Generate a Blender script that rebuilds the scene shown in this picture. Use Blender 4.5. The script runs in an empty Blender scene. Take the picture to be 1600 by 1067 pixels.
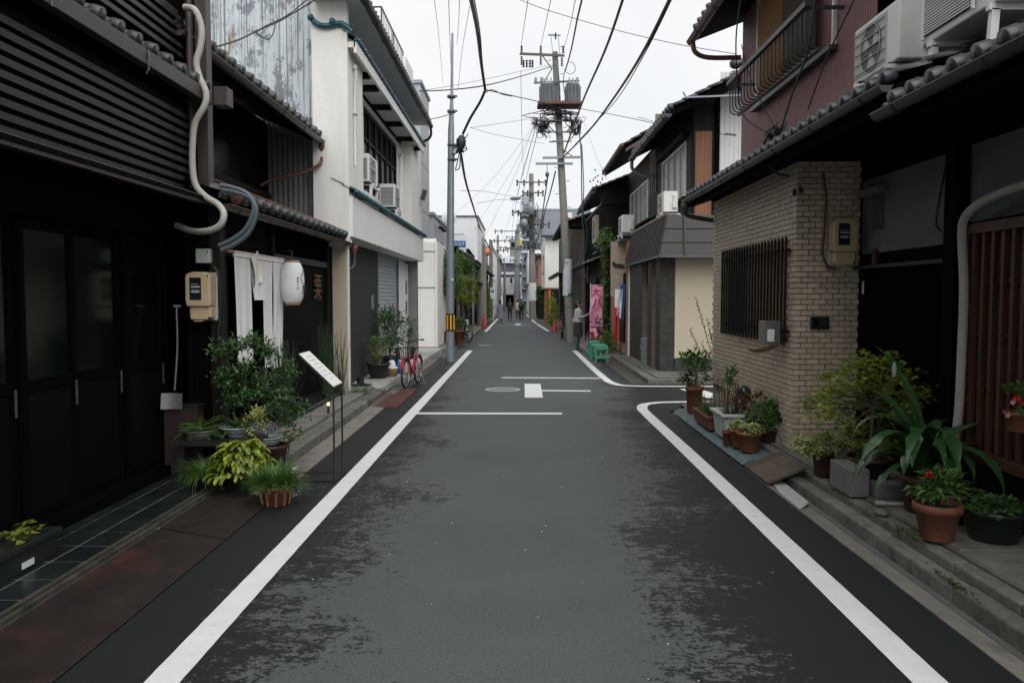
import bpy, bmesh, math, random
from mathutils import Vector, Matrix, Euler
R = math.radians; PI = math.pi
random.seed(11)
S = bpy.context.scene
COL = S.collection
# ------------------------------------------------------------ camera, sky, sun, exposure
F = 1244.0; CX, CY = 800.0, 533.5
cam_d = bpy.data.cameras.new('camera'); cam = bpy.data.objects.new('camera', cam_d); COL.objects.link(cam)
cam_d.sensor_width = 36; cam_d.lens = 28; cam_d.clip_end = 900; cam_d.clip_start = .05
cam.location = (0, 0, 1.6); cam.rotation_euler = (R(90 - 3.243), 0, R(.553))
S.camera = cam
world = bpy.data.worlds.new('World'); S.world = world; world.use_nodes = True
wn = world.node_tree.nodes; wl = world.node_tree.links
bg = wn['Background']
sky = wn.new('ShaderNodeTexSky'); sky.sky_type = 'NISHITA'; sky.sun_disc = False
sky.sun_elevation = R(50); sky.sun_rotation = R(166); sky.dust_density = 4; sky.air_density = 1.0
hs = wn.new('ShaderNodeHueSaturation'); hs.inputs['Saturation'].default_value = .06
wl.new(sky.outputs[0], hs.inputs['Color'])
cl = wn.new('ShaderNodeMix'); cl.data_type = 'RGBA'; cl.inputs[0].default_value = .86
cl.inputs[7].default_value = (11.6, 11.8, 12.0, 1)      # even white cloud cover
ctc = wn.new('ShaderNodeTexCoord'); cno = wn.new('ShaderNodeTexNoise'); cno.inputs['Scale'].default_value = 2.2; cno.inputs['Detail'].default_value = 4
wl.new(ctc.outputs['Generated'], cno.inputs['Vector'])
crp = wn.new('ShaderNodeValToRGB'); crp.color_ramp.elements[0].position = .35; crp.color_ramp.elements[0].color = (10.6, 10.9, 11.3, 1); crp.color_ramp.elements[1].position = .62; crp.color_ramp.elements[1].color = (12.0, 12.1, 12.2, 1)
wl.new(cno.outputs[0], crp.inputs[0]); wl.new(crp.outputs[0], cl.inputs[7])      # faint cloud tone over the whole sky
wl.new(hs.outputs[0], cl.inputs[6]); wl.new(cl.outputs[2], bg.inputs['Color'])
bg.inputs['Strength'].default_value = .0505
sun_d = bpy.data.lights.new('sun', 'SUN'); sun_d.energy = 1.5; sun_d.angle = R(70); sun_d.color = (1, .98, .95)
sun = bpy.data.objects.new('sun', sun_d); COL.objects.link(sun); sun.rotation_euler = (R(40), 0, R(14))
S.view_settings.view_transform = 'Standard'; S.view_settings.look = 'None'
S.view_settings.exposure = 0.86; S.view_settings.gamma = 1; S.view_settings.use_curve_mapping = False

_cr = cam.rotation_euler.to_matrix()
def ray(u, v):
    return _cr @ Vector(((u - CX) / F, -(v - CY) / F, -1))
def atY(u, v, Y):
    d = ray(u, v); return Vector((0, 0, 1.6)) + d * (Y / d.y)
def atZ(u, v, Z):
    d = ray(u, v); return Vector((0, 0, 1.6)) + d * ((Z - 1.6) / d.z)
def atX(u, v, X):
    d = ray(u, v); return Vector((0, 0, 1.6)) + d * (X / d.x)

# ------------------------------------------------------------ materials
MATS = {}
def M(name, col, rough=.7, metal=0, var=.18, sc=6, bump=.15, bsc=60, stain=None, streak=0, rnd=0, trans=0, spec=.5, coat=0, bd=.01):
    """procedural material: base colour broken by coarse noise, fine bump, optional second colour in patches, optional vertical streaks"""
    if name in MATS: return MATS[name]
    m = bpy.data.materials.new(name); m.use_nodes = True; n = m.node_tree.nodes; l = m.node_tree.links
    p = n['Principled BSDF']; geo = n.new('ShaderNodeNewGeometry')
    pos = geo.outputs['Position']
    no = n.new('ShaderNodeTexNoise'); no.inputs['Scale'].default_value = sc; no.inputs['Detail'].default_value = 6
    no.inputs['Roughness'].default_value = .65
    if streak:
        mp = n.new('ShaderNodeMapping'); mp.inputs['Scale'].default_value = (1, 1, streak); l.new(pos, mp.inputs[0]); l.new(mp.outputs[0], no.inputs['Vector'])
    else: l.new(pos, no.inputs['Vector'])
    mr = n.new('ShaderNodeMapRange'); mr.inputs[1].default_value = .3; mr.inputs[2].default_value = .7
    mr.inputs[3].default_value = 1 - var; mr.inputs[4].default_value = 1 + var; l.new(no.outputs[0], mr.inputs[0])
    fac = mr.outputs[0]
    if rnd:
        oi = n.new('ShaderNodeObjectInfo'); r2 = n.new('ShaderNodeMapRange')
        r2.inputs[3].default_value = 1 - rnd; r2.inputs[4].default_value = 1 + rnd; l.new(oi.outputs['Random'], r2.inputs[0])
        mu = n.new('ShaderNodeMath'); mu.operation = 'MULTIPLY'; l.new(fac, mu.inputs[0]); l.new(r2.outputs[0], mu.inputs[1]); fac = mu.outputs[0]
    c1 = n.new('ShaderNodeRGB'); c1.outputs[0].default_value = (*col, 1); base = c1.outputs[0]
    if stain:   # (colour, threshold 0..1, scale, softness)
        s2 = n.new('ShaderNodeTexNoise'); s2.inputs['Scale'].default_value = stain[2]; s2.inputs['Detail'].default_value = 8; s2.inputs['Roughness'].default_value = .7
        if streak: l.new(mp.outputs[0], s2.inputs['Vector'])
        else: l.new(pos, s2.inputs['Vector'])
        m2 = n.new('ShaderNodeMapRange'); m2.inputs[1].default_value = stain[1]; m2.inputs[2].default_value = stain[1] + (stain[3] if len(stain) > 3 else .08)
        l.new(s2.outputs[0], m2.inputs[0])
        mx = n.new('ShaderNodeMix'); mx.data_type = 'RGBA'; l.new(m2.outputs[0], mx.inputs[0]); l.new(base, mx.inputs[6]); mx.inputs[7].default_value = (*stain[0], 1)
        base = mx.outputs[2]
    vm = n.new('ShaderNodeVectorMath'); vm.operation = 'SCALE'; l.new(base, vm.inputs[0]); l.new(fac, vm.inputs['Scale'])
    l.new(vm.outputs[0], p.inputs['Base Color'])
    rr = n.new('ShaderNodeMapRange'); rr.inputs[3].default_value = max(.03, rough - .1); rr.inputs[4].default_value = min(1, rough + .1)
    l.new(no.outputs[0], rr.inputs[0]); l.new(rr.outputs[0], p.inputs['Roughness'])
    p.inputs['Metallic'].default_value = metal; p.inputs['Specular IOR Level'].default_value = spec
    p.inputs['Coat Weight'].default_value = coat
    if bump:
        b = n.new('ShaderNodeBump'); b.inputs['Strength'].default_value = bump; b.inputs['Distance'].default_value = bd
        n3 = n.new('ShaderNodeTexNoise'); n3.inputs['Scale'].default_value = bsc; n3.inputs['Detail'].default_value = 5; l.new(pos, n3.inputs['Vector'])
        l.new(n3.outputs[0], b.inputs['Height']); l.new(b.outputs[0], p.inputs['Normal'])
    if trans:
        out = n['Material Output']; tr = n.new('ShaderNodeBsdfTranslucent'); l.new(vm.outputs[0], tr.inputs[0])
        ms = n.new('ShaderNodeMixShader'); ms.inputs[0].default_value = trans
        l.new(p.outputs[0], ms.inputs[1]); l.new(tr.outputs[0], ms.inputs[2]); l.new(ms.outputs[0], out.inputs[0])
    MATS[name] = m
    return m

def math_node(n, l, op, a, b=None, c=None):
    x = n.new('ShaderNodeMath'); x.operation = op
    for i, q in enumerate((a, b, c)):
        if q is None: continue
        if isinstance(q, (int, float)): x.inputs[i].default_value = q
        else: l.new(q, x.inputs[i])
    return x.outputs[0]

def asphalt_material():
    m = bpy.data.materials.new('asphalt'); m.use_nodes = True; n = m.node_tree.nodes; l = m.node_tree.links
    p = n['Principled BSDF']; geo = n.new('ShaderNodeNewGeometry'); pos = geo.outputs['Position']
    sp = n.new('ShaderNodeSeparateXYZ'); l.new(pos, sp.inputs[0])
    def noise(sc, det=5, ro=.6, vec=None):
        t = n.new('ShaderNodeTexNoise'); t.inputs['Scale'].default_value = sc; t.inputs['Detail'].default_value = det; t.inputs['Roughness'].default_value = ro
        l.new(vec or pos, t.inputs['Vector']); return t.outputs[0]
    mp = n.new('ShaderNodeMapping'); mp.inputs['Scale'].default_value = (1, 1.35, 1); l.new(pos, mp.inputs[0])
    big = noise(.8, 4, .6, mp.outputs[0]); mid = noise(9, 9, .8, mp.outputs[0]); grain = noise(70, 4, .7); mid2 = noise(34, 5, .7, mp.outputs[0]); fine = noise(160, 3); grit = noise(420, 2)
    # damp where drainage runs: along both edges, ragged at its border, and in pools of the near right lane
    ax = math_node(n, l, 'ABSOLUTE', math_node(n, l, 'SUBTRACT', sp.outputs[0], .12))
    w = math_node(n, l, 'ADD', math_node(n, l, 'MULTIPLY', ax, .72), math_node(n, l, 'MULTIPLY', math_node(n, l, 'SUBTRACT', big, .5), 1.5))
    w = math_node(n, l, 'ADD', w, math_node(n, l, 'MULTIPLY', math_node(n, l, 'SUBTRACT', mid, .5), 2.3))
    w = math_node(n, l, 'ADD', w, math_node(n, l, 'MULTIPLY', math_node(n, l, 'SUBTRACT', mid2, .5), 1.5))
    nearr = n.new('ShaderNodeMapRange'); nearr.inputs[1].default_value = 8; nearr.inputs[2].default_value = 3; nearr.inputs[3].default_value = 0; nearr.inputs[4].default_value = .50; l.new(sp.outputs[1], nearr.inputs[0])
    rt = n.new('ShaderNodeMapRange'); rt.inputs[1].default_value = -.1; rt.inputs[2].default_value = .7; rt.inputs[3].default_value = 0; rt.inputs[4].default_value = 1; l.new(sp.outputs[0], rt.inputs[0])
    w = math_node(n, l, 'ADD', w, math_node(n, l, 'MULTIPLY', nearr.outputs[0], rt.outputs[0]))
    far = n.new('ShaderNodeMapRange'); far.inputs[1].default_value = 9; far.inputs[2].default_value = 22; far.inputs[3].default_value = 0; far.inputs[4].default_value = .5; l.new(sp.outputs[1], far.inputs[0])
    w = math_node(n, l, 'SUBTRACT', w, far.outputs[0])
    mk = n.new('ShaderNodeMapRange'); mk.inputs[1].default_value = .84; mk.inputs[2].default_value = .88; l.new(w, mk.inputs[0]); wet = mk.outputs[0]
    gr = n.new('ShaderNodeValToRGB'); l.new(fine, gr.inputs[0])
    gr.color_ramp.elements[0].position = .3; gr.color_ramp.elements[0].color = (.044, .049, .051, 1)
    gr.color_ramp.elements[1].position = .72; gr.color_ramp.elements[1].color = (.118, .128, .129, 1)
    e = gr.color_ramp.elements.new(.9); e.color = (.2, .2, .2, 1)
    pt = n.new('ShaderNodeMapRange'); pt.inputs[1].default_value = .3; pt.inputs[2].default_value = .7; pt.inputs[3].default_value = .88; pt.inputs[4].default_value = 1.1; l.new(big, pt.inputs[0])
    dk = n.new('ShaderNodeMapRange'); dk.inputs[3].default_value = 1; dk.inputs[4].default_value = .16; l.new(wet, dk.inputs[0])
    f2 = math_node(n, l, 'MULTIPLY', pt.outputs[0], dk.outputs[0])
    gm_ = n.new('ShaderNodeMapRange'); gm_.inputs[1].default_value = .3; gm_.inputs[2].default_value = .7; gm_.inputs[3].default_value = .72; gm_.inputs[4].default_value = 1.3; l.new(grain, gm_.inputs[0]); f2 = math_node(n, l, 'MULTIPLY', f2, gm_.outputs[0])
    vm = n.new('ShaderNodeVectorMath'); vm.operation = 'SCALE'; l.new(gr.outputs[0], vm.inputs[0]); l.new(f2, vm.inputs['Scale']); l.new(vm.outputs[0], p.inputs['Base Color'])
    ro = n.new('ShaderNodeMapRange'); ro.inputs[3].default_value = .78; ro.inputs[4].default_value = .6; l.new(wet, ro.inputs[0]); l.new(ro.outputs[0], p.inputs['Roughness'])
    p.inputs['Specular IOR Level'].default_value = .25
    b = n.new('ShaderNodeBump'); b.inputs['Strength'].default_value = .5; b.inputs['Distance'].default_value = .004
    l.new(math_node(n, l, 'ADD', fine, grit), b.inputs['Height']); l.new(b.outputs[0], p.inputs['Normal'])
    return m

def peel(m):
    """flaking paint: exposed grey metal in ragged patches, rust running down"""
    n = m.node_tree.nodes; l = m.node_tree.links; p = n['Principled BSDF']; pos = n['Geometry'].outputs['Position']
    def nz(vec_scale, sc, det, ro, lo, hi):
        mp = n.new('ShaderNodeMapping'); mp.inputs['Scale'].default_value = vec_scale; l.new(pos, mp.inputs[0])
        t = n.new('ShaderNodeTexNoise'); t.inputs['Scale'].default_value = sc; t.inputs['Detail'].default_value = det; t.inputs['Roughness'].default_value = ro; l.new(mp.outputs[0], t.inputs['Vector'])
        r_ = n.new('ShaderNodeMapRange'); r_.inputs[1].default_value = lo; r_.inputs[2].default_value = hi; l.new(t.outputs[0], r_.inputs[0]); return r_.outputs[0]
    col = p.inputs['Base Color'].links[0].from_socket
    for f_, c_ in ((nz((1, 1, .8), 3.2, 12, .82, .52, .55), (.20, .225, .25, 1)), (nz((6, 6, .6), 2.0, 8, .7, .57, .66), (.22, .12, .08, 1)), (nz((34, 34, .35), 1.0, 4, .6, .54, .60), (.17, .19, .205, 1))):
        mx = n.new('ShaderNodeMix'); mx.data_type = 'RGBA'; l.new(f_, mx.inputs[0]); l.new(col, mx.inputs[6]); mx.inputs[7].default_value = c_; col = mx.outputs[2]
    l.new(col, p.inputs['Base Color'])

def wave_bump(m, scale, strength, axis='X', dist=.004, kind='checker'):
    """diamond tread relief for steel cover plates"""
    n = m.node_tree.nodes; l = m.node_tree.links; p = n['Principled BSDF']
    geo = n.new('ShaderNodeNewGeometry'); hs_ = []
    for ang in (R(45), R(-45)):
        mp = n.new('ShaderNodeMapping'); mp.inputs['Rotation'].default_value = (0, 0, ang); l.new(geo.outputs['Position'], mp.inputs[0])
        w = n.new('ShaderNodeTexWave'); w.inputs['Scale'].default_value = scale; w.inputs['Distortion'].default_value = .3; l.new(mp.outputs[0], w.inputs['Vector']); hs_.append(w.outputs[1])
    h = math_node(n, l, 'MULTIPLY', hs_[0], hs_[1])
    b = n.new('ShaderNodeBump'); b.inputs['Strength'].default_value = strength; b.inputs['Distance'].default_value = dist
    l.new(h, b.inputs['Height']); l.new(b.outputs[0], p.inputs['Normal'])

def glass_mat(name, col, rough=.06, spec=.6):
    m = M(name, col, rough, var=.25, sc=1.5, bump=.02, bsc=3, spec=spec)
    return m

asphalt = asphalt_material()
paint = M('road_paint', (.64, .65, .65), .6, var=.06, sc=7, bump=.5, bsc=150, stain=((.36, .36, .355), .60, 16, .16), bd=.004)
concrete = M('concrete', (.17, .16, .14), .85, var=.22, sc=5, bump=.5, bsc=50, stain=((.09, .085, .07), .52, 3.5, .2))
kerbmat = M('kerb_concrete', (.135, .13, .115), .85, var=.3, sc=9, bump=.6, bsc=70, stain=((.05, .055, .035), .5, 5, .2), rnd=.18)
wetcon = M('channel_concrete', (.06, .056, .045), .5, var=.3, sc=9, bump=.5, bsc=50, stain=((.02, .022, .014), .5, 5, .2))
paleslab = M('pale_slab', (.34, .34, .33), .8, var=.15, sc=9, bump=.3, rnd=.1)
steel_red = M('rusty_plate', (.026, .018, .0165), .5, metal=.25, var=.25, sc=5, bump=0, stain=((.085, .028, .020), .55, 1.8, .2))
wave_bump(steel_red, 17, .8, dist=.003)
grate_red = M('red_grate', (.13, .05, .04), .6, metal=.2, var=.3, sc=20, stain=((.06, .04, .035), .55, 12))
slate = M('slate_tile', (.011, .016, .016), .33, var=.3, sc=10, bump=.4, bsc=25, rnd=.3)
grout = M('grout', (.15, .15, .14), .8, var=.3)
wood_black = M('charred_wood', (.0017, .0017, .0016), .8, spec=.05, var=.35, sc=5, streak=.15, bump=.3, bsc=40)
wood_dark = M('dark_wood', (.0075, .0062, .0056), .65, spec=.2, var=.35, sc=8, streak=.12, bump=.3, bsc=40, rnd=.15)
wood_brown = M('brown_wood', (.065, .024, .011), .55, var=.4, sc=14, streak=.1, bump=.3, bsc=60, rnd=.2)
wood_orange = M('orange_panel', (.19, .078, .036), .6, var=.18, sc=10, streak=.1, bump=.2)
wood_ramp = M('weathered_board', (.062, .043, .03), .7, var=.45, sc=18, bump=.5, bsc=60, rnd=.25)
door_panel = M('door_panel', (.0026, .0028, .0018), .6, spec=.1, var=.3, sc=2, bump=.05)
brown_metal = M('brown_metal', (.042, .031, .029), .45, metal=.0, var=.15, sc=6, bump=.08, rnd=.1)
louver = M('louver_metal', (.029, .024, .023), .4, var=.15, sc=4, bump=.05, rnd=.08)
white_wall = M('white_stucco', (.74, .725, .69), .9, var=.09, sc=4, streak=.14, bump=.5, bsc=35, stain=((.50, .48, .44), .60, 4, .2))
white_smooth = M('white_board', (.72, .72, .70), .7, var=.05, sc=5, streak=.1, bump=.08, stain=((.5, .5, .48), .58, 6, .2))
grey_wall = M('dark_grey_wall', (.024, .028, .029), .75, var=.12, sc=3, bump=.25, bsc=50)
grey_block = M('grey_block', (.17, .18, .19), .8, var=.12, sc=3, bump=.2)
grey_panel = M('grey_cladding', (.38, .40, .42), .7, var=.06, sc=2, bump=.1)
blue_grey = M('blue_grey_cladding', (.22, .25, .28), .7, var=.05, sc=.4, bump=.05)
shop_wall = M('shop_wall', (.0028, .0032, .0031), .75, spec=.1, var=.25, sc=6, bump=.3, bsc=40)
dim_plaster = M('dim_plaster', (.135, .145, .155), .9, var=.2, sc=2.5, bump=.3, stain=((.085, .09, .095), .55, 2, .25))
beige = M('beige_plaster', (.46, .40, .30), .85, var=.05, sc=2, bump=.2, bsc=60)
beige_board = M('beige_board', (.36, .30, .24), .8, var=.1, sc=2, bump=.1)
corr_old = M('peeling_corrugated_steel', (.52, .575, .60), .6, var=.12, sc=2.2, bump=.2, bsc=60)
peel(corr_old)
corr_shaded = M('shaded_corrugated_steel', (.17, .175, .17), .6, var=.25, sc=5, streak=.2, bump=.2, stain=((.1, .06, .04), .62, 5, .1))  # eave shade put into a darker base colour; rust streaks are real
corr_pink = M('pink_corrugated_steel', (.225, .10, .10), .55, var=.1, sc=1.6, bump=.1, stain=((.16, .07, .07), .6, 2, .25))
corr_white = M('white_corrugated_steel', (.62, .63, .64), .6, var=.06, sc=2, bump=.1)
dark_clad = M('dark_cladding', (.032, .028, .028), .55, var=.25, sc=9, bump=.25, bsc=40, rnd=.12)
dark_tile = M('dark_wall_tile', (.026, .021, .020), .6, var=.3, sc=14, bump=.4, rnd=.3)
teal = M('teal_glazed_tile', (.012, .082, .098), .28, var=.35, sc=8, bump=.1, rnd=.3, stain=((.01, .03, .034), .55, 8))
kawara = M('grey_roof_tile', (.042, .046, .050), .38, var=.3, sc=10, bump=.2, rnd=.3, stain=((.022, .023, .022), .55, 9))
kawara_brown = M('brown_roof_tile', (.06, .042, .036), .5, var=.3, sc=10, bump=.2, rnd=.3)
gutter_m = M('gutter_brown', (.045, .031, .028), .4, var=.2, sc=6, bump=.05)
gutter_d = M('gutter_dark', (.030, .031, .032), .38, var=.2, sc=6, bump=.05)
rust_pipe = M('rust_red_pipe', (.12, .045, .032), .55, var=.3, sc=12)
glass_dark = glass_mat('dark_glass', (.002, .0045, .004), .14, .22)
glass_sky = glass_mat('window_glass', (.05, .06, .06), .04, .9)
glass_frost = glass_mat('frosted_glass', (.16, .185, .175), .3, .6)
curtain_w = M('curtain', (.35, .36, .36), .9, var=.15, sc=12, streak=.1)
brick_m = M('beige_brick', (.50, .415, .315), .6, var=.18, sc=9, bump=.4, bsc=90, rnd=.14, stain=((.36, .30, .23), .55, 3, .25))
mortar = M('mortar', (.19, .155, .115), .9, var=.2)
terra = M('terracotta', (.155, .056, .03), .75, var=.2, sc=14, bump=.3, rnd=.15, stain=((.26, .15, .11), .64, 7, .12))
terra_plastic = M('terracotta_plastic', (.19, .075, .05), .5, var=.1, sc=9, bump=.1)
pot_brown = M('brown_pot', (.05, .022, .018), .5, var=.25, sc=12)
pot_dark = M('dark_pot', (.012, .016, .017), .4, var=.2, sc=12)
pot_grey = M('grey_pot', (.14, .145, .14), .7, var=.2, sc=12)
pot_glaze = M('pale_blue_pot', (.30, .34, .36), .35, var=.2, sc=9)
planter_white = M('mossy_white_planter', (.42, .46, .43), .6, var=.12, sc=9, stain=((.10, .14, .09), .56, 7, .14))
soil = M('soil', (.020, .014, .010), .95, var=.4, sc=60, bump=1, bsc=80)
leaf_dark = M('dark_leaf', (.05, .115, .034), .38, var=.45, sc=22, bump=0, trans=.2)
leaf_mid = M('green_leaf', (.07, .15, .028), .42, var=.45, sc=20, bump=0, trans=.25)
leaf_lime = M('lime_leaf', (.33, .35, .03), .45, var=.35, sc=16, bump=0, trans=.3, rnd=.35, stain=((.07, .15, .018), .44, 22, .12))
leaf_varieg = M('variegated_leaf', (.17, .26, .05), .45, var=.2, sc=30, bump=0, trans=.2, stain=((.60, .62, .34), .50, 45, .08))
leaf_yellow = M('maple_leaf', (.20, .25, .03), .5, var=.4, sc=14, bump=0, trans=.35)
leaf_red = M('reddish_leaf', (.10, .065, .02), .5, var=.4, sc=14, bump=0, trans=.3)
leaf_strap = M('strap_leaf', (.03, .082, .026), .32, var=.3, sc=12, bump=.1, trans=.12)
stem_green = M('green_stem', (.03, .06, .025), .5, var=.3, sc=30)
bark = M('bark', (.10, .08, .062), .85, var=.3, sc=30, bump=.5)
flower_red = M('red_petal', (.45, .012, .012), .5, var=.2, sc=40)
flower_pink = M('pink_petal', (.55, .22, .26), .5, var=.2, sc=40)
flower_white = M('white_petal', (.55, .52, .45), .6, var=.1, sc=40)
cloth_white = M('white_cloth', (.86, .86, .85), .9, var=.06, sc=9, bump=.3, bsc=400, trans=.12, bd=.002)
cloth_cream = M('cream_cloth', (.78, .74, .62), .9, var=.06, sc=9, bump=.3, bsc=400, bd=.002)
paper = M('lantern_paper', (.78, .79, .80), .7, var=.04, sc=9, bump=.1, trans=.15)
cream_plastic = M('cream_plastic', (.48, .37, .23), .35, var=.05, sc=6, bump=.02)
pale_plastic = M('pale_green_plastic', (.36, .42, .37), .4, var=.06, sc=8, bump=.02)
white_plastic = M('white_plastic', (.72, .72, .69), .4, var=.06, sc=5, bump=.03, stain=((.5, .48, .43), .62, 4, .15))
ac_dark = M('fan_opening', (.05, .055, .055), .5, var=.1)
ac_grey = M('grille_grey', (.42, .43, .42), .5, var=.1)
hose_white = M('white_lagging', (.40, .385, .35), .6, var=.12, sc=20, bump=.3, bsc=90)
conduit = M('blue_grey_conduit', (.075, .095, .11), .4, var=.12, sc=14)
black_metal = M('black_metal', (.012, .012, .013), .4, var=.2, sc=14, bump=.05)
galv = M('galvanised_steel', (.22, .25, .28), .42, metal=.35, var=.12, sc=9, bump=.05)
galv_dark = M('weathered_steel', (.10, .11, .115), .45, metal=.4, var=.2, sc=12)
rubber = M('rubber', (.010, .010, .010), .7, var=.2)
chrome = M('chrome', (.55, .56, .57), .2, metal=1, var=.1)
red_paint = M('red_paint', (.35, .012, .018), .3, var=.1, coat=.4)
red_plastic = M('red_plastic', (.38, .035, .02), .5, var=.1)
green_paint = M('mint_paint', (.06, .30, .20), .5, var=.12, sc=9, stain=((.04, .16, .11), .6, 9))
orange = M('orange_cloth', (.55, .10, .03), .8, var=.1)
yellow_band = M('yellow_band', (.72, .36, .01), .5, var=.06)
sign_blue = M('sign_blue', (.03, .10, .32), .4, var=.05)
sign_white = M('sign_white', (.66, .68, .68), .45, var=.05)
sign_green = M('sign_green', (.02, .12, .07), .45)
pink_cloth = M('pink_cloth', (.85, .38, .56), .85, var=.12, sc=9, trans=.15)
crimson = M('crimson', (.42, .015, .05), .8)
blue_cloth = M('blue_cloth', (.02, .10, .30), .85)
red_cloth = M('red_cloth', (.50, .02, .015), .85)
pole_conc = M('pole_concrete', (.20, .195, .18), .8, var=.16, sc=5, bump=.3, stain=((.13, .12, .10), .56, 3, .2))
transformer = M('transformer_grey', (.20, .22, .24), .45, metal=.2, var=.1)
porcelain = M('porcelain', (.35, .35, .34), .3)
cable_m = M('black_cable', (.012, .013, .014), .5, bump=0)
cable_thin = M('thin_wire', (.14, .15, .16), .5, bump=0)
cable_teal = M('teal_cable', (.012, .05, .058), .5, bump=0)
skin_m = M('skin', (.42, .25, .18), .55, var=.05, bump=0)
hair_m = M('black_hair', (.010, .009, .008), .5, bump=.3)
bamboo = M('bamboo_blind', (.30, .15, .055), .7, var=.35, sc=30, bump=.4)
bamboo_dim = M('dark_bamboo_blind', (.085, .08, .07), .75, var=.3, sc=30, bump=.4)
reed = M('reed_screen', (.30, .17, .07), .75, var=.35, sc=25, bump=.4)
gold = M('gold_leaf', (.15, .10, .04), .35, metal=.5, var=.2)
wood_pale = M('pale_wood', (.34, .20, .10), .6, var=.15, sc=12)
ink = M('ink', (.012, .012, .012), .7, bump=0)
grey_ink = M('grey_print', (.46, .47, .48), .6, bump=0)
pebble_m = M('pebble', (.08, .09, .10), .6, var=.4, sc=45, rnd=.4)
stone_m = M('garden_stone', (.12, .125, .12), .8, var=.3, sc=9, bump=.5)
moss_m = M('moss', (.045, .07, .018), .95, var=.4, sc=40, bump=1)
blue_slab = M('blue_painted_slab', (.085, .12, .13), .7, var=.25, sc=7, bump=.4, stain=((.16, .15, .13), .58, 8, .15))
pinkish = M('pink_brown_render', (.33, .16, .13), .8, var=.1)
brownwall = M('brown_render', (.20, .12, .085), .8, var=.15)
end_wall = M('hazed_white', (.66, .68, .70), .8, var=.08, sc=.6)  # far walls lightened: the whitening of distant haze is put into this colour
end_grey = M('hazed_grey', (.42, .45, .48), .8, var=.1, sc=.6)  # grey of the far walls, also raised to carry the haze
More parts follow.
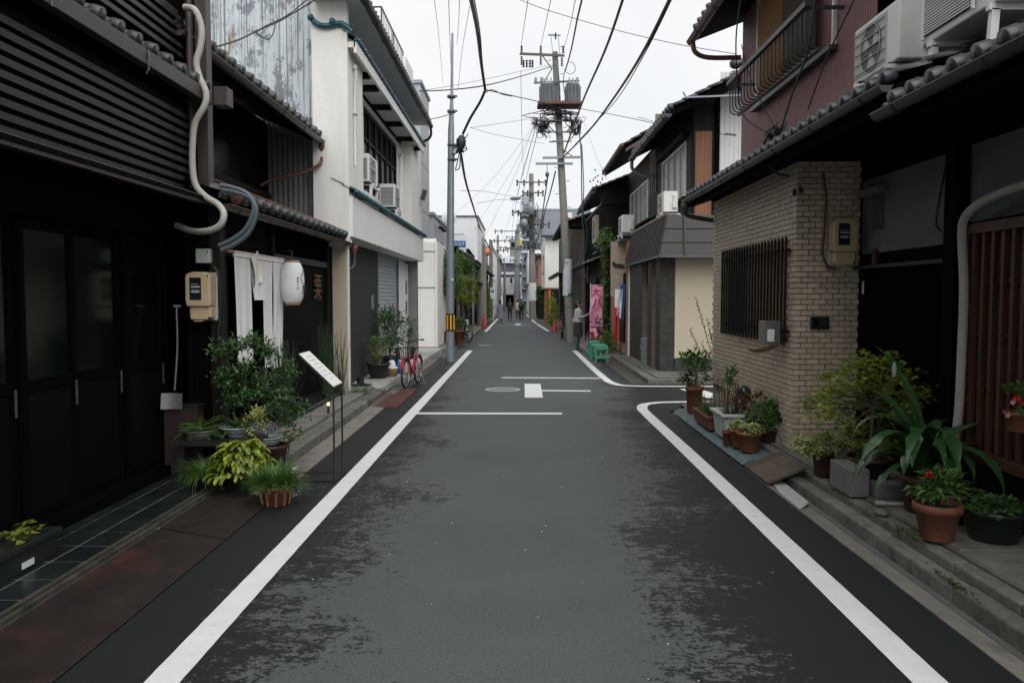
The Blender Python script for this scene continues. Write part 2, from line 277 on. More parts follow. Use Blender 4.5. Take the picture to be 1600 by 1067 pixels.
# ------------------------------------------------------------ mesh building
class MB:
    def __init__(s): s.v = []; s.f = []; s.mi = []; s.sm = []; s.cur = 0; s.smooth = False
    def _add(s, vs, fs, smooth=None):
        k = len(s.v); s.v += [tuple(p) for p in vs]
        sm = s.smooth if smooth is None else smooth
        for f in fs: s.f.append([k + i for i in f]); s.mi.append(s.cur); s.sm.append(sm)
        return s
    def mat(s, i): s.cur = i; return s
    def box(s, x0, x1, y0, y1, z0, z1):
        if x0 > x1: x0, x1 = x1, x0
        if y0 > y1: y0, y1 = y1, y0
        if z0 > z1: z0, z1 = z1, z0
        return s._add([(x0,y0,z0),(x1,y0,z0),(x1,y1,z0),(x0,y1,z0),(x0,y0,z1),(x1,y0,z1),(x1,y1,z1),(x0,y1,z1)],
                      [(0,3,2,1),(4,5,6,7),(0,1,5,4),(1,2,6,5),(2,3,7,6),(3,0,4,7)], False)
    def obox(s, c, size, rot=None):
        a, b, d = (q / 2 for q in size); rm = rot.to_matrix() if isinstance(rot, Euler) else (rot or Matrix.Identity(3))
        vs = [Vector(c) + rm @ Vector((x, y, z)) for z in (-d, d) for x, y in ((-a, -b), (a, -b), (a, b), (-a, b))]
        return s._add(vs, [(0,3,2,1),(4,5,6,7),(0,1,5,4),(1,2,6,5),(2,3,7,6),(3,0,4,7)], False)
    def bar(s, p0, p1, w, h=None, up=(0, 0, 1)):
        h = h or w; p0 = Vector(p0); p1 = Vector(p1); d = (p1 - p0).normalized(); u = Vector(up)
        if abs(d.dot(u)) > .98: u = Vector((0, 1, 0))
        sx = d.cross(u).normalized(); sz = sx.cross(d)
        vs = [p + sx * a * w / 2 + sz * b * h / 2 for p in (p0, p1) for a, b in ((-1, -1), (1, -1), (1, 1), (-1, 1))]
        return s._add(vs, [(0,1,2,3),(4,7,6,5),(0,4,5,1),(1,5,6,2),(2,6,7,3),(3,7,4,0)], False)
    def tube(s, pts, r, n=8, closed=False):
        pts = [Vector(p) for p in pts]; N = len(pts); rs = r if isinstance(r, (list, tuple)) else [r] * N
        t = (pts[1] - pts[0]).normalized(); u = t.orthogonal().normalized(); vs = []
        for i, p in enumerate(pts):
            if closed: tt = (pts[(i + 1) % N] - pts[i - 1]).normalized()
            else: tt = (pts[min(i + 1, N - 1)] - pts[max(i - 1, 0)]).normalized()
            u = (u - tt * u.dot(tt)); u = u.normalized() if u.length > 1e-6 else tt.orthogonal().normalized()
            w = tt.cross(u)
            for k in range(n):
                a = 2 * PI * k / n; vs.append(p + (u * math.cos(a) + w * math.sin(a)) * rs[i])
        fs = [(i*n+k, i*n+(k+1)%n, ((i+1)%N)*n+(k+1)%n, ((i+1)%N)*n+k) for i in range(N if closed else N - 1) for k in range(n)]
        s._add(vs, fs, True)
        if not closed: s._add(vs[:n][::-1], [tuple(range(n))], False); s._add(vs[-n:], [tuple(range(n))], False)
        return s
    def cyl(s, p0, p1, r, n=16): return s.tube([p0, p1], r, n)
    def lathe(s, prof, c=(0, 0, 0), n=24, axis='z', sx=1, sy=1):
        vs = []
        for r, z in prof:
            for k in range(n):
                a = 2 * PI * k / n; q = (r * math.cos(a) * sx, r * math.sin(a) * sy, z)
                if axis == 'x': q = (q[2], q[0], q[1])
                if axis == 'y': q = (q[0], q[2], q[1])
                vs.append((c[0] + q[0], c[1] + q[1], c[2] + q[2]))
        s._add(vs, [(i*n+k, i*n+(k+1)%n, (i+1)*n+(k+1)%n, (i+1)*n+k) for i in range(len(prof) - 1) for k in range(n)], True)
        return s
    def ell(s, c, r, nu=12, nv=8):
        vs = []; fs = []
        for j in range(nv + 1):
            th = PI * j / nv
            for i in range(nu):
                a = 2 * PI * i / nu; vs.append((c[0] + r[0]*math.sin(th)*math.cos(a), c[1] + r[1]*math.sin(th)*math.sin(a), c[2] + r[2]*math.cos(th)))
        for j in range(nv):
            for i in range(nu): fs.append((j*nu+i, (j+1)*nu+i, (j+1)*nu+(i+1)%nu, j*nu+(i+1)%nu))
        return s._add(vs, fs, True)
    def prism(s, poly, lo, hi, axis='z'):
        n = len(poly)
        def q(a, b, c): return {'z': (a, b, c), 'y': (a, c, b), 'x': (c, a, b)}[axis]
        vs = [q(a, b, lo) for a, b in poly] + [q(a, b, hi) for a, b in poly]
        return s._add(vs, [tuple(range(n))[::-1], tuple(range(n, 2*n))] + [(i, (i+1)%n, n+(i+1)%n, n+i) for i in range(n)], False)
    def sheet(s, nu, nv, fn, smooth=True):
        vs = [fn(i / nu, j / nv) for j in range(nv + 1) for i in range(nu + 1)]
        return s._add(vs, [(j*(nu+1)+i, j*(nu+1)+i+1, (j+1)*(nu+1)+i+1, (j+1)*(nu+1)+i) for j in range(nv) for i in range(nu)], smooth)
    def quad(s, *p): return s._add(p, [tuple(range(len(p)))], False)
    def leaf(s, p, d, L, W, droop=.25, nrm=None):
        p = Vector(p); d = Vector(d).normalized(); u = Vector(nrm) if nrm else Vector((random.uniform(-.4, .4), random.uniform(-.4, .4), 1))
        sd = d.cross(u)
        if sd.length < .05: sd = d.orthogonal()
        sd.normalize(); n = sd.cross(d); m = p + d * L * .45; t = p + d * L - n * L * droop
        return s._add([p, m + sd * W / 2 + n * W * .12, m + sd * -W / 2 + n * W * .12, m, t], [(0, 3, 1), (0, 2, 3), (1, 3, 4), (3, 2, 4)], False)
    def strap(s, p, az, L, W, el, bend, seg=8, fold=.25):
        """long arching leaf: rises at angle el, curves over by bend"""
        vs = []; q = Vector(p); a = el
        sd = Vector((-math.sin(az), math.cos(az), 0))
        for i in range(seg + 1):
            t = i / seg; w = W * (.35 + .65 * math.sin(PI * min(1, t * 1.25 + .12)) if t < .7 else max(.02, .93 * (1 - t) / .3)) / 2
            d = Vector((math.cos(az) * math.cos(a), math.sin(az) * math.cos(a), math.sin(a))); n = sd.cross(d) * -1
            vs += [q + sd * w + n * w * fold, q.copy(), q - sd * w + n * w * fold]
            q = q + d * L / seg; a -= bend / seg
        return s._add(vs, [(3*i+k, 3*i+k+1, 3*i+k+4, 3*i+k+3) for i in range(seg) for k in (0, 1)], True)
    def mesh(s, name, mats, off=(0, 0, 0)):
        me = bpy.data.meshes.new(name); ox, oy, oz = off
        me.from_pydata([(a - ox, b - oy, c - oz) for a, b, c in s.v], [], s.f)
        mats = mats if isinstance(mats, (list, tuple)) else [mats]
        for m in mats: me.materials.append(m)
        me.polygons.foreach_set('material_index', s.mi); me.polygons.foreach_set('use_smooth', s.sm)
        me.update(); return me

ROOT = {}
def _root(o):
    while o.parent: o = o.parent
    return o
def _props(o, label=None, cat=None, group=None, kind=None):
    for k, q in (('label', label), ('category', cat), ('group', group), ('kind', kind)):
        if q: o[k] = q
    return o
def thing(name, label, cat, loc=(0, 0, 0), group=None):
    o = bpy.data.objects.new(name, None); o.empty_display_size = .1; COL.objects.link(o); o.location = loc
    return _props(o, label, cat, group)
def part(mb, name, mats, parent, label=None, kind=None, bevel=0):
    off = _root(parent).location
    o = bpy.data.objects.new(name, mb.mesh(name, mats, off)); COL.objects.link(o); o.parent = parent
    if bevel: bev(o, bevel)
    return _props(o, label, kind=kind)
def single(mb, name, mats, label, cat, loc=(0, 0, 0), group=None, bevel=0):
    o = bpy.data.objects.new(name, mb.mesh(name, mats, loc)); COL.objects.link(o); o.location = loc
    if bevel: bev(o, bevel)
    return _props(o, label, cat, group)
def struct(mb, name, mats, parent=None):
    o = bpy.data.objects.new(name, mb.mesh(name, mats)); COL.objects.link(o)
    if parent: o.parent = parent
    else: o['kind'] = 'structure'
    return o
def bev(o, w, seg=2):
    b = o.modifiers.new('edge', 'BEVEL'); b.width = w; b.segments = seg; b.limit_method = 'ANGLE'; b.angle_limit = R(40)
def pieces(me, name, parent, spots, kind=None):
    """alike pieces sharing one mesh; spots = (location, rotation euler or None)"""
    off = _root(parent).location if parent else Vector((0, 0, 0))
    for loc, rot in spots:
        o = bpy.data.objects.new(name, me); COL.objects.link(o); o.parent = parent; o.location = Vector(loc) - off
        if rot: o.rotation_euler = rot
def dup(root, loc, rz=0, label=None, group=None, sc=None):
    kids = {}
    for o in bpy.data.objects:
        if o.parent: kids.setdefault(o.parent, []).append(o)
    def cp(o, par):
        c = o.copy(); COL.objects.link(c); c.parent = par
        for k in kids.get(o, ()): cp(k, c)
        return c
    c = cp(root, None); c.location = loc; c.rotation_euler = (0, 0, rz)
    if sc: c.scale = (sc,) * 3
    return _props(c, label, group=group)
def text(body, size, mat, name, parent, loc, rot, ext=.002, kind=None, sx=1, sy=1, align='CENTER'):
    cu = bpy.data.curves.new('t', 'FONT'); cu.body = body; cu.size = size; cu.align_x = align; cu.align_y = 'CENTER'; cu.extrude = ext; cu.resolution_u = 3
    t = bpy.data.objects.new('t', cu); COL.objects.link(t)
    bpy.context.view_layer.update()
    me = bpy.data.meshes.new_from_object(t.evaluated_get(bpy.context.evaluated_depsgraph_get())); me.name = name
    bpy.data.objects.remove(t); bpy.data.curves.remove(cu)
    me.materials.clear(); me.materials.append(mat)
    o = bpy.data.objects.new(name, me); COL.objects.link(o); o.parent = parent
    o.location = Vector(loc) - (_root(parent).location if parent else Vector()); o.rotation_euler = rot; o.scale = (sx, sy, 1)
    return o
FACE_PX = (R(90), 0, R(90))     # reads when seen from +X
FACE_NX = (R(90), 0, R(-90))
FACE_NY = (R(90), 0, 0)

def bez(pts, n=8):
    """smooth curve through points (Catmull-Rom)"""
    P = [Vector(p) for p in pts]; P = [2 * P[0] - P[1]] + P + [2 * P[-1] - P[-2]]; out = []
    for i in range(1, len(P) - 2):
        for k in range(n):
            t = k / n; a, b, c, d = P[i-1], P[i], P[i+1], P[i+2]
            out.append(.5 * ((2*b) + (c-a)*t + (2*a-5*b+4*c-d)*t*t + (3*b-a-3*c+d)*t**3))
    return out + [P[-2]]
def B(*a): return MB().box(*a)

def corrug(p0, ux, width, z0, z1, pitch, depth, box=False, nrm=None):
    """corrugated sheet from p0 along unit vector ux; depth along the outward normal"""
    ux = Vector(ux); n_ = Vector(nrm) if nrm else Vector((ux.y, -ux.x, 0)); mb = MB(); N = max(1, int(width / pitch)); prof = []
    for i in range(N):
        if box: prof += [(i, 0), (i + .12, 1), (i + .82, 1), (i + .94, 0)]
        else: prof += [(i + k / 8, .5 - .5 * math.cos(2 * PI * k / 8)) for k in range(8)]
    prof.append((N, 0)); q = width / N
    vs = []
    for z in (z0, z1):
        for a, h in prof: p = Vector(p0) + ux * a * q + n_ * h * depth; vs.append((p.x, p.y, z))
    k = len(prof); mb._add(vs, [(i, i + 1, k + i + 1, k + i) for i in range(k - 1)], not box)
    return mb

def tile_run(L, w, row=.26, r=.045, cap=True):
    """one column of pantiles lying along +x (down slope at x=0 end), width w along y, z up; shared by all columns"""
    mb = MB(); N = max(1, round(L / row)); row = L / N
    prof = [(-w/2, 0)] + [(-w/2 + r + r * -math.cos(PI * k / 6), r * .9 * math.sin(PI * k / 6)) for k in range(1, 6)] + [(-w/2 + 2*r, .0), (-w/2 + 2*r + (w - 2*r) * .5, -.018), (w/2, 0)]
    n = len(prof)
    for i in range(N):
        x0 = i * row; x1 = (i + 1) * row + .02; vs = []
        for x, dz in ((x0, -.004), (x0, .02), (x1, .0)):
            vs += [(x, y, z + dz) for y, z in prof]
        mb._add(vs, [(j*n+k, j*n+k+1, (j+1)*n+k+1, (j+1)*n+k) for j in range(2) for k in range(n - 1)], True)
    if cap:
        c = (-.0, -w/2 + r, r*.35)
        mb.lathe([(.001, -.045), (r*.7, -.045), (r*.72, -.038), (r*1.02, -.04), (r*1.12, -.03), (r*1.12, .03), (r*.9, .05)], c, 12, 'x')
        mb.prism([(-w/2 + 2*r, -.045), (w/2, -.045), (w/2, .012), (-w/2 + 2*r + (w-2*r)*.5, -.006), (-w/2+2*r, .012)], -.012, .006, 'x')
    return mb
def roof(parent, xe, ze, xt, zt, y0, y1, w, mat, r=.045, row=.26, name='roof_tile', slab=True, slabmat=None):
    """pantiled slope: eave line (xe, ze), top line (xt, zt), running along y"""
    L = math.hypot(xt - xe, zt - ze); n = max(1, round((y1 - y0) / w)); w = (y1 - y0) / n
    me = tile_run(L, w, row, r).mesh(name, mat)
    sl = math.atan2(zt - ze, abs(xt - xe)); sgn = 1 if xt > xe else -1
    rm = Matrix(((sgn * math.cos(sl), 0, -sgn * math.sin(sl)), (0, sgn, 0), (math.sin(sl), 0, math.cos(sl))))
    e = rm.to_euler()
    pieces(me, name, parent, [((xe, y0 + (i + .5) * w, ze), e) for i in range(n)])
    if slab:
        t = .04
        poly = [(xe + sgn * .03, ze - .045), (xt, zt - .045), (xt, zt - .045 - t), (xe + sgn * .03, ze - .045 - t)]
        part(MB().prism(poly, y0, y1, 'y'), 'roof_board', slabmat or wood_black, parent)

def gutter(parent, x, z, y0, y1, r=.055, mat=None, name='gutter', brackets=True):
    vs = []; n = 10; mb = MB()
    for y in (y0, y1):
        for k in range(n + 1):
            a = PI + PI * k / n; vs.append((x + r * math.cos(a), y, z + r * math.sin(a)))
    mb._add(vs, [(k, k + 1, n + 2 + k, n + 1 + k) for k in range(n)], True)
    vs2 = [(x + (a[0] - x) * .88, a[1], z + (a[2] - z) * .88) for a in vs]
    mb._add(vs2, [(n + 1 + k, n + 2 + k, k + 1, k) for k in range(n)], True)
    mb.bar((x - r, y0, z), (x - r, y1, z), .01); mb.bar((x + r, y0, z), (x + r, y1, z), .01)
    for y in (y0, y1): mb._add([(x + r * math.cos(PI + PI * k / n), y, z + r * math.sin(PI + PI * k / n)) for k in range(n + 1)], [tuple(range(n + 1))], False)
    g = part(mb, name, mat or gutter_d, parent)
    if brackets:
        b = MB(); y = y0 + .3
        while y < y1: b.tube([(x + r * 1.08 * math.cos(PI + PI * k / 6), y, z + r * 1.08 * math.sin(PI + PI * k / 6)) for k in range(7)], .006, 5); y += .9
        part(b, 'gutter_bracket', mat or gutter_d, g, kind='stuff')
    return g

def wallx(x, y0, y1, z0, z1, holes=(), t=.1, side=1):
    """wall in the plane x = const; outer face at x; solid towards -side; holes = (y0,y1,z0,z1)"""
    ys = sorted({y0, y1, *[h[0] for h in holes], *[h[1] for h in holes]}); zs = sorted({z0, z1, *[h[2] for h in holes], *[h[3] for h in holes]})
    mb = MB()
    for a, b in zip(ys, ys[1:]):
        run = None
        for c, d in zip(zs, zs[1:]):
            inh = any(h[0] <= (a+b)/2 <= h[1] and h[2] <= (c+d)/2 <= h[3] for h in holes)
            if not inh: mb.box(x, x - side * t, a, b, c, d)
    return mb

def window_x(parent, x, y0, y1, z0, z1, side=1, cols=2, rows=1, fm=None, gm=None, fw=.04, depth=.05, sill=True, name='window'):
    """window in plane x: frame > pane, sill"""
    fm = fm or white_plastic; gm = gm or glass_sky
    mb = MB(); a, b = x - side * depth, x + side * .015
    mb.box(a, b, y0, y0 + fw, z0, z1).box(a, b, y1 - fw, y1, z0, z1).box(a, b, y0 + fw, y1 - fw, z0, z0 + fw).box(a, b, y0 + fw, y1 - fw, z1 - fw, z1)
    for i in range(1, cols):
        y = y0 + (y1 - y0) * i / cols; mb.box(a + side * .005, b - side * .005, y - fw * .4, y + fw * .4, z0 + fw, z1 - fw)
    for j in range(1, rows):
        z = z0 + (z1 - z0) * j / rows; mb.box(a + side * .01, b - side * .012, y0 + fw, y1 - fw, z - fw * .3, z + fw * .3)
    w = part(mb, name, fm, parent)
    for i in range(cols):
        ya = y0 + (y1 - y0) * i / cols + .01; yb = y0 + (y1 - y0) * (i + 1) / cols - .01
        part(B(x - side * (.028 + .006 * (i % 2)), x - side * (.022 + .006 * (i % 2)), ya, yb, z0 + .01, z1 - .01), 'pane', gm, w)
    if sill: part(B(x - side * .02, x + side * .05, y0 - .03, y1 + .03, z0 - .03, z0), 'sill', fm, w)
    return w
def window_y(parent, y, x0, x1, z0, z1, cols=2, fm=None, gm=None, fw=.04, name='window', rows=1):
    """window facing the camera (-y)"""
    fm = fm or white_plastic; gm = gm or glass_sky; a, b = y + .05, y - .015
    mb = MB().box(x0, x0 + fw, a, b, z0, z1).box(x1 - fw, x1, a, b, z0, z1).box(x0 + fw, x1 - fw, a, b, z0, z0 + fw).box(x0 + fw, x1 - fw, a, b, z1 - fw, z1)
    for i in range(1, cols):
        x = x0 + (x1 - x0) * i / cols; mb.box(x - fw * .4, x + fw * .4, a - .005, b + .005, z0 + fw, z1 - fw)
    for j in range(1, rows):
        z = z0 + (z1 - z0) * j / rows; mb.box(x0 + fw, x1 - fw, a - .01, b + .01, z - fw * .3, z + fw * .3)
    w = part(mb, name, fm, parent)
    part(B(x0 + .01, x1 - .01, y + .02, y + .028, z0 + .01, z1 - .01), 'pane', gm, w)
    return w
def merge_leaves(parent, mb, mat, name='foliage', label=None):
    return part(mb, name, mat, parent, label, kind='stuff')
def bush_leaves(mb, c, r, n, L, W, clumps=14, hollow=.35, up=.4, droop=.3, bias=None):
    c = Vector(c); cen = []
    for _ in range(clumps):
        d = Vector((random.gauss(0, 1), random.gauss(0, 1), random.gauss(0, 1))).normalized() * random.uniform(hollow, 1) ** .6
        cen.append((Vector((d.x * r[0], d.y * r[1], d.z * r[2])), random.uniform(.22, .42)))
    for i in range(n):
        q, s_ = random.choice(cen)
        p = c + q + Vector((random.gauss(0, r[0] * s_ * .6), random.gauss(0, r[1] * s_ * .6), random.gauss(0, r[2] * s_ * .6)))
        d = (p - c).normalized() + Vector((random.uniform(-.8, .8), random.uniform(-.8, .8), random.uniform(-.6, .6) + up))
        l_ = L * random.uniform(.6, 1.25); mb.leaf(p, d, l_, W * l_ / L, random.uniform(0, droop * 1.5))
    return mb
def branches(mb, base, tips, r=.012, n=6, wob=.03):
    base = Vector(base)
    for t in tips:
        t = Vector(t); pts = [base.lerp(t, k / 4) + Vector((random.uniform(-wob, wob), random.uniform(-wob, wob), 0)) * (0 if k in (0,) else 1) for k in range(5)]
        mb.tube(bez(pts, 3), [r * (1 - .7 * k / 12) for k in range(13)], n)
    return mb
def pot_mb(c, r, h, rim=.02, taper=.72, n=28, wall=.012):
    x, y, z = c
    return MB().lathe([(.001, 0), (r * taper, 0), (r * taper + .004, .006), (r * .97, h - rim), (r * 1.08, h - rim), (r * 1.1, h - rim * .5), (r * 1.08, h), (r * 1.0, h), (r * .94, h - .01), (r * .9, h - .04)], c, n)
def soil_mb(c, r, h):
    return MB().lathe([(.001, h - .022), (r * .5, h - .025), (r * .93, h - .03)], c, 20)
def potted(label, c, r, h, potmat, fn, leafmat, group=None, taper=.72, stem=None, name='potted_plant', rim=None, stemmat=None, fname='foliage'):
    """pot at c (its base), foliage made by fn(mb, top centre)"""
    t = thing(name, label, 'potted plant', c, group)
    part(pot_mb(c, r, h, rim or h * .14, taper), 'pot', potmat, t)
    part(soil_mb(c, r, h), 'soil', soil, t)
    top = (c[0], c[1], c[2] + h - .025)
    if stem: part(stem(MB(), top), 'stem', stemmat or bark, t)
    mb = MB(); fn(mb, top); part(mb, fname, leafmat, t, kind='stuff')
    return t
# ------------------------------------------------------------ ground and road
struct(MB().quad((-160, -30, -.03), (160, -30, -.03), (160, 420, -.03), (-160, 420, -.03)), 'ground', M('town_ground', (.10, .10, .098), .9))
def xr(Y):   # the right-hand line drifts inward far down the street
    return 1.69 if Y < 24 else 1.69 - (Y - 24) * .030
rd = MB()
rd._add([(-1.95, -4, 0), (2.10, -4, 0), (2.10, 11.1, 0), (9, 11.1, 0), (9, 14.5, 0), (2.05, 14.5, 0), (2.05, 26, 0), (1.5, 45, 0), (1.2, 75, 0), (.6, 125, 0), (-2.6, 125, 0), (-2.1, 75, 0), (-1.95, 26, 0)], [tuple(range(13))])
rd_o = struct(rd, 'road', asphalt)
mk_w = .075
def mark(pts, w=.15, name='road_marking'):
    P0 = [Vector((a, b, 0)) for a, b in pts]; P = []; mb = MB(); vs = []
    for a, b in zip(P0, P0[1:]):
        k_ = max(1, int((b - a).length / (.06 if a.y < 16 else 2))); P += [a.lerp(b, i / k_) for i in range(k_)]
    P.append(P0[-1])
    for i, p in enumerate(P):
        t = (P[min(i + 1, len(P) - 1)] - P[max(i - 1, 0)]).normalized(); s_ = Vector((-t.y, t.x, 0)) * w / 2
        for q in (p + s_ * random.uniform(.98, 1.01), p - s_ * random.uniform(.98, 1.01)): vs.append((q.x, q.y, .005))
    mb._add(vs, [(2*i+1, 2*i+3, 2*i+2, 2*i) for i in range(len(P) - 1)])
    return struct(mb, name, paint)
mark([(-1.49, -3), (-1.475, 10), (-1.46, 23.4)])
mark([(-1.55, 36), (-1.56, 50), (-1.6, 75)])
mark(bez([(1.66, -3), (1.70, 3), (1.73, 8), (1.73, 10.6), (1.76, 11.4), (1.95, 11.85), (2.5, 12.02), (4.5, 12.05), (6, 12.05)], 6))
mark(bez([(1.62, 23.4), (1.63, 18), (1.66, 15.4), (1.72, 14.6), (1.95, 14.2), (2.9, 14.12), (6, 14.12)], 6))
mark([(1.32, 36.5), (1.0, 46)]); mark([(.98, 47), (.82, 54), (.6, 70)])
mark([(-1.40, 10.8), (.58, 10.8)], .16); mark([(-.36, 15.6), (1.56, 15.5)], .16); mark([(.375, 13.45), (1.2, 13.4)], .17)
mark([(.225, 12.5), (.235, 14.5)], .29)
mark([(-1.35, 25.9), (-.95, 25.95)], .14); mark([(-1.2, 43.5), (.55, 43.6)], .16); mark([(-.9, 47), (.9, 47)], .16); mark([(-.1, 44.4), (-.1, 46.4)], .3)
struct(MB()._add([(2.76, 13.72, .005), (3.1, 13.72, .005), (3.3, 12.5, .005), (2.95, 12.5, .005)], [(0, 3, 2, 1)]), 'road_marking', paint)
# manhole cover with ring, set flush
mh = thing('manhole_cover', 'round iron manhole cover with pale worn ring in the road', 'manhole cover', (-.29, 13.6, 0))
iron = M('worn_iron', (.16, .165, .165), .45, metal=.3, var=.3, sc=30)
part(MB().lathe([(.245, .004), (.25, .009), (.30, .009), (.305, .004)], (-.29, 13.6, 0), 40), 'ring', M('worn_ring', (.34, .34, .33), .6, var=.3, sc=20), mh)
mcb = MB().lathe([(.0, .006), (.24, .006)], (-.29, 13.6, 0), 40)
for i in range(-4, 5):
    for j in range(-4, 5):
        if i * i + j * j < 18: mcb.box(-.29 + i*.05 - .016, -.29 + i*.05 + .016, 13.6 + j*.05 - .016, 13.6 + j*.05 + .016, .006, .011)
part(mcb, 'lid', iron, mh)

# ---- left pavement: slate tiles, two joint strips, then steel cover plates
pav = struct(MB().box(-3.35, -2.60, -1, 7.2, -.1, .0165).box(-2.599, -1.96, -1, 6.9, -.1, .001), 'left_pavement', grout)
cols = [(-2.60, -2.80), (-2.805, -3.0), (-3.005, -3.2)]
for ci, (xa, xb) in enumerate(cols):
    w = .185; h = .30
    me = B(-.094, .094, -.142, .142, 0, .016).mesh('tile', slate)
    spots = []
    y = 2.4 + (ci % 2) * .0
    while y < 7.05:
        spots.append((((xa + xb) / 2, y, .004 + random.uniform(0, .0015)), (random.uniform(-.004, .004), random.uniform(-.004, .004), 0))); y += .30
    pieces(me, 'tile', pav, spots)
part(MB().box(-2.585, -2.555, 1, 7.1, .004, .03).box(-2.53, -2.50, 1, 7.1, .004, .03), 'joint_strip', wetcon, pav)
for (y0, y1, lab) in ((.3, 5.22, 'long rusty diamond tread steel plate beside the slate tiles'), (5.24, 6.32, 'short rusty tread plate running up to the potted plants')):
    single(MB().prism([(-2.48, y0 + .14 if y0 > 1 else y0), (-1.93, y0 - (.11 if y0 > 1 else 0)), (-1.93, y1 - .12), (-2.48, y1 + .13)], .002, .014), 'cover_plate', steel_red, lab, 'steel plate', (-2.2, y0, .002), 'steel drain cover plates', bevel=.003)
# ---- left pavement further on: apron, kerb stones, ledge
struct(MB().prism([(-2.14, 0.0), (-1.94, -.02), (-1.94, .006), (-2.14, .03)], 6.3, 12.7, 'y'), 'gutter_apron', concrete)
kl = struct(B(-3.1, -2.32, 7.05, 12.7, -.1, .135), 'left_ledge', concrete)
y = 7.05
for L_ in (.8, .62, .9, .9, .9, .9, .62):
    part(B(-2.32, -2.14, y + .006, y + L_ - .006, -.1, .13), 'kerb_stone', kerbmat, kl, bevel=.012); y += L_
y = 7.06
for i in range(6):
    part(B(-2.60, -2.325, y + .005, y + .93 - .005, .135, .165), 'ledge_slab', concrete, kl, bevel=.008); y += .93
peb = MB()
for i in range(900):
    a = random.uniform(-2.92, -2.62); b = random.uniform(7.5, 12.2); r_ = random.uniform(.010, .024)
    peb.ell((a, b, .137 + r_ * .4), (r_ * random.uniform(.8, 1.4), r_ * random.uniform(.8, 1.4), r_ * .6), 5, 3)
pb = struct(peb, 'pebble_bed', pebble_m); pb['kind'] = 'stuff'
pl = struct(B(-3.2, -2.22, 12.72, 22.8, -.1, .12), 'left_platform', paleslab)
for i in range(8):
    part(B(-2.22, -2.02, 12.75 + i * 1.0, 13.74 + i * 1.0, -.1, .05 if i else .03), 'kerb_stone', kerbmat, pl, bevel=.01)
    part(B(-2.62, -2.225, 12.75 + i * 1.0, 13.74 + i * 1.0, .12, .128), 'slab', paleslab, pl, bevel=.004)
struct(B(-3.2, -2.1, 22.8, 30, -.1, .10), 'left_platform_step', concrete)
# red drain gratings
for i, (y0, y1) in enumerate(((11.35, 12.45), (12.48, 13.5))):
    g = thing('drain_grating', ['red ribbed steel grating nearer the menu stand', 'red ribbed steel grating under the front wheel of the red bicycle'][i], 'grating', (-1.98, y0, 0), 'red drain gratings')
    part(MB().box(-2.2, -2.17, y0, y1, .002, .03).box(-1.78, -1.75, y0, y1, .002, .03).box(-2.17, -1.78, y0, y0 + .02, .002, .03).box(-2.17, -1.78, y1 - .02, y1, .002, .03).box(-2.17, -1.78, y0 + .02, y1 - .02, .002, .014), 'frame', grate_red, g)
    me = B(-.012, .012, -(y1 - y0) / 2 + .02, (y1 - y0) / 2 - .02, 0, .014).mesh('rib', grate_red)
    pieces(me, 'rib', g, [((-2.15 + .0345 * k, (y0 + y1) / 2, .0145), None) for k in range(11)])
# ------------------------------------------------------------ right pavement
struct(MB().prism([(2.09, -.02), (2.24, -.03), (2.24, -.02), (2.09, .006)], -3, 7.2, 'y'), 'right_apron', concrete)
struct(MB().prism([(2.24, -.1), (2.33, -.1), (2.33, .0), (2.30, -.035), (2.27, -.035), (2.24, -.02)], -3, 11.2, 'y'), 'drain_channel', wetcon)
rp = struct(B(2.53, 3.7, -3, 11.15, -.1, .125), 'right_pavement', M('cracked_concrete', (.125, .115, .095), .85, var=.3, sc=3, bump=.6, bsc=40, stain=((.06, .06, .045), .5, 2.2, .2)))
y = -2.2
while y < 11:
    far_ = y > 7.2
    L_ = random.choice((.86, .9, .94))
    if not (6.7 < y + L_/2 < 7.45) and y > .5:
        k1 = part(B(2.30, 2.415, y + .006, y + L_ - .006, -.1, .068 + random.uniform(-.005, .005)), 'kerb_stone', kerbmat, rp, bevel=.016)
        k1.rotation_euler.z = 0
    y += L_
y = .1
while y < 11:
    L_ = random.choice((.6, .64, .58))
    part(B(2.425 + random.uniform(-.004, .004), 2.525, y + .006, y + L_ - .006, -.1, .118 + random.uniform(-.004, .006)), 'step_stone', kerbmat, rp, bevel=.014)
    y += L_
for (a, b, c, d, e) in ((2.56, 3.18, 3.3, 4.55, .131), (2.56, 3.18, 4.57, 5.85, .133), (2.56, 3.18, 5.87, 7.0, .130), (2.56, 3.18, 1.5, 3.28, .132)):
    part(B(a, b, c, d, .12, e), 'paving_slab', concrete, rp, bevel=.006)
single(MB().prism([(2.10, 5.9), (2.24, 6.1), (2.27, 6.9), (2.16, 6.75), (2.11, 6.4)], .004, .012), 'cement_patch', paleslab, 'pale cement patch across the drain beside the wooden ramp', 'cement patch', (2.15, 6.3, 0))
mo = MB()
for (a, b) in ((2.42, 4.9), (2.42, 3.55), (2.31, 4.2), (2.42, 6.0), (2.53, 3.0), (2.42, 2.9)):
    for k in range(70):
        r_ = random.uniform(.003, .010); mo.ell((a + random.gauss(0, .008), b + random.gauss(0, .10), .07 + random.uniform(0, .02) + (.05 if a > 2.4 else 0)), (r_, r_, r_ * .8), 5, 3)
ms = struct(mo, 'moss', moss_m); ms['kind'] = 'stuff'
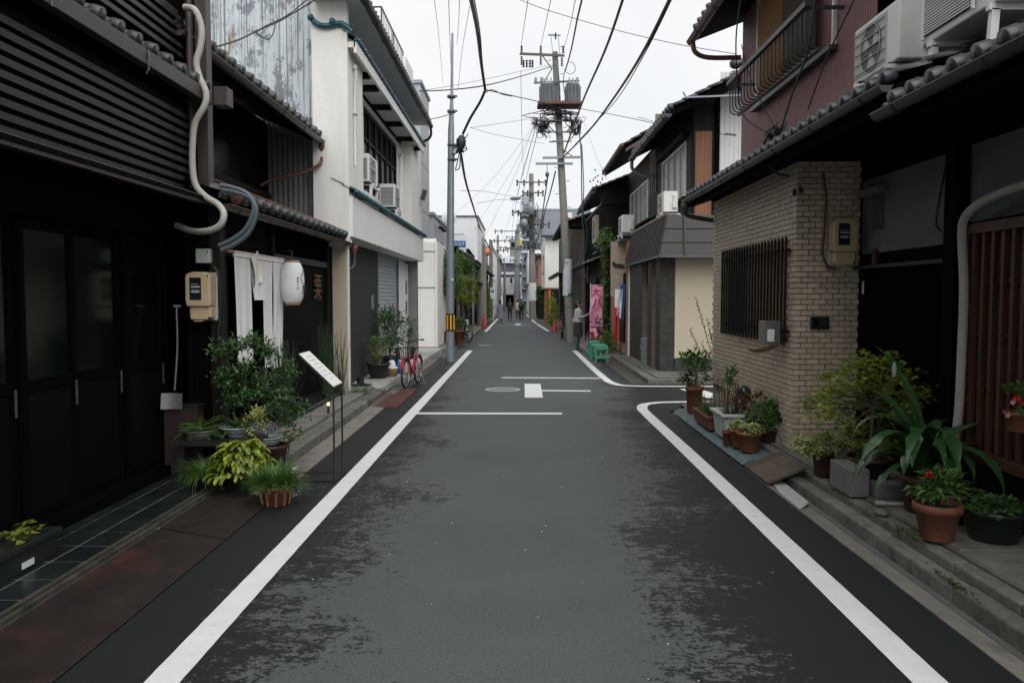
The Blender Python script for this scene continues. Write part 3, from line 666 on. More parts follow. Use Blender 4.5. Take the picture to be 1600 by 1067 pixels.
# corner kerbs at the side street (both corners)
ck = struct(MB().box(2.3, 8, 11.15, 11.3, -.1, .07).box(2.6, 8, 10.75, 11.15, -.1, .03), 'side_street_kerb', kerbmat)
fk = struct(MB().box(2.35, 9, 14.5, 14.72, -.1, .08).box(2.55, 9, 14.72, 16, -.1, .10).box(2.35, 2.55, 14.72, 20.5, -.1, .08).box(2.55, 3.0, 16, 20.5, -.1, .10), 'far_corner_kerb', kerbmat)
struct(B(2.05, 2.35, 14.5, 26, -.1, .004), 'right_gutter', wetcon)
struct(B(1.9, 3.2, 20.5, 50, -.1, .03), 'far_right_pavement', concrete)
struct(B(-3.4, -1.9, 30, 80, -.1, .03), 'far_left_pavement', concrete)

# ============================================================ LEFT HOUSE 1 (dark machiya with louvres)
h1 = thing('dark_townhouse', 'dark two storey wooden townhouse with brown metal louvres over sliding doors', 'house', (-3.2, 5, 0))
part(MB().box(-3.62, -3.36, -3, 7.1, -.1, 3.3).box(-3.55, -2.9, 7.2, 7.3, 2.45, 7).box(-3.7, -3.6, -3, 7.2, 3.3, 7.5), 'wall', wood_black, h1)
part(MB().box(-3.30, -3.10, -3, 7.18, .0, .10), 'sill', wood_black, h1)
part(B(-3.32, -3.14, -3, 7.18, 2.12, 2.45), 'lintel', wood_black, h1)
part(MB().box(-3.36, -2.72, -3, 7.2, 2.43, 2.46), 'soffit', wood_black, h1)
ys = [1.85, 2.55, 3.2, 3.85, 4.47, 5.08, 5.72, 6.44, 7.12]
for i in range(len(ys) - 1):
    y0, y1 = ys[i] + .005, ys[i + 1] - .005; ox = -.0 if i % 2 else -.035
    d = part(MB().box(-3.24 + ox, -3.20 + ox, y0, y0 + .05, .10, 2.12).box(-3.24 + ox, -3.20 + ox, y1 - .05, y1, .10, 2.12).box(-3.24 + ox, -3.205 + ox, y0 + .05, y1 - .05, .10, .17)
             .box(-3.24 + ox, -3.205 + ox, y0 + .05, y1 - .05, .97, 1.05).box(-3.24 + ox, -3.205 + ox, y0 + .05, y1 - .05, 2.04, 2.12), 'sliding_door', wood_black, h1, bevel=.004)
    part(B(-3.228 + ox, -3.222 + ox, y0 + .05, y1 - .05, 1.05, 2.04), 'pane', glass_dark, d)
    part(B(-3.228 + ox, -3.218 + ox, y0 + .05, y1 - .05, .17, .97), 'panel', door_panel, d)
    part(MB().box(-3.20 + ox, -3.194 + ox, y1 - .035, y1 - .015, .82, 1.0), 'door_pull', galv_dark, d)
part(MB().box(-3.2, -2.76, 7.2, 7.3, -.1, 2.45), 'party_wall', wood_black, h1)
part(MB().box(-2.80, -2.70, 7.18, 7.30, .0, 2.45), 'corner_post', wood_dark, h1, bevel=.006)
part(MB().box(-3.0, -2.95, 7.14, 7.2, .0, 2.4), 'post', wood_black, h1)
# louvre screen
part(B(-2.79, -2.73, -3, 7.18, 2.40, 2.47), 'bottom_rail', brown_metal, h1, bevel=.004)
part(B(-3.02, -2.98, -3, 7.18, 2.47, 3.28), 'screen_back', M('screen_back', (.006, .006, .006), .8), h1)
me = MB().prism([(-.05, .0), (.0, -.012), (.004, .030), (-.046, .036)], -5, 5, 'y').mesh('slat', louver)
pieces(me, 'slat', h1, [((-2.915, 2.12, 2.53 + .078 * k), None) for k in range(9)])
fas = part(B(-2.80, -2.72, -3, 7.13, 3.285, 3.40), 'fascia_gutter', brown_metal, h1, bevel=.006)
part(MB().box(-2.719, -2.714, 2.9, 2.93, 3.28, 3.41).box(-2.719, -2.714, 4.69, 4.71, 3.28, 3.41).box(-2.719, -2.714, 5.9, 5.92, 3.25, 3.40), 'gutter_strap', galv_dark, fas)
part(MB().tube(bez([(-2.712, 5.9, 3.37), (-2.70, 5.9, 3.31), (-2.73, 5.9, 3.22)], 4), .006, 5), 'hook', galv_dark, fas)
roof(h1, -2.78, 3.44, -3.3, 3.62, 1.0, 7.15, .26, kawara, r=.045)
part(MB().box(-2.68, -2.56, 7.05, 7.2, 3.27, 3.43), 'beam_end', brown_metal, h1, bevel=.004)
part(MB().box(-2.86, -2.76, 7.12, 7.24, 2.45, 7), 'metal_post', brown_metal, h1, bevel=.004)
part(MB().cyl((-2.90, 7.1, 2.45), (-2.90, 7.1, 7), .032, 12), 'downpipe', gutter_m, h1)
part(MB().tube(bez([(-2.90, 7.05, 2.55), (-2.87, 7.0, 2.46), (-2.75, 6.98, 2.44), (-2.64, 6.98, 2.43)], 5), .03, 10), 'pipe_elbow', rust_pipe, h1)
# upper balcony louvres and window
me = MB().prism([(-.03, .0), (.0, -.01), (.003, .026), (-.03, .03)], -3.2, 3.2, 'y').mesh('balcony_slat', louver)
pieces(me, 'balcony_slat', h1, [((-2.97, 3.95, 3.70 + .078 * k), None) for k in range(5)])
part(B(-3.2, -3.1, 1, 7.12, 3.62, 4.06), 'balcony_panel', wood_black, h1)
part(B(-3.1, -3.0, 1, 7.12, 4.05, 4.10), 'balcony_rail', brown_metal, h1)
window_x(h1, -3.15, 3.5, 6.95, 4.12, 5.2, cols=4, fm=white_plastic, gm=glass_mat('teal_glass', (.03, .07, .075), .08))

# things on the party wall
hose = [atY(u, v, Y) for u, v, Y in ((289, 12, 6.95), (305, 17, 6.9), (315, 45, 6.9), (313, 75, 6.9), (307, 98, 6.9), (312, 122, 6.9), (322, 145, 6.9), (320, 165, 6.9), (305, 192, 6.9), (301, 225, 6.9), (301, 262, 6.9), (306, 290, 6.9), (322, 308, 6.9), (341, 320, 6.85), (350, 335, 6.8), (344, 352, 6.8), (325, 361, 6.85), (300, 361, 7.0), (276, 352, 7.1))]
t = single(MB().tube(bez(hose, 5), .028, 12), 'drain_hose', hose_white, 'thick white lagged hose snaking down the brown metal post', 'hose', hose[8])
for k, rr in ((0, .020), (1, .020)):
    o_ = (.0, .0, -.035 * k)
    pts = [atY(u + 4 * k, v + 7 * k, 6.85) for u, v in ((344, 290), (362, 293), (385, 302), (396, 318), (394, 338), (382, 360), (362, 375), (342, 384))]
    single(MB().tube(bez(pts, 6), rr, 10), 'cable_conduit', conduit, ['outer of two blue grey conduits looping below the brown post', 'inner of two blue grey conduits looping below the brown post'][k], 'conduit', pts[3], 'paired conduits on the party wall')
em = thing('electric_meter', 'cream electric meter with black dial window on the dark left party wall', 'electric meter', (-2.84, 7.1, 1.4))
def meter(t, x, y, z):
    """front faces the camera side (-y), x,z = centre"""
    part(B(x - .105, x + .12, y - .03, y, z - .22, z + .215), 'backplate', pale_plastic, t, bevel=.012)
    b = MB().prism([(x-.105, z-.09), (x-.115, z-.04), (x-.115, z+.17), (x-.10, z+.20), (x-.05, z+.215), (x+.05, z+.215), (x+.10, z+.20), (x+.11, z+.17), (x+.11, z-.04), (x+.105, z-.09)], y - .17, y - .03, 'y')
    part(b, 'cover', cream_plastic, t, bevel=.012)
    part(MB().prism([(x-.08, z-.21), (x-.09, z-.18), (x-.09, z-.09), (x+.10, z-.09), (x+.10, z-.19), (x+.08, z-.21)], y - .14, y - .03, 'y'), 'terminal_cover', cream_plastic, t, bevel=.012)
    w = part(B(x - .07, x + .03, y - .176, y - .169, z - .03, z + .165), 'dial_window', M('dial_black', (.006, .012, .013), .15), t)
    m2 = MB()
    for i in range(5): m2.box(x - .055 + i * .016, x - .045 + i * .016, y - .179, y - .176, z + .075, z + .092)
    m2.box(x - .055, x + .012, y - .179, y - .176, z + .105, z + .108)
    part(m2, 'dial_figures', grey_ink, w)
    part(MB().prism([(x-.062, z+.042), (x-.05, z+.030), (x+.018, z+.030), (x+.018, z+.055), (x-.05, z+.055)], y - .179, y - .176, 'y'), 'dial_plate', M('dial_plate', (.28, .30, .32), .4), w)
    part(MB().cyl((x + .09, y - .175, z + .18), (x + .09, y - .165, z + .18), .008).cyl((x + .09, y - .16, z - .19), (x + .09, y - .135, z - .19), .008), 'screw', black_metal, t)
    part(MB().box(x - .06, x + .02, y - .12, y - .06, z - .225, z - .208), 'terminal_block', cream_plastic, t)
meter(em, -2.845, 7.195, 1.60)
jb = thing('junction_box', 'small white junction box above the left electric meter', 'junction box', (-2.82, 7.19, 1.9))
part(B(-2.90, -2.77, 7.12, 7.195, 1.895, 2.025), 'box', pale_plastic, jb, bevel=.012)
part(MB().cyl((-2.79, 7.118, 2.0), (-2.79, 7.122, 2.0), .008), 'screw', black_metal, jb)
pts = [(-2.755, 7.13, 1.87), (-2.73, 7.1, 1.86), (-2.69, 7.1, 1.80), (-2.68, 7.12, 1.65), (-2.70, 7.14, 1.4), (-2.72, 7.14, 1.2)]
single(MB().tube(bez(pts, 6), .011, 8), 'meter_cable', cable_m, 'black cable curving down the post beside the left meter', 'cable', pts[0])
# shovel leaning by the door
sv = thing('shovel', 'grey square bladed shovel standing handle up by the party wall', 'shovel', (-3.0, 7.05, .3))
a = atY(273, 610, 6.95); b = atY(276, 478, 7.1)
part(MB().tube(bez([a, a.lerp(b, .5) + Vector((.015, 0, 0)), b], 5), .010, 8), 'handle', galv_dark, sv)
part(MB().box(b.x - .02, b.x + .04, 7.08, 7.10, b.z - .01, b.z + .01), 'grip', galv, sv)
a2 = atY(252, 618, 6.93); b2 = atY(286, 640, 6.93)
part(MB().sheet(6, 4, lambda u, v: (a2.x + (b2.x - a2.x) * u, 6.93 + .03 * math.cos(PI * (u - .5)) - v * .02, a2.z + .02 - (.14) * v)), 'blade', M('shovel_blade', (.17, .165, .16), .5, metal=.3), sv)
rb = thing('rusty_box', 'old rust brown box on the floor behind the shovel', 'box', (-3.05, 7.1, .05))
part(B(-3.16, -2.86, 6.98, 7.15, .02, .62), 'body', M('rust_brown_box', (.018, .007, .005), .7, var=.3), rb, bevel=.01)
part(B(-3.17, -2.85, 6.97, 7.16, .62, .635), 'lid', pot_dark, rb, bevel=.004)

# planter bottom-left
bp = thing('window_box_planter', 'black plastic trough planter with white care label on the slate tiles', 'planter', (-2.95, 4.3, .02))
def trough(t, x0, x1, y0, y1, z0, z1, mat, fl=.02, th=.012, sm=None):
    m = MB(); o = [(x0, y0), (x1, y0), (x1, y1), (x0, y1)]
    def ring(f, z): return [(x0 - f, y0 - f, z), (x1 + f, y0 - f, z), (x1 + f, y1 + f, z), (x0 - f, y1 + f, z)]
    vs = ring(-fl * .6, z0) + ring(fl * .2, z1 - .03) + ring(fl, z1 - .03) + ring(fl, z1) + ring(-th, z1) + ring(-th - fl * .3, z1 - .05)
    fs = [(3, 2, 1, 0)] + [(4*j+k, 4*j+(k+1)%4, 4*j+4+(k+1)%4, 4*j+4+k) for j in range(5) for k in range(4)]
    m._add(vs, fs); part(m, 'trough', mat, t, bevel=.004)
    part(B(x0 + th, x1 - th, y0 + th, y1 - th, z1 - .06, z1 - .045), 'soil', soil, t)
trough(bp, -3.06, -2.83, 3.75, 4.78, .022, .19, pot_dark)
part(B(-2.829, -2.824, 4.42, 4.53, .05, .085), 'care_label', sign_white, bp)
fb = MB()
for i in range(50): 
    p = (random.uniform(-3.02, -2.86), random.uniform(4.1, 4.72), .17 + random.uniform(0, .06)); fb.leaf(p, (random.uniform(-1, 1), random.uniform(-1, 1), random.uniform(.2, 1)), random.uniform(.05, .08), .05, .3)
part(fb, 'foliage', leaf_lime, bp, kind='stuff')
fr = MB()
for i in range(60):
    fr.strap((-2.93, 3.95, .17), random.uniform(-2, 1.6), random.uniform(.15, .3), .012, random.uniform(.3, 1.2), random.uniform(1, 2), 5)
for i in range(4): fr.strap((-2.95, 4.0, .15), random.uniform(-1, .4), .26, .07, .5, 1.2, 6)
part(fr, 'fern', leaf_mid, bp, kind='stuff')

# ============================================================ LEFT SHOP (noren, lantern)
s1 = thing('confectionery_shop', 'low black shop front with tiled eaves and recessed dark upper storey', 'shop', (-2.9, 9.6, 0))
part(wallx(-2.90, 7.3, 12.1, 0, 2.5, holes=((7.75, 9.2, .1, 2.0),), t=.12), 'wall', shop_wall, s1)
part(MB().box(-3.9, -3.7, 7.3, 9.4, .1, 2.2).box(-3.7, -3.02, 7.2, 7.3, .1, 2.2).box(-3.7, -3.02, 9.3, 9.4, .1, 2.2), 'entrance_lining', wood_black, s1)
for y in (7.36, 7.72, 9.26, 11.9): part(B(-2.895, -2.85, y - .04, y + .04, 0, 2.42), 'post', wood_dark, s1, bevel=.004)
part(B(-2.895, -2.86, 9.3, 11.86, 2.02, 2.10), 'rail', M('worn_rail', (.035, .038, .04), .5), s1)
me = B(-.012, .012, -.01, .01, 0, .3).mesh('lattice_bar', wood_black)
pieces(me, 'lattice_bar', s1, [((-2.88, 9.4 + .07 * k, 2.11), None) for k in range(34)])
part(B(-2.88, -2.68, 9.4, 11.9, .17, .26), 'base_board', wood_dark, s1, bevel=.01)
part(B(-2.70, -2.64, 9.0, 11.95, .17, .19), 'base_edge', M('base_edge', (.07, .07, .068), .6), s1)
# lower roof
roof(s1, -2.60, 2.50, -3.80, 2.95, 6.95, 12.15, .27, kawara, r=.05)
gutter(s1, -2.57, 2.40, 6.95, 12.2, .05, gutter_m)
part(MB().lathe([(.0, -.02), (.03, -.02), (.05, -.01), (.052, .01), (.02, .02)], (-2.45, 6.93, 2.44), 16, 'y').lathe([(.0, -.03), (.018, -.03), (.02, 0)], (-2.45, 6.91, 2.44), 12, 'y'), 'ridge_end', rust_pipe, s1)
part(MB().lathe([(.045, .02), (.06, .0), (.06, -.04), (.03, -.10), (.028, -.12)], (-2.54, 12.25, 2.36), 14), 'rain_head', rust_pipe, s1)
part(MB().tube(bez([(-2.54, 12.25, 2.26), (-2.54, 12.25, 2.12), (-2.58, 12.2, 2.02), (-2.75, 12.08, 1.96), (-2.85, 12.02, 1.94)], 5), .026, 10), 'downpipe', gutter_m, s1)
# upper storey
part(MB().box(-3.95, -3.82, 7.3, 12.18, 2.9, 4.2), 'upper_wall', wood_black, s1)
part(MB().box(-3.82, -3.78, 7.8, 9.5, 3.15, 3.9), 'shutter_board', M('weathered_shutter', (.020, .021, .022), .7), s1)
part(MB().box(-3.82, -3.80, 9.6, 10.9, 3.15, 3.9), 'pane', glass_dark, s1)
part(MB().box(-3.79, -3.72, 9.5, 9.6, 2.9, 4.2).box(-3.79, -3.72, 7.3, 12, 3.05, 3.12), 'post', wood_dark, s1)
roof(s1, -2.98, 3.98, -4.3, 4.55, 7.0, 12.2, .27, kawara, r=.05)
gutter(s1, -2.95, 3.90, 7.0, 12.25, .05, gutter_m)
part(MB().lathe([(.04, .02), (.055, .0), (.055, -.05), (.028, -.12), (.028, -.2)], (-2.95, 12.0, 3.86), 14).tube(bez([(-2.95, 12.0, 3.68), (-2.97, 11.9, 3.55), (-3.2, 11.85, 3.42), (-3.6, 11.7, 3.30), (-3.75, 11.6, 3.2)], 5), .024, 8), 'rain_pipe', rust_pipe, s1)
part(MB().tube([(-3.72, 8.0, 3.02), (-2.75, 12.0, 2.62)], .022, 8), 'roof_pipe', rust_pipe, s1)
# corrugated side wall of the white building seen above
cw = thing('corrugated_wall', 'tall peeling pale blue corrugated steel wall above the shop roof', 'wall', (-3.9, 12.2, 0))
part(corrug((-6.2, 12.24, 0), (1, 0, 0), 3.12, 4.28, 6.3, .078, .024), 'upper_sheet', corr_old, cw)
part(corrug((-6.2, 12.235, 0), (1, 0, 0), 3.12, 6.28, 9, .078, .024), 'top_sheet', corr_old, cw)
part(corrug((-6.2, 12.23, 0), (1, 0, 0), 3.12, 2.6, 4.3, .078, .024), 'lower_sheet', corr_shaded, cw)  # same wall seen below the eave, with its shade painted in
# noren curtain
nr = thing('shop_curtain', 'long white cloth curtain split into panels hung over the dark shop doorway', 'curtain', (-2.78, 8.5, 2))
part(MB().cyl((-2.78, 7.60, 2.03), (-2.78, 9.42, 2.03), .016, 10), 'pole', wood_pale, nr)
def cloth(y0, y1, z0, z1, x=-2.775, amp=.012, seed=0, taper=0):
    return MB().sheet(14, 16, lambda u, v: (x + amp * math.sin(u * 13 + seed) * (.3 + v) + .02 * v * math.sin(seed * 3 + v * 2), y0 + (y1 - y0) * (u + taper * v * (.5 - u)) + .01 * math.sin(v * 5 + seed), z1 - (z1 - z0) * v))
for k, (y0, y1, z0) in enumerate(((7.74, 8.20, .92), (8.22, 8.62, 1.56), (8.64, 8.97, .82), (8.99, 9.36, .78))):
    part(cloth(y0, y1, z0, 2.045, seed=k * 1.7, taper=.06), 'cloth_panel', cloth_white, nr)
part(MB().box(-2.79, -2.765, 7.74, 9.36, 1.985, 2.045), 'header', cloth_white, nr, bevel=.008)
tw = single(MB().sheet(8, 14, lambda u, v: (-2.748 + .02 * math.sin(u * 5 + v * 2) - .01, 8.16 + .30 * u + .05 * v + (.05 * math.sin(v * 3)), 2.05 - .33 * v - .03 * math.cos(u * 3))), 'hanging_towel', cloth_cream, 'cream towel folded over the top of the white shop curtain', 'towel', (-2.75, 8.3, 2))
# lantern
ln = thing('paper_lantern', 'white paper lantern with black writing hanging beside the shop curtain', 'lantern', (-2.64, 9.25, 1.5))
pr = [(.07, -.235)]
for i in range(31):
    t_ = i / 30; a = -1 + 2 * t_; r_ = .085 + .05 * (1 - abs(a) ** 3.2) ; pr.append((r_ + .0016 * (i % 2), a * .235))
pr.append((.07, .235))
part(MB().lathe(pr, (-2.64, 9.25, 1.755), 32), 'paper_body', paper, ln)
part(MB().lathe([(.05, .232), (.082, .232), (.082, .258), (.05, .258)], (-2.64, 9.25, 1.755), 24), 'top_rim', wood_pale, ln)
part(MB().lathe([(.0, -.258), (.082, -.258), (.082, -.232), (.05, -.232)], (-2.64, 9.25, 1.755), 24), 'bottom_rim', wood_pale, ln)
part(MB().tube([(-2.64, 9.25, 2.01), (-2.64, 9.25, 2.12), (-2.85, 9.25, 2.14)], .006, 6), 'hanger', black_metal, ln)
def on_lantern(ch, size, ang, dz):
    x = -2.64 + .1375 * math.cos(ang); y = 9.25 + .1375 * math.sin(ang)
    text(ch, size, ink, 'lettering', ln, (x, y, 1.755 + dz), (R(90), 0, ang + R(90)), .001)
for i, ch in enumerate('御菓子司'): on_lantern(ch, .026, R(-48), .05 - i * .038)
on_lantern('栗', .13, R(-2), -.09); on_lantern('丸', .035, R(-10), .14)
ring = [(-2.64 + .139 * math.cos(R(-2) + .07 * math.cos(a) / .1375), 9.25 + .139 * math.sin(R(-2) + .07 * math.cos(a) / .1375), 1.755 + .055 + .065 * math.sin(a)) for a in [2 * PI * k / 24 for k in range(24)]]
part(MB().tube(ring, .003, 5, closed=True), 'painted_ring', ink, ln)
ks = thing('kanji_sign', 'gold carved chestnut character mounted on the black shop wall', 'sign', (-2.89, 11.3, 1.5))
text('栗', .42, gold, 'character', ks, (-2.875, 11.32, 1.70), FACE_PX, .012, sx=1.0)
# menu stand at the roadside
st = thing('menu_stand', 'thin black floor stand holding a tilted white menu board at the road edge', 'sign stand', (-1.75, 6.95, 0))
nd = Vector((.70, 0, .72)).normalized()
A1 = Vector((-1.60, 6.78, .815)); A2 = Vector((-1.60, 7.12, .815)); up_ = Vector((-.30, 0, .29))
mb = MB(); cc = (A1 + A2) / 2 + up_ / 2; an = math.atan2(.29, -.30)
mb.obox(cc, (.42, .34, .018), Euler((0, -an, 0)))
part(mb, 'frame', black_metal, st, bevel=.002)
part(MB().obox(cc + Vector((.29, 0, .30)).normalized() * .011, (.405, .325, .004), Euler((0, -an, 0))), 'menu_board', white_plastic, st)
mb = MB(); 
for i in range(7):
    q = cc + Vector((.29, 0, .30)).normalized() * .0135 + Vector((-.30, 0, .29)).normalized() * (.15 - i * .045) + Vector((0, random.uniform(-.02, .02), 0))
    mb.obox(q, (.012, random.uniform(.12, .24), .0008), Euler((0, -an, 0)))
part(mb, 'menu_print', grey_ink, st)
part(MB().box(-1.607, -1.593, 6.783, 6.797, .01, .81), 'post', black_metal, st); part(MB().box(-1.607, -1.593, 7.103, 7.117, .01, .81), 'post', black_metal, st)
part(MB().box(-1.99, -1.58, 6.77, 6.79, .002, .014).box(-1.99, -1.58, 7.11, 7.13, .002, .014).box(-1.6, -1.58, 6.79, 7.11, .002, .014).box(-1.99, -1.97, 6.79, 7.11, .002, .014).box(-1.97, -1.6, 6.79, 7.11, .002, .006), 'base', black_metal, st)
# ---- plants beside the shop
def grassy(n, r, L, W, sp=(.2, 1.4), bend=(.6, 1.8)):
    def fn(mb, c):
        for i in range(n):
            a = random.uniform(0, 2 * PI); q = r * math.sqrt(random.random()) * .6
            mb.strap((c[0] + q * math.cos(a), c[1] + q * math.sin(a), c[2] - .01), a + random.gauss(0, .5), L * random.uniform(.6, 1.1), W, random.uniform(*sp), random.uniform(*bend), 5)
    return fn
p1 = thing('potted_grass', 'terracotta coloured ribbed pot of fine grass with white blossom at the kerb', 'potted plant', (-1.88, 6.05, 0))
mb = MB().lathe([(.001, .002), (.095, .002), (.12, .13), (.138, .13), (.138, .155), (.118, .155), (.11, .12)], (-1.88, 6.05, 0), 24)
part(mb, 'pot', terra_plastic, p1)
rb_ = MB()
for k in range(10):
    a = 2 * PI * k / 10; rb_.bar((-1.88 + .1 * math.cos(a), 6.05 + .1 * math.sin(a), .004), (-1.88 + .124 * math.cos(a), 6.05 + .124 * math.sin(a), .13), .018, .012)
part(rb_, 'pot_rib', terra_plastic, p1); part(soil_mb((-1.88, 6.05, 0), .115, .155), 'soil', soil, p1)
mb = MB(); grassy(1300, .17, .23, .005, (.5, 1.57), (.7, 1.9))(mb, (-1.88, 6.05, .14)); part(mb, 'grass', leaf_mid, p1, kind='stuff')
mb = MB(); bush_leaves(mb, (-1.75, 6.08, .17), (.07, .08, .12), 90, .018, .012, 8); part(mb, 'blossom', flower_white, p1, kind='stuff')
mb = MB(); grassy(150, .05, .2, .004, (.2, 1.3), (1, 2.4))(mb, (-1.78, 6.08, .14)); part(mb, 'blossom_stem', stem_green, p1, kind='stuff')
# hosta: large leaves are individual parts
hos = thing('hosta_plant', 'yellow green broad leaved hosta spilling over a low pot', 'potted plant', (-2.28, 6.45, 0))
part(pot_mb((-2.28, 6.45, .0), .17, .16), 'pot', pot_dark, hos)
random.seed(5)
lm = []
for W_ in (.085, .07):
    m_ = MB(); m_.strap((0, 0, 0), 0, .15, W_, .5, 1.7, 6, .3); lm.append(m_.mesh('leaf', leaf_lime))
for i in range(190):
    a = random.uniform(0, 2 * PI); h = random.random(); rr = .20 * (1 - h) ** .5 + .02
    o = bpy.data.objects.new('leaf', random.choice(lm)); COL.objects.link(o); o.parent = hos
    o.location = (rr * math.cos(a), rr * math.sin(a), .14 + h * .27); s_ = random.uniform(.55, .95); o.scale = (s_,) * 3
    o.rotation_euler = (random.uniform(-.4, .4), random.uniform(-.2, .7), a + random.gauss(0, .3))
mb = MB()
for i in range(16):
    a = random.uniform(0, 6.28); mb.tube([(-2.28, 6.45, .12), (-2.28 + .12 * math.cos(a), 6.45 + .12 * math.sin(a), .35)], .005, 5)
part(mb, 'stem', stem_green, hos, kind='stuff')
random.seed(6)
yf = thing('yellow_blossom_plant', 'upright plant with small pale yellow blossom rising behind the hosta', 'plant', (-2.3, 6.75, .1))
mb = MB(); branches(mb, (-2.3, 6.75, .1), [(-2.3 + random.gauss(0, .06), 6.72 + random.gauss(0, .05), random.uniform(.5, .66)) for _ in range(14)], .004); part(mb, 'stem', stem_green, yf)
mb = MB(); bush_leaves(mb, (-2.28, 6.72, .54), (.12, .1, .12), 420, .022, .016, 14); part(mb, 'blossom', M('yellow_blossom', (.34, .36, .10), .6, var=.3, sc=40), yf, kind='stuff')
fg = thing('fern_clump', 'feathery dark green fern clump left of the hosta', 'plant', (-2.62, 6.55, 0))
mb = MB(); grassy(520, .14, .26, .005, (.3, 1.4), (1.0, 2.4))(mb, (-2.6, 6.5, .12)); part(mb, 'foliage', leaf_mid, fg, kind='stuff')
part(pot_mb((-2.6, 6.5, .0), .11, .13), 'pot', pot_dark, fg)
bs = single(MB().box(-2.95, -2.25, 6.62, 7.05, .34, .37).box(-2.9, -2.86, 6.66, 6.7, .02, .34).box(-2.34, -2.30, 6.66, 6.7, .02, .34).box(-2.9, -2.86, 6.96, 7.0, .02, .34).box(-2.34, -2.30, 6.96, 7.0, .02, .34), 'plant_shelf', pot_dark, 'low black plant shelf holding the fern bowl by the party wall', 'shelf', (-2.6, 6.8, 0))
def frond(mb, p, az, L, el, bend, lw=.03):
    q = Vector(p); a = el; sd = Vector((-math.sin(az), math.cos(az), 0)); prev = q.copy(); N = 12
    for i in range(N):
        d = Vector((math.cos(az) * math.cos(a), math.sin(az) * math.cos(a), math.sin(a))); q = q + d * L / N; a -= bend / N
        w = lw * math.sin(PI * (i + 1.5) / (N + 2))
        for s_ in (1, -1): mb.leaf(q, sd * s_ + d * .5, w * 1.6, .010, .2, (0, 0, 1))
        mb.bar(prev, q, .003); prev = q.copy()
def ferny(n, L, lw=.035):
    def fn(mb, c):
        for i in range(n): frond(mb, c, random.uniform(0, 6.28), L * random.uniform(.6, 1.1), random.uniform(.2, 1.2), random.uniform(.8, 1.8), lw)
    return fn
potted('bright green fern in a shallow grey bowl on the black shelf', (-2.78, 6.85, .37), .13, .075, pot_grey, ferny(46, .24), leaf_mid, taper=.55)
potted('broad bright leaved fern in a wide pale bowl beside the potted shrub', (-2.48, 6.95, .37), .15, .09, pot_glaze, lambda mb, c: [mb.strap(c, random.uniform(0, 6.28), random.uniform(.15, .28), .035, random.uniform(.3, 1.2), random.uniform(.8, 1.7), 6) for _ in range(34)], leaf_mid, taper=.6)
# large shrub in blue pot on brown jar
sh = thing('potted_shrub', 'tall glossy leaved shrub with bare branching stems in a pale pot', 'potted plant', (-2.27, 7.0, .13))
part(pot_mb((-2.22, 7.05, .02), .14, .26, .03, .7), 'jar', pot_brown, sh)
part(pot_mb((-2.25, 7.05, .28), .125, .07, .012, .7), 'pot', pot_glaze, sh); part(soil_mb((-2.25, 7.05, .28), .12, .07), 'soil', soil, sh)
random.seed(31)
tips = [atY(u, v, 7.0 + random.uniform(-.18, .18)) for u, v in ((345, 548), (365, 540), (395, 533), (420, 548), (450, 580), (350, 590), (380, 575), (410, 590), (440, 620), (425, 640), (465, 640), (385, 620), (360, 625))]
mb = MB()
k0 = Vector((-2.26, 7.05, .32)); k1 = atY(395, 640, 7.02); k2 = atY(375, 600, 7.02); k3 = atY(410, 610, 7.02)
mb.tube(bez([k0, atY(385, 665, 7.0), k1], 4), .013, 8); mb.tube(bez([k1, k2, tips[0]], 4), [.011 - .0009 * i for i in range(9)], 6); mb.tube(bez([k1, k3, tips[3]], 4), [.011 - .0009 * i for i in range(9)], 6)
branches(mb, k2, tips[:3] + tips[5:7], .006); branches(mb, k3, [tips[3], tips[4], tips[7], tips[8]], .006); branches(mb, k1, tips[9:], .006)
part(mb, 'stem', bark, sh)
mb = MB()
for q in tips + [k2, k3]:
    for i in range(190):
        d = Vector((random.gauss(0, 1), random.gauss(0, 1), random.gauss(0, 1))); p = q + Vector((random.gauss(0, .045), random.gauss(0, .06), random.gauss(0, .04)))
        mb.leaf(p, d + Vector((0, 0, .4)), random.uniform(.035, .06), random.uniform(.02, .03), random.uniform(0, .5))
part(mb, 'foliage', leaf_dark, sh, kind='stuff')
lp = thing('low_shrub', 'small bright leaved plant at the foot of the tall shrub', 'plant', (-2.0, 7.1, .16))
mb = MB()
for i in range(60): mb.leaf(Vector((-2.08, 7.15, .34)) + Vector((random.gauss(0, .07), random.gauss(0, .07), random.gauss(0, .04))), (random.uniform(-1, 1), random.uniform(-1, 1), random.uniform(0, 1)), .07, .035, .3)
part(mb, 'foliage', leaf_mid, lp, kind='stuff'); part(MB().tube([(-2.12, 7.2, .16), (-2.08, 7.15, .34)], .006, 6), 'stem', bark, lp)
# horsetail clumps
for i, (x, y, n, H, lab) in enumerate(((-2.66, 8.9, 90, .95, 'nearer clump of tall thin horsetail reeds standing in the pebbles'), (-2.66, 10.9, 90, 1.1, 'farther clump of tall thin horsetail reeds by the shop corner'), (-2.60, 11.5, 22, .95, 'sparse horsetail reeds behind the menu board at the wall end'))):
    t = thing('horsetail', lab, 'reeds', (x, y, .137), 'horsetail clumps')
    mb = MB()
    for k in range(n):
        a = random.uniform(0, 6.28); q = random.uniform(0, .07); h = H * random.uniform(.55, 1.05); tx = x + q * math.cos(a) + random.gauss(0, .07); ty = y + q * math.sin(a) + random.gauss(0, .1)
        mb.tube([(x + q * math.cos(a), y + q * math.sin(a), .137), ((x + tx) / 2 + random.gauss(0, .01), (y + ty) / 2, .137 + h * .5), (tx, ty, .137 + h)], [.0045, .004, .002], 5)
    part(mb, 'stem', stem_green, t, kind='stuff')
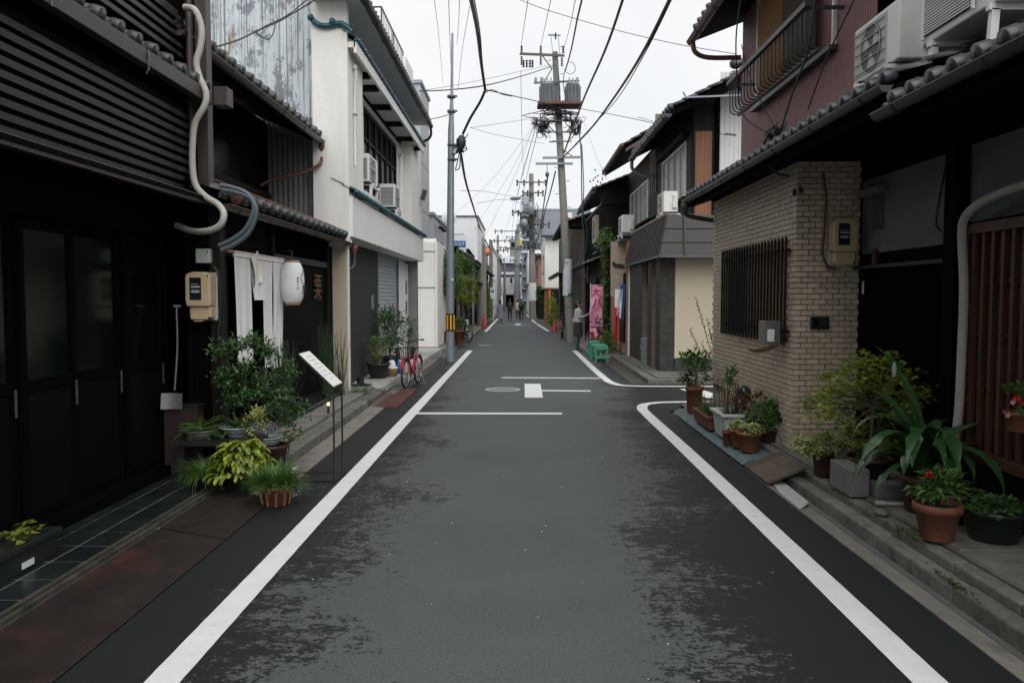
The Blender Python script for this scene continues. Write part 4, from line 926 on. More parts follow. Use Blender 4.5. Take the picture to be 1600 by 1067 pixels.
tf = thing('grass_tuft', 'small grass tuft growing on the ledge end below the menu board', 'plant', (-2.4, 11.8, .16)); mb = MB(); grassy(120, .15, .22, .006)(mb, (-2.4, 11.9, .16)); part(mb, 'foliage', leaf_mid, tf, kind='stuff')
gl = thing('ground_light', 'tiny orange glowing light behind the menu stand post', 'lamp', (-2.35, 9.7, .165))
part(MB().cyl((-2.35, 9.7, .165), (-2.35, 9.7, .26), .015), 'stake', black_metal, gl)
em_ = bpy.data.materials.new('warm_lamp'); em_.use_nodes = True; em_.node_tree.nodes['Principled BSDF'].inputs['Emission Color'].default_value = (1, .45, .12, 1); em_.node_tree.nodes['Principled BSDF'].inputs['Emission Strength'].default_value = 3
part(MB().ell((-2.35, 9.7, .28), (.018, .018, .022)), 'bulb', em_, gl)
random.seed(19)
gt_ = MB()
for i in range(34):
    a = random.uniform(-1.3, 1.6); b = random.uniform(3.2, 9); r_ = random.uniform(.002, .005); gt_.ell((a, b, .003), (r_ * 1.6, r_, r_ * .6), 5, 3)
gs = struct(gt_, 'road_grit', flower_white); gs['kind'] = 'stuff'
# ============================================================ LEFT WHITE BUILDING
wb = thing('white_stucco_building', 'white stucco building with teal tiled canopy and lattice windows', 'building', (-2.7, 16, 0))
X3 = -2.85
part(MB().box(-3.08, -2.55, 11.97, 12.1, 2.35, 9).box(X3, -2.55, 12.1, 13.1, 2.5, 5.3).box(-3.08, X3, 12.1, 20.6, 5.2, 5.93).box(-2.85, -2.60, 19.3, 20.6, 3.0, 5.3), 'wall', white_wall, wb)
part(wallx(X3, 12.1, 20.6, 2.5, 5.3, holes=((14.7, 18.7, 3.55, 5.1),), t=.15), 'upper_wall', white_wall, wb)
part(MB().box(-2.82, -2.60, 12.0, 12.12, .0, 2.42), 'end_post', beige, wb)
part(MB().box(-2.60, -2.585, 12.0, 12.12, .0, 2.42), 'white_edge', white_smooth, wb)
part(wallx(X3, 12.12, 16.0, .1, 2.5, t=.1), 'grey_wall', grey_wall, wb)
part(MB().box(-3.2, X3 - .06, 16.0, 20.9, .1, 2.5), 'inner_wall', white_smooth, wb)
shm = thing  # keep names short
rs = part(MB().box(X3 - .05, X3 + .01, 16.0, 16.06, .12, 2.45).box(X3 - .05, X3 + .01, 18.42, 18.48, .12, 2.45).box(X3 - .05, X3 + .01, 16.06, 18.42, 2.38, 2.45), 'roller_shutter', galv, wb)
me = MB().prism([(0, 0), (.018, .012), (.020, .06), (0, .078)], -1.175, 1.175, 'y').mesh('slat', M('shutter_slat', (.36, .40, .43), .45, var=.06, bump=.02))
pieces(me, 'slat', rs, [((X3 - .03, 17.24, .13 + .081 * k), None) for k in range(28)])
part(B(X3 - .05, X3 + .0, 18.5, 18.75, .9, 2.45), 'dark_panel', wood_dark, wb)
part(B(X3 - .05, X3 + .0, 18.5, 18.75, .12, .9), 'low_panel', white_smooth, wb)
part(B(X3 - .05, X3 + .012, 18.76, 19.55, .12, 2.45), 'white_panel', white_smooth, wb)
dr = part(MB().box(X3 - .04, X3 + .02, 19.56, 20.25, .12, 2.4), 'door', white_smooth, wb, bevel=.01)
for z in (1.15, 1.65): part(B(X3 + .02, X3 + .028, 19.75, 19.95, z, z + .34), 'door_light', ac_dark, dr)
part(MB().cyl((X3 + .02, 19.72, 1.02), (X3 + .08, 19.72, 1.02), .012).bar((X3 + .08, 19.72, .88), (X3 + .08, 19.72, 1.12), .02).bar((X3 + .08, 19.66, 1.02), (X3 + .08, 19.78, 1.02), .02), 'handle', black_metal, dr)
part(MB().box(X3 + .015, X3 + .12, 20.0, 20.25, .62, .78), 'mailbox', black_metal, wb, bevel=.01)
part(MB().box(-3.0, -2.62, 20.3, 20.55, .1, 2.5), 'grey_column', grey_block, wb)
part(B(X3, X3 + .03, 15.25, 15.42, 1.35, 1.62), 'intercom', galv, wb, bevel=.006)
# canopy
part(MB().box(X3, -2.50, 12.0, 20.75, 2.49, 3.10), 'canopy', white_smooth, wb, bevel=.006)
roof(wb, -2.46, 3.16, -2.80, 3.36, 11.95, 20.85, .16, teal, r=.034, row=.18, name='canopy_tile', slab=False)
part(MB().prism([(-2.50, 3.1), (-2.50, 3.12), (-2.84, 3.33), (-2.84, 3.1)], 12.0, 20.8, 'y'), 'tile_bed', concrete, wb)
part(MB().lathe([(.05, 0), (.055, .02), (.02, .05)], (-2.6, 12.08, 2.43), 12).box(-2.62, -2.54, 12.03, 12.13, 2.435, 2.448), 'soffit_lamp', white_plastic, wb)
part(MB().ell((-2.58, 12.1, 2.42), (.035, .035, .015)), 'soffit_bulb', em_, wb)
# small eave over windows, coping
part(MB().box(X3, -2.44, 12.0, 20.4, 5.28, 5.36), 'eave_board', white_smooth, wb)
part(MB().box(-2.46, -2.42, 12.0, 20.4, 5.20, 5.36), 'eave_edge', white_smooth, wb)
for y in (13.3, 14.1, 15.5, 17.0, 18.6, 19.8): part(B(X3 + .01, -2.47, y, y + .1, 5.18, 5.278), 'eave_beam', wood_dark, wb)
roof(wb, -2.42, 5.40, -2.78, 5.62, 11.95, 20.4, .16, M('blue_glazed_tile', (.045, .085, .12), .3, var=.4, sc=9, rnd=.3), r=.03, row=.18, name='coping_tile', slab=False)
part(MB().prism([(-2.44, 5.36), (-2.84, 5.58), (-2.84, 5.36)], 12.0, 20.38, 'y'), 'coping_bed', concrete, wb)
part(MB().tube(bez([(-3.06, 11.93, 5.66), (-2.95, 11.93, 5.58), (-2.8, 11.93, 5.57), (-2.62, 11.93, 5.60), (-2.46, 11.93, 5.48)], 5), .04, 10).ell((-3.07, 11.9, 5.68), (.05, .05, .05)).ell((-2.75, 11.9, 5.62), (.05, .05, .05)), 'coping_end', teal, wb)
# top roof
part(MB().box(-3.02, -2.34, 11.6, 20.5, 5.93, 5.99), 'soffit', white_smooth, wb)
part(MB().prism([(-2.34, 5.93), (-2.34, 6.02), (-3.02, 6.3), (-3.02, 5.93)], 11.55, 11.6, 'y'), 'gable_board', white_smooth, wb)
roof(wb, -2.30, 6.03, -3.0, 6.3, 11.6, 20.5, .2, kawara, r=.04)
gutter(wb, -2.27, 5.93, 11.6, 20.6, .06, gutter_d)
part(MB().tube(bez([(-2.27, 20.55, 5.88), (-2.27, 20.58, 5.72), (-2.35, 20.6, 5.6), (-2.6, 20.62, 5.5)], 4), .035, 8), 'rain_pipe', gutter_d, wb)
part(MB().tube(bez([(-2.54, 12.35, 5.1), (-2.50, 12.35, 5.0), (-2.52, 12.35, 4.8), (-2.53, 12.35, 4.4), (-2.53, 12.35, 3.6)], 5), .018, 8).ell((-2.52, 12.35, 5.08), (.04, .06, .05)).box(-2.54, -2.49, 12.30, 12.44, 4.38, 4.42), 'service_pipe', white_wall, wb)
part(MB().ell((-2.9, 11.93, 6.05), (.02, .02, .02)).tube([(-2.9, 11.97, 6.02), (-2.86, 11.9, 6.05)], .008, 6).tube([(-2.9, 11.97, 5.95), (-2.86, 11.9, 5.98)], .008, 6), 'wire_hook', white_plastic, wb)
# lattice window
lw = part(MB().box(X3 - .1, X3 - .03, 14.7, 18.7, 3.55, 3.63).box(X3 - .1, X3 - .03, 14.7, 18.7, 5.02, 5.1).box(X3 - .1, X3 - .03, 14.7, 18.7, 4.5, 4.56), 'window', wood_dark, wb)
for k in range(7): part(B(X3 - .095, X3 - .02, 14.7 + k * .655, 14.78 + k * .655, 3.63, 5.02), 'mullion', wood_dark, lw)
part(B(X3 - .09, X3 - .08, 14.7, 18.7, 3.6, 5.05), 'pane', glass_frost, lw)
gm_ = MB()
for k in range(26): gm_.box(X3 - .08, X3 - .06, 14.85 + k * .147, 14.865 + k * .147, 4.56, 5.02)
for z in (4.68, 4.80, 4.92): gm_.box(X3 - .079, X3 - .061, 14.75, 18.68, z, z + .012)
part(gm_, 'lattice', wood_dark, lw)
part(MB().cyl((X3 + .04, 19.0, 3.3), (X3 + .04, 19.0, 4.9), .05, 12).cyl((X3 + .04, 18.8, 4.95), (X3 + .04, 19.25, 4.95), .05, 12), 'duct', white_plastic, wb)
# rooftop
part(MB().box(-3.9, -3.1, 18.2, 22, 6.1, 7.5).box(-2.98, -2.9, 20.6, 22, 6, 7.7), 'roof_block', white_smooth, wb)
part(MB().box(-3.4, -2.98, 20.6, 22.6, 5.9, 7.35), 'stair_head', white_smooth, wb)
rl = MB()
for y0, y1 in ((17.6, 20.8),):
    rl.bar((-3.0, y0, 7.85), (-3.0, y1, 7.85), .03); rl.bar((-3.0, y0, 7.0), (-3.0, y1, 7.0), .02)
    for k in range(15): rl.bar((-3.0, y0 + (y1 - y0) * k / 14, 7.0), (-3.0, y0 + (y1 - y0) * k / 14, 7.85), .012 if k % 7 else .03)
rl.bar((-3.0, 17.6, 7.85), (-3.8, 17.6, 7.85), .03)
for k in range(5): rl.bar((-3.0 - k * .2, 17.6, 6.8), (-3.0 - k * .2, 17.6, 7.85), .012)
part(rl, 'roof_railing', black_metal, wb)

# ---- air conditioners (built once, then copied)
def make_ac(label, w=.78, h=.56, d=.29, guard='round', group='air conditioner outdoor units'):
    """front faces -x, length along y, base at z=0, centred"""
    t = thing('air_conditioner', label, 'air conditioner', (0, 0, 0), group)
    part(B(-d/2, d/2, -w/2, w/2, .02, h), 'casing', white_plastic, t, bevel=.012)
    fy = .08 * w
    part(MB().box(-d/2 - .004, -d/2 + .002, -w/2 + .24 * w, w/2 - .02, .05, h - .03), 'fan_panel', ac_grey, t)
    part(MB().lathe([(0, 0), (h * .4, 0)], (-d/2 - .006, fy, h * .5), 28, 'x'), 'fan_opening', ac_dark, t)
    g = MB()
    for k in ((5,) if guard == 'bars' else range(1, 6)): 
        r_ = h * .4 * k / 5; g.tube([(-d/2 - .018, fy + r_ * math.cos(a), h * .5 + r_ * math.sin(a)) for a in [2 * PI * i / 28 for i in range(28)]], .003, 4, closed=True)
    for k in range(0 if guard == 'bars' else 8):
        a = PI * k / 8; g.tube([(-d/2 - .02, fy - h*.4*math.cos(a), h*.5 - h*.4*math.sin(a)), (-d/2 - .02, fy + h*.4*math.cos(a), h*.5 + h*.4*math.sin(a))], .003, 4)
    if guard == 'bars':
        for k in range(5): g.tube([(-d/2 - .012, -w/2 + .27 * w, .08 + k * (h - .14) / 4), (-d/2 - .012, w/2 - .03, .08 + k * (h - .14) / 4)], .004, 4)
    part(g, 'fan_guard', ac_grey, t)
    f = MB()
    for k in range(3):
        a0 = 2 * PI * k / 3; f._add([(-d/2 + .001 - .006, fy, h*.5), (-d/2 - .007, fy + h*.35*math.cos(a0), h*.5 + h*.35*math.sin(a0)), (-d/2 - .01, fy + h*.35*math.cos(a0+.9), h*.5 + h*.35*math.sin(a0+.9))], [(0, 1, 2)])
    part(f, 'fan', ac_grey, t)
    # side vents both ends
    for s_ in (-1, 1):
        v = MB(); n_ = 14
        for k in range(n_): v.box(-d/2 + .03, d/2 - .03, s_ * (w/2 + .001), s_ * (w/2 + .006), .06 + k * (h - .12) / n_, .06 + k * (h - .12) / n_ + (h - .12) / n_ * .45)
        if s_ > 0: part(v, 'side_vent', ac_dark, t)
    part(MB().prism([(d/2 - .12, .10), (d/2 - .03, .10), (d/2 - .03, h - .08), (d/2 - .10, h - .08), (d/2 - .10, h*.55), (d/2 - .12, h * .45)], -w/2 - .05, -w/2, 'y'), 'valve_cover', white_plastic, t, bevel=.008)
    part(MB().box(-d/2 - .02, d/2 + .02, -w*.36, -w*.36 + .05, 0, .02).box(-d/2 - .02, d/2 + .02, w*.3, w*.3 + .05, 0, .02), 'foot', black_metal, t)
    return t
def ac_stand(t, legs, h):
    """angle-iron stand as part of the unit: legs at (x, y) going down by h, leaning slightly"""
    m = MB()
    for (x, y, hh) in legs: m.bar((x, y, -.01), (x + .02, y, -hh), .045, .035)
    m.bar((-.16, -.3, -.03), (-.16, .25, -.03), .03); m.bar((-.2, -.3, -.012), (.2, -.3, -.012), .03); m.bar((-.2, .25, -.012), (.2, .25, -.012), .03)
    part(m, 'stand', white_plastic, t)
ac0 = make_ac('wide white air conditioner on legs over the tiled eave beside pink cladding', .78, .46, .30, 'bars')
ac_stand(ac0, [(-.16, -.3, .22), (.2, -.3, .22), (-.16, .25, .28)], .3)
ac0.location = (2.92, 6.36, 3.32)
# remaining units: opposite-facing for the left side of the street
ac1 = dup(ac0, (-2.68, 13.85, 3.5), PI, 'white air conditioner on the teal canopy nearest the stucco corner', sc=1.05)
ac2 = dup(ac0, (-2.68, 16.6, 3.38), PI, 'white air conditioner on the teal canopy under the drain pipe', sc=1.05)
# front-facing square grille on unit nearest the corner is its side vent in this view
# bigger louvred unit on the right, overhead
ac5 = thing('air_conditioner', 'large white air conditioner with fine mesh front overhanging the near right eave', 'air conditioner', (2.78, 4.9, 3.2), 'air conditioner outdoor units')
part(B(2.62, 2.95, 4.45, 5.3, 3.22, 3.92), 'casing', white_plastic, ac5, bevel=.012)
part(B(2.612, 2.621, 4.72, 5.27, 3.27, 3.88), 'mesh_panel', ac_dark, ac5)
g = MB()
for k in range(34): g.box(2.602, 2.612, 4.72, 5.27, 3.275 + k * .018, 3.282 + k * .018)
g.box(2.60, 2.613, 4.70, 4.72, 3.25, 3.9).box(2.60, 2.613, 5.27, 5.29, 3.25, 3.9)
part(g, 'front_louvre', white_plastic, ac5)
g = MB()
for k in range(9): g.box(2.612, 2.62, 4.5, 4.69, 3.30 + k * .065, 3.304 + k * .065)
part(g, 'panel_line', ac_grey, ac5)
for y_ in (4.55, 5.2): part(MB().bar((2.64, y_, 3.2), (2.62, y_, 2.87), .045, .035).bar((2.64, y_, 3.19), (2.64, y_, 3.218), .05).bar((2.6, y_, 3.202), (3.2, y_, 3.202), .035), 'stand', white_plastic, ac5)

# ---- plants and bits on the platform
def shrub_fn(rx, rz, n, L, W, cz=0):
    def fn(mb, c): bush_leaves(mb, (c[0], c[1], c[2] + rz + cz), (rx, rx, rz), n, L, W, 18)
    return fn
def stems_fn(n, H, sp, r=.006):
    def fn(mb, c): return branches(mb, c, [(c[0] + random.gauss(0, sp), c[1] + random.gauss(0, sp), c[2] + H * random.uniform(.6, 1)) for _ in range(n)], r)
    return fn
potted('dark leaved bush behind the red bicycle on the white building step', (-2.55, 15.6, .13), .19, .3, pot_dark, shrub_fn(.42, .48, 2000, .075, .032), leaf_dark, stem=stems_fn(8, .7, .15, .01))
potted('croton like plant with pale stems in a dark round tub', (-2.55, 14.3, .13), .20, .27, pot_dark, shrub_fn(.22, .20, 420, .07, .028, .1), leaf_mid, stem=stems_fn(16, .42, .14, .009), stemmat=M('pale_stem', (.25, .20, .10), .7))
bt = thing('blue_bottle_bag', 'white bag and blue bottle left between tub and bicycle', 'bag', (-2.35, 15.0, .13))
part(MB().lathe([(.001, 0), (.07, 0), (.085, .12), (.06, .24), (.03, .27)], (-2.42, 15.0, .13), 14), 'bag', sign_white, bt)
part(MB().lathe([(.001, 0), (.04, 0), (.04, .2), (.015, .25), (.015, .3), (.001, .3)], (-2.30, 15.05, .13), 14), 'bottle', sign_blue, bt)
cr = thing('cardboard_tub', 'small straw coloured tub with white lid on the step', 'tub', (-2.34, 14.6, .13))
part(MB().lathe([(.001, 0), (.10, 0), (.115, .15)], (-2.36, 14.6, .13), 18), 'tub', wood_pale, cr); part(MB().lathe([(.001, .175), (.12, .17), (.12, .15)], (-2.36, 14.6, .13), 18), 'lid', sign_white, cr)
ub = thing('umbrella_base', 'black cast umbrella base on the step below the grey wall', 'umbrella base', (-2.62, 13.0, .13))
part(MB().box(-2.80, -2.45, 12.96, 13.1, .13, .155).box(-2.69, -2.55, 12.85, 13.2, .13, .156), 'foot', black_metal, ub); part(MB().cyl((-2.62, 13.03, .15), (-2.62, 13.03, .27), .06), 'socket', black_metal, ub)

# ---- bicycles
def make_bike(label, framem, basket=True, basket_label=None, loc=(0, 0, 0), rz=0, group='parked bicycles'):
    """forward = +x, wheels on z = 0"""
    t = thing('bicycle', label, 'bicycle', (0, 0, 0), group); R_ = .30
    for x in (-.5, .5):
        w = part(MB().tube([(x + R_ * math.cos(a), 0, R_ + R_ * .93 * math.sin(a) + .02) for a in [2 * PI * k / 36 for k in range(36)]], .02, 8, closed=True), 'wheel', rubber, t)
        part(MB().tube([(x + R_ * .9 * math.cos(a), 0, R_ + R_ * .85 * math.sin(a) + .02) for a in [2 * PI * k / 36 for k in range(36)]], .009, 6, closed=True), 'rim', chrome, w)
        s_ = MB()
        for k in range(18):
            a = 2 * PI * k / 18; s_.tube([(x, .02 * (-1) ** k, R_ + .02), (x + R_ * .88 * math.cos(a), 0, R_ + .02 + R_ * .83 * math.sin(a))], .0016, 4)
        s_.cyl((x, -.045, R_ + .02), (x, .045, R_ + .02), .02, 10); part(s_, 'spokes', chrome, w)
        m = MB(); vs = []
        for k in range(13):
            a = R(10 + 150 * k / 12) if x < 0 else R(25 + 130 * k / 12); 
            for yy in (-.03, 0, .03): vs.append((x + (R_ + .035) * math.cos(a), yy, R_ + .02 + (R_ + .035 - abs(yy) * .3) * math.sin(a)))
        m._add(vs, [(3*i+k, 3*i+k+1, 3*i+k+4, 3*i+k+3) for i in range(12) for k in (0, 1)], True); part(m, 'mudguard', framem, t)
    bb = (-.06, 0, .29); hd = (.33, 0, .72); hb = (.36, 0, .60); st_ = (-.20, 0, .66)
    part(MB().tube(bez([hd, (.2, 0, .50), (.02, 0, .38), bb], 5), .024, 10).tube([bb, st_], .018, 10).tube(bez([hb, (.15, 0, .42), (-.13, 0, .45)], 5), .014, 8)
         .tube([st_, (-.5, .05, .32)], .010, 8).tube([st_, (-.5, -.05, .32)], .010, 8).tube([bb, (-.5, .05, .32)], .011, 8).tube([bb, (-.5, -.05, .32)], .011, 8), 'frame', framem, t)
    part(MB().tube([hd, hb, (.42, .05, .5), (.5, .05, .32)], .012, 8).tube([hb, (.42, -.05, .5), (.5, -.05, .32)], .012, 8), 'fork', framem, t)
    part(MB().tube([hd, (.29, 0, .95)], .012, 8).tube(bez([(.10, .26, .98), (.26, .22, .99), (.30, 0, .95), (.26, -.22, .99), (.10, -.26, .98)], 5), .011, 8), 'handlebar', black_metal, t)
    for s_ in (1, -1): part(MB().tube([(.20, .245 * s_, .985), (.07, .265 * s_, .98)], .017, 8), 'grip', pot_brown, t)
    part(MB().ell((-.24, 0, .80), (.13, .085, .035)).ell((-.12, 0, .80), (.12, .035, .028)), 'saddle', M('saddle_brown', (.13, .03, .025), .5), t)
    part(MB().tube([st_, (-.23, 0, .78)], .012, 8), 'seat_post', chrome, t)
    part(MB().lathe([(.0, 0), (.085, 0), (.085, .006), (0, .006)], (-.06, -.05, .29), 20, 'y'), 'chainring', galv_dark, t)
    part(MB().box(-.50, .0, -.062, -.05, .26, .36), 'chain_case', black_metal, t, bevel=.02)
    part(MB().tube([(-.06, -.06, .29), (.06, -.08, .17)], .009, 6).box(.02, .10, -.15, -.08, .155, .175), 'crank', galv, t); part(MB().tube([(-.06, .06, .29), (-.18, .08, .41)], .009, 6).box(-.22, -.14, .08, .15, .40, .42), 'crank', galv, t)
    part(MB().bar((-.48, -.06, .30), (-.56, -.12, .02), .016).bar((-.48, .06, .30), (-.56, .12, .02), .016).bar((-.56, -.12, .02), (-.56, .12, .02), .016), 'kickstand', galv, t)
    if basket:
        b = MB()
        for j in range(6):
            f_ = j / 5; a, c = .12 + .04 * f_, .13 + .045 * f_; z = .62 + .22 * f_; cx = .52
            b.tube([(cx - a, -c, z), (cx + a, -c, z), (cx + a, c, z), (cx - a, c, z)], .004 if j < 5 else .008, 4, closed=True)
        for k in range(9):
            for s_ in (-1, 1):
                q = -1 + 2 * k / 8; b.tube([(.52 + q * .12, s_ * .13, .62), (.52 + q * .16, s_ * .175, .84)], .006, 4); b.tube([(.52 + s_ * .12, q * .13, .62), (.52 + s_ * .16, q * .175, .84)], .006, 4)
        b.box(.40, .64, -.13, .13, .615, .625)
        part(b, 'basket', M('brown_basket', (.03, .018, .013), .6), t)
    return t
bk1 = make_bike('red bicycle with brown front basket parked at the white building step', red_paint)
bk1.location = (-1.90, 14.0, 0); bk1.rotation_euler = (0, R(0), R(-97)); bk1.scale = (.86, .86, .86); bk1['group'] = 'parked bicycles'
bk2 = make_bike('black bicycle with red bag parked on the left pavement beyond the pole', black_metal, basket=False)
part(MB().box(-.62, -.36, -.17, -.06, .3, .62), 'pannier', red_plastic, bk2, bevel=.02)
bk2.location = (-2.0, 27.6, .0); bk2.rotation_euler = (0, 0, R(-60))
bk3 = dup(bk1, (2.25, 23.6, 0), R(-70), 'bicycle standing behind the pink banner near the woman', sc=.86)
bk4 = dup(bk2, (1.62, 30.2, .0), R(-95), 'bicycle whose wheel shows behind the concrete pole')

# ============================================================ RIGHT HOUSE 1 (brick bay, tiled eave, pink upper storey)
r1 = thing('brick_bay_house', 'old house with beige brick bay, grey tiled eave and pink corrugated upper storey', 'house', (2.8, 8, 0))
XB = 2.60; YB0 = 7.56; YB1 = 10.75
part(wallx(XB + .014, YB0 + .014, YB1 - .01, .43, 2.86, holes=((7.75, 9.98, 1.17, 2.13),), t=.14, side=-1).box(XB + .014, 3.2, YB0 + .014, YB0 + .16, .13, 2.86).box(XB + .014, XB + .5, YB0 + .014, YB0 + .30, .13, .43)
     .box(XB + .02, XB + .15, 8.9, 9.1, .1, .43).box(XB + .014, XB + .3, YB1 - .14, YB1 - .012, .1, 2.86), 'wall', mortar, r1)
part(B(XB + .5, 3.2, YB0 + .3, YB1, -.05, .43), 'underfloor', wood_black, r1)
bw, bh, pw, ph = .110, .044, .118, .0515
me_b = B(-.012, .0125, -bw/2, bw/2, -bh/2, bh/2).mesh('brick', brick_m)       # street face piece (normal -x)
me_c = B(-bw/2, bw/2, -.012, .0125, -bh/2, bh/2).mesh('brick', brick_m)       # camera-facing piece (normal -y)
cand = []; z = .43 + ph / 2; row = 0
zrow = .13 + ph / 2
allb = []; halfb = []
while zrow < 2.86:
    half = row % 2
    y = YB0 + (0 if half else pw / 2)
    while y < YB1 - .03:
        yc = y + pw / 2; y += pw
        if zrow < .43 and not (yc < YB0 + .30): continue
        if 7.74 < yc < 10.0 and 1.15 < zrow < 2.14: continue
        allb.append(('s', (XB + .012, yc, zrow)))
    if not half: halfb.append(('s', (XB + .012, YB0 + pw / 4, zrow)))
    x = XB + (pw / 2 if half else 0)
    while x < 3.15:
        xc = x + pw / 2; x += pw
        allb.append(('c', (xc, YB0 + .012, zrow)))
    if half: halfb.append(('c', (XB + pw / 4, YB0 + .012, zrow)))
    zrow += ph; row += 1
def showsize(k, p):
    return (bw * F / p[1]) if k == 'c' else bw * p[0] * F / p[1] ** 2
allb.sort(key=lambda q: -showsize(*q) * (1 if q[1][1] else 1))
near = allb[:300]; rest = allb[300:]
pieces(me_b, 'brick', r1, [((p[0] + random.uniform(-.002, .002), p[1], p[2]), None) for k, p in near if k == 's'])
pieces(me_c, 'brick', r1, [((p[0], p[1] + random.uniform(-.002, .002), p[2]), None) for k, p in near if k == 'c'])
mb = MB()
for k, p in rest:
    j = random.uniform(-.002, .002)
    if k == 's': mb.box(p[0] - .012 + j, p[0] + .0125, p[1] - bw/2, p[1] + bw/2, p[2] - bh/2, p[2] + bh/2)
    else: mb.box(p[0] - bw/2, p[0] + bw/2, p[1] - .012 + j, p[1] + .0125, p[2] - bh/2, p[2] + bh/2)
for k, p in halfb:
    hw_ = pw / 4 - .004
    if k == 's': mb.box(p[0] - .0125, p[0] + .0125, p[1] - hw_, p[1] + hw_, p[2] - bh/2, p[2] + bh/2)
    else: mb.box(p[0] - hw_, p[0] + hw_, p[1] - .0125, p[1] + .0125, p[2] - bh/2, p[2] + bh/2)
part(mb, 'brickwork', brick_m, r1, kind='stuff')
part(MB().prism([(2.60, 2.862), (3.6, 2.862), (3.6, 3.24), (2.60, 2.90)], 7.6, 10.9, 'y'), 'eave_infill', wood_black, r1)
# grated window
part(MB().box(XB + .02, XB + .06, 7.8, 9.98, 1.17, 2.13), 'reed_screen', reed, r1)
part(MB().box(XB + .005, XB + .019, 9.3, 9.98, 1.17, 2.13), 'window_pane', glass_dark, r1)
gw = part(MB().bar((XB - .03, 7.66, 1.26), (XB - .03, 10.08, 1.26), .03).bar((XB - .03, 7.66, 2.04), (XB - .03, 10.08, 2.04), .03), 'window_grille', wood_dark, r1)
me = B(-.010, .010, -.012, .012, -.515, .515).mesh('grille_bar', wood_dark)
pieces(me, 'grille_bar', gw, [((XB - .056, 7.675 + .1085 * k, 1.65), None) for k in range(23)])
wp = thing('metal_meter_box', 'small grey steel box hung on the window grille', 'box', (2.5, 8.2, 1.1))
part(B(2.38, 2.53, 7.74, 7.96, 1.13, 1.36), 'box', M('brushed_steel', (.16, .16, .15), .35, metal=.5), wp, bevel=.006)
part(MB().box(2.40, 2.47, 7.728, 7.739, 1.16, 1.28), 'bottle_shape', sign_white, wp, bevel=.006)
ul = thing('bamboo_mat', 'curled bamboo mat end sticking out below the window grille', 'mat', (2.5, 8.7, .95))
part(MB().sheet(16, 3, lambda u, v: (2.55 - .05 * math.sin(PI * u) - .03 * v, 7.85 + 1.3 * u, 1.10 - .10 * math.sin(PI * u) + .04 * v)), 'mat', bamboo, ul)
# entrance recess
part(wallx(3.2, 2.2, 7.72, .1, 3.2, holes=((5.95, 7.5, .1, 1.85), (7.0, 7.25, 2.25, 2.55)), t=.1, side=-1), 'recess_wall', wood_black, r1)
part(MB().box(3.19, 3.198, 6.02, 7.5, 1.99, 2.66), 'plaster_panel', dim_plaster, r1)
part(MB().box(3.18, 3.189, 7.05, 7.28, 2.2, 2.5), 'vent_window', ac_dark, r1)
part(B(3.10, 3.18, 7.0, 7.4, 2.5, 2.56), 'vent_hood', dim_plaster, r1)
part(MB().box(3.14, 3.198, 5.9, 7.56, 1.85, 1.88), 'door_head', M('door_head', (.03, .028, .025), .6), r1)
part(B(3.165, 3.19, 7.15, 7.22, 1.88, 2.02), 'name_plate', M('name_plate_wood', (.05, .02, .014), .6), r1)
dd = part(MB().box(3.205, 3.22, 5.95, 7.5, .1, 1.85), 'lattice_door', wood_black, r1)
me = B(-.008, .008, -.009, .009, 0, 1.6).mesh('door_bar', wood_black)
pieces(me, 'door_bar', dd, [((3.195, 5.99 + .042 * k, .2), None) for k in range(36)])
part(B(3.185, 3.19, 7.42, 7.46, 1.62, 1.74), 'paper_slip', sign_white, r1)
part(MB().box(3.08, 3.2, 5.70, 5.86, .1, 3.0), 'post', wood_black, r1, bevel=.005)
part(MB().box(3.17, 3.198, 2.2, 5.68, 2.12, 2.66), 'side_plaster', dim_plaster, r1)
# wooden lattice window near right
lx = part(MB().box(3.06, 3.12, 2.2, 5.62, 2.02, 2.09).box(3.04, 3.13, 2.2, 5.62, .50, .57), 'lattice_window', wood_brown, r1, bevel=.004)
me = B(-.014, .014, -.016, .016, .56, 2.02).mesh('lattice_bar', wood_brown)
pieces(me, 'lattice_bar', lx, [((3.09, 5.56 - .108 * k, 0), None) for k in range(26)])
for z in (.98, 1.33, 1.68): part(B(3.105, 3.12, 2.2, 5.6, z, z + .03), 'lattice_rail', wood_brown, lx)
part(B(3.14, 3.15, 2.2, 5.6, .56, 2.02), 'reed_back', M('dark_reed', (.02, .017, .012), .8, var=.4, sc=60, streak=8), lx)
part(MB().box(3.10, 3.19, 2.2, 5.68, .1, .28).box(3.12, 3.19, 2.2, 5.68, .285, .5), 'skirting_board', wood_dark, r1)
# eaves and roof
part(MB().prism([(2.32, 2.86), (3.6, 3.30), (3.6, 3.24), (2.32, 2.80)], 4.95, 10.95, 'y'), 'soffit', wood_black, r1)
part(MB().prism([(2.26, 2.69), (3.6, 3.12), (3.6, 3.06), (2.26, 2.645)], .5, 4.9, 'y'), 'near_soffit', wood_black, r1)
roof(r1, 2.28, 2.945, 3.45, 3.34, 5.0, 10.95, .205, kawara, r=.041)
roof(r1, 2.22, 2.755, 3.45, 3.18, .8, 4.95, .215, kawara, r=.043)
gutter(r1, 2.25, 2.895, 5.0, 11.0, .042, gutter_d); gutter(r1, 2.19, 2.71, .8, 4.97, .045, gutter_d)
part(MB().tube(bez([(2.25, 10.9, 2.84), (2.28, 11.0, 2.72), (2.5, 11.0, 2.66), (2.9, 10.95, 2.6)], 4), .035, 8).lathe([(.05, .0), (.065, -.02), (.06, -.08), (.03, -.13)], (2.25, 10.9, 2.86), 12), 'rain_head', gutter_d, r1)
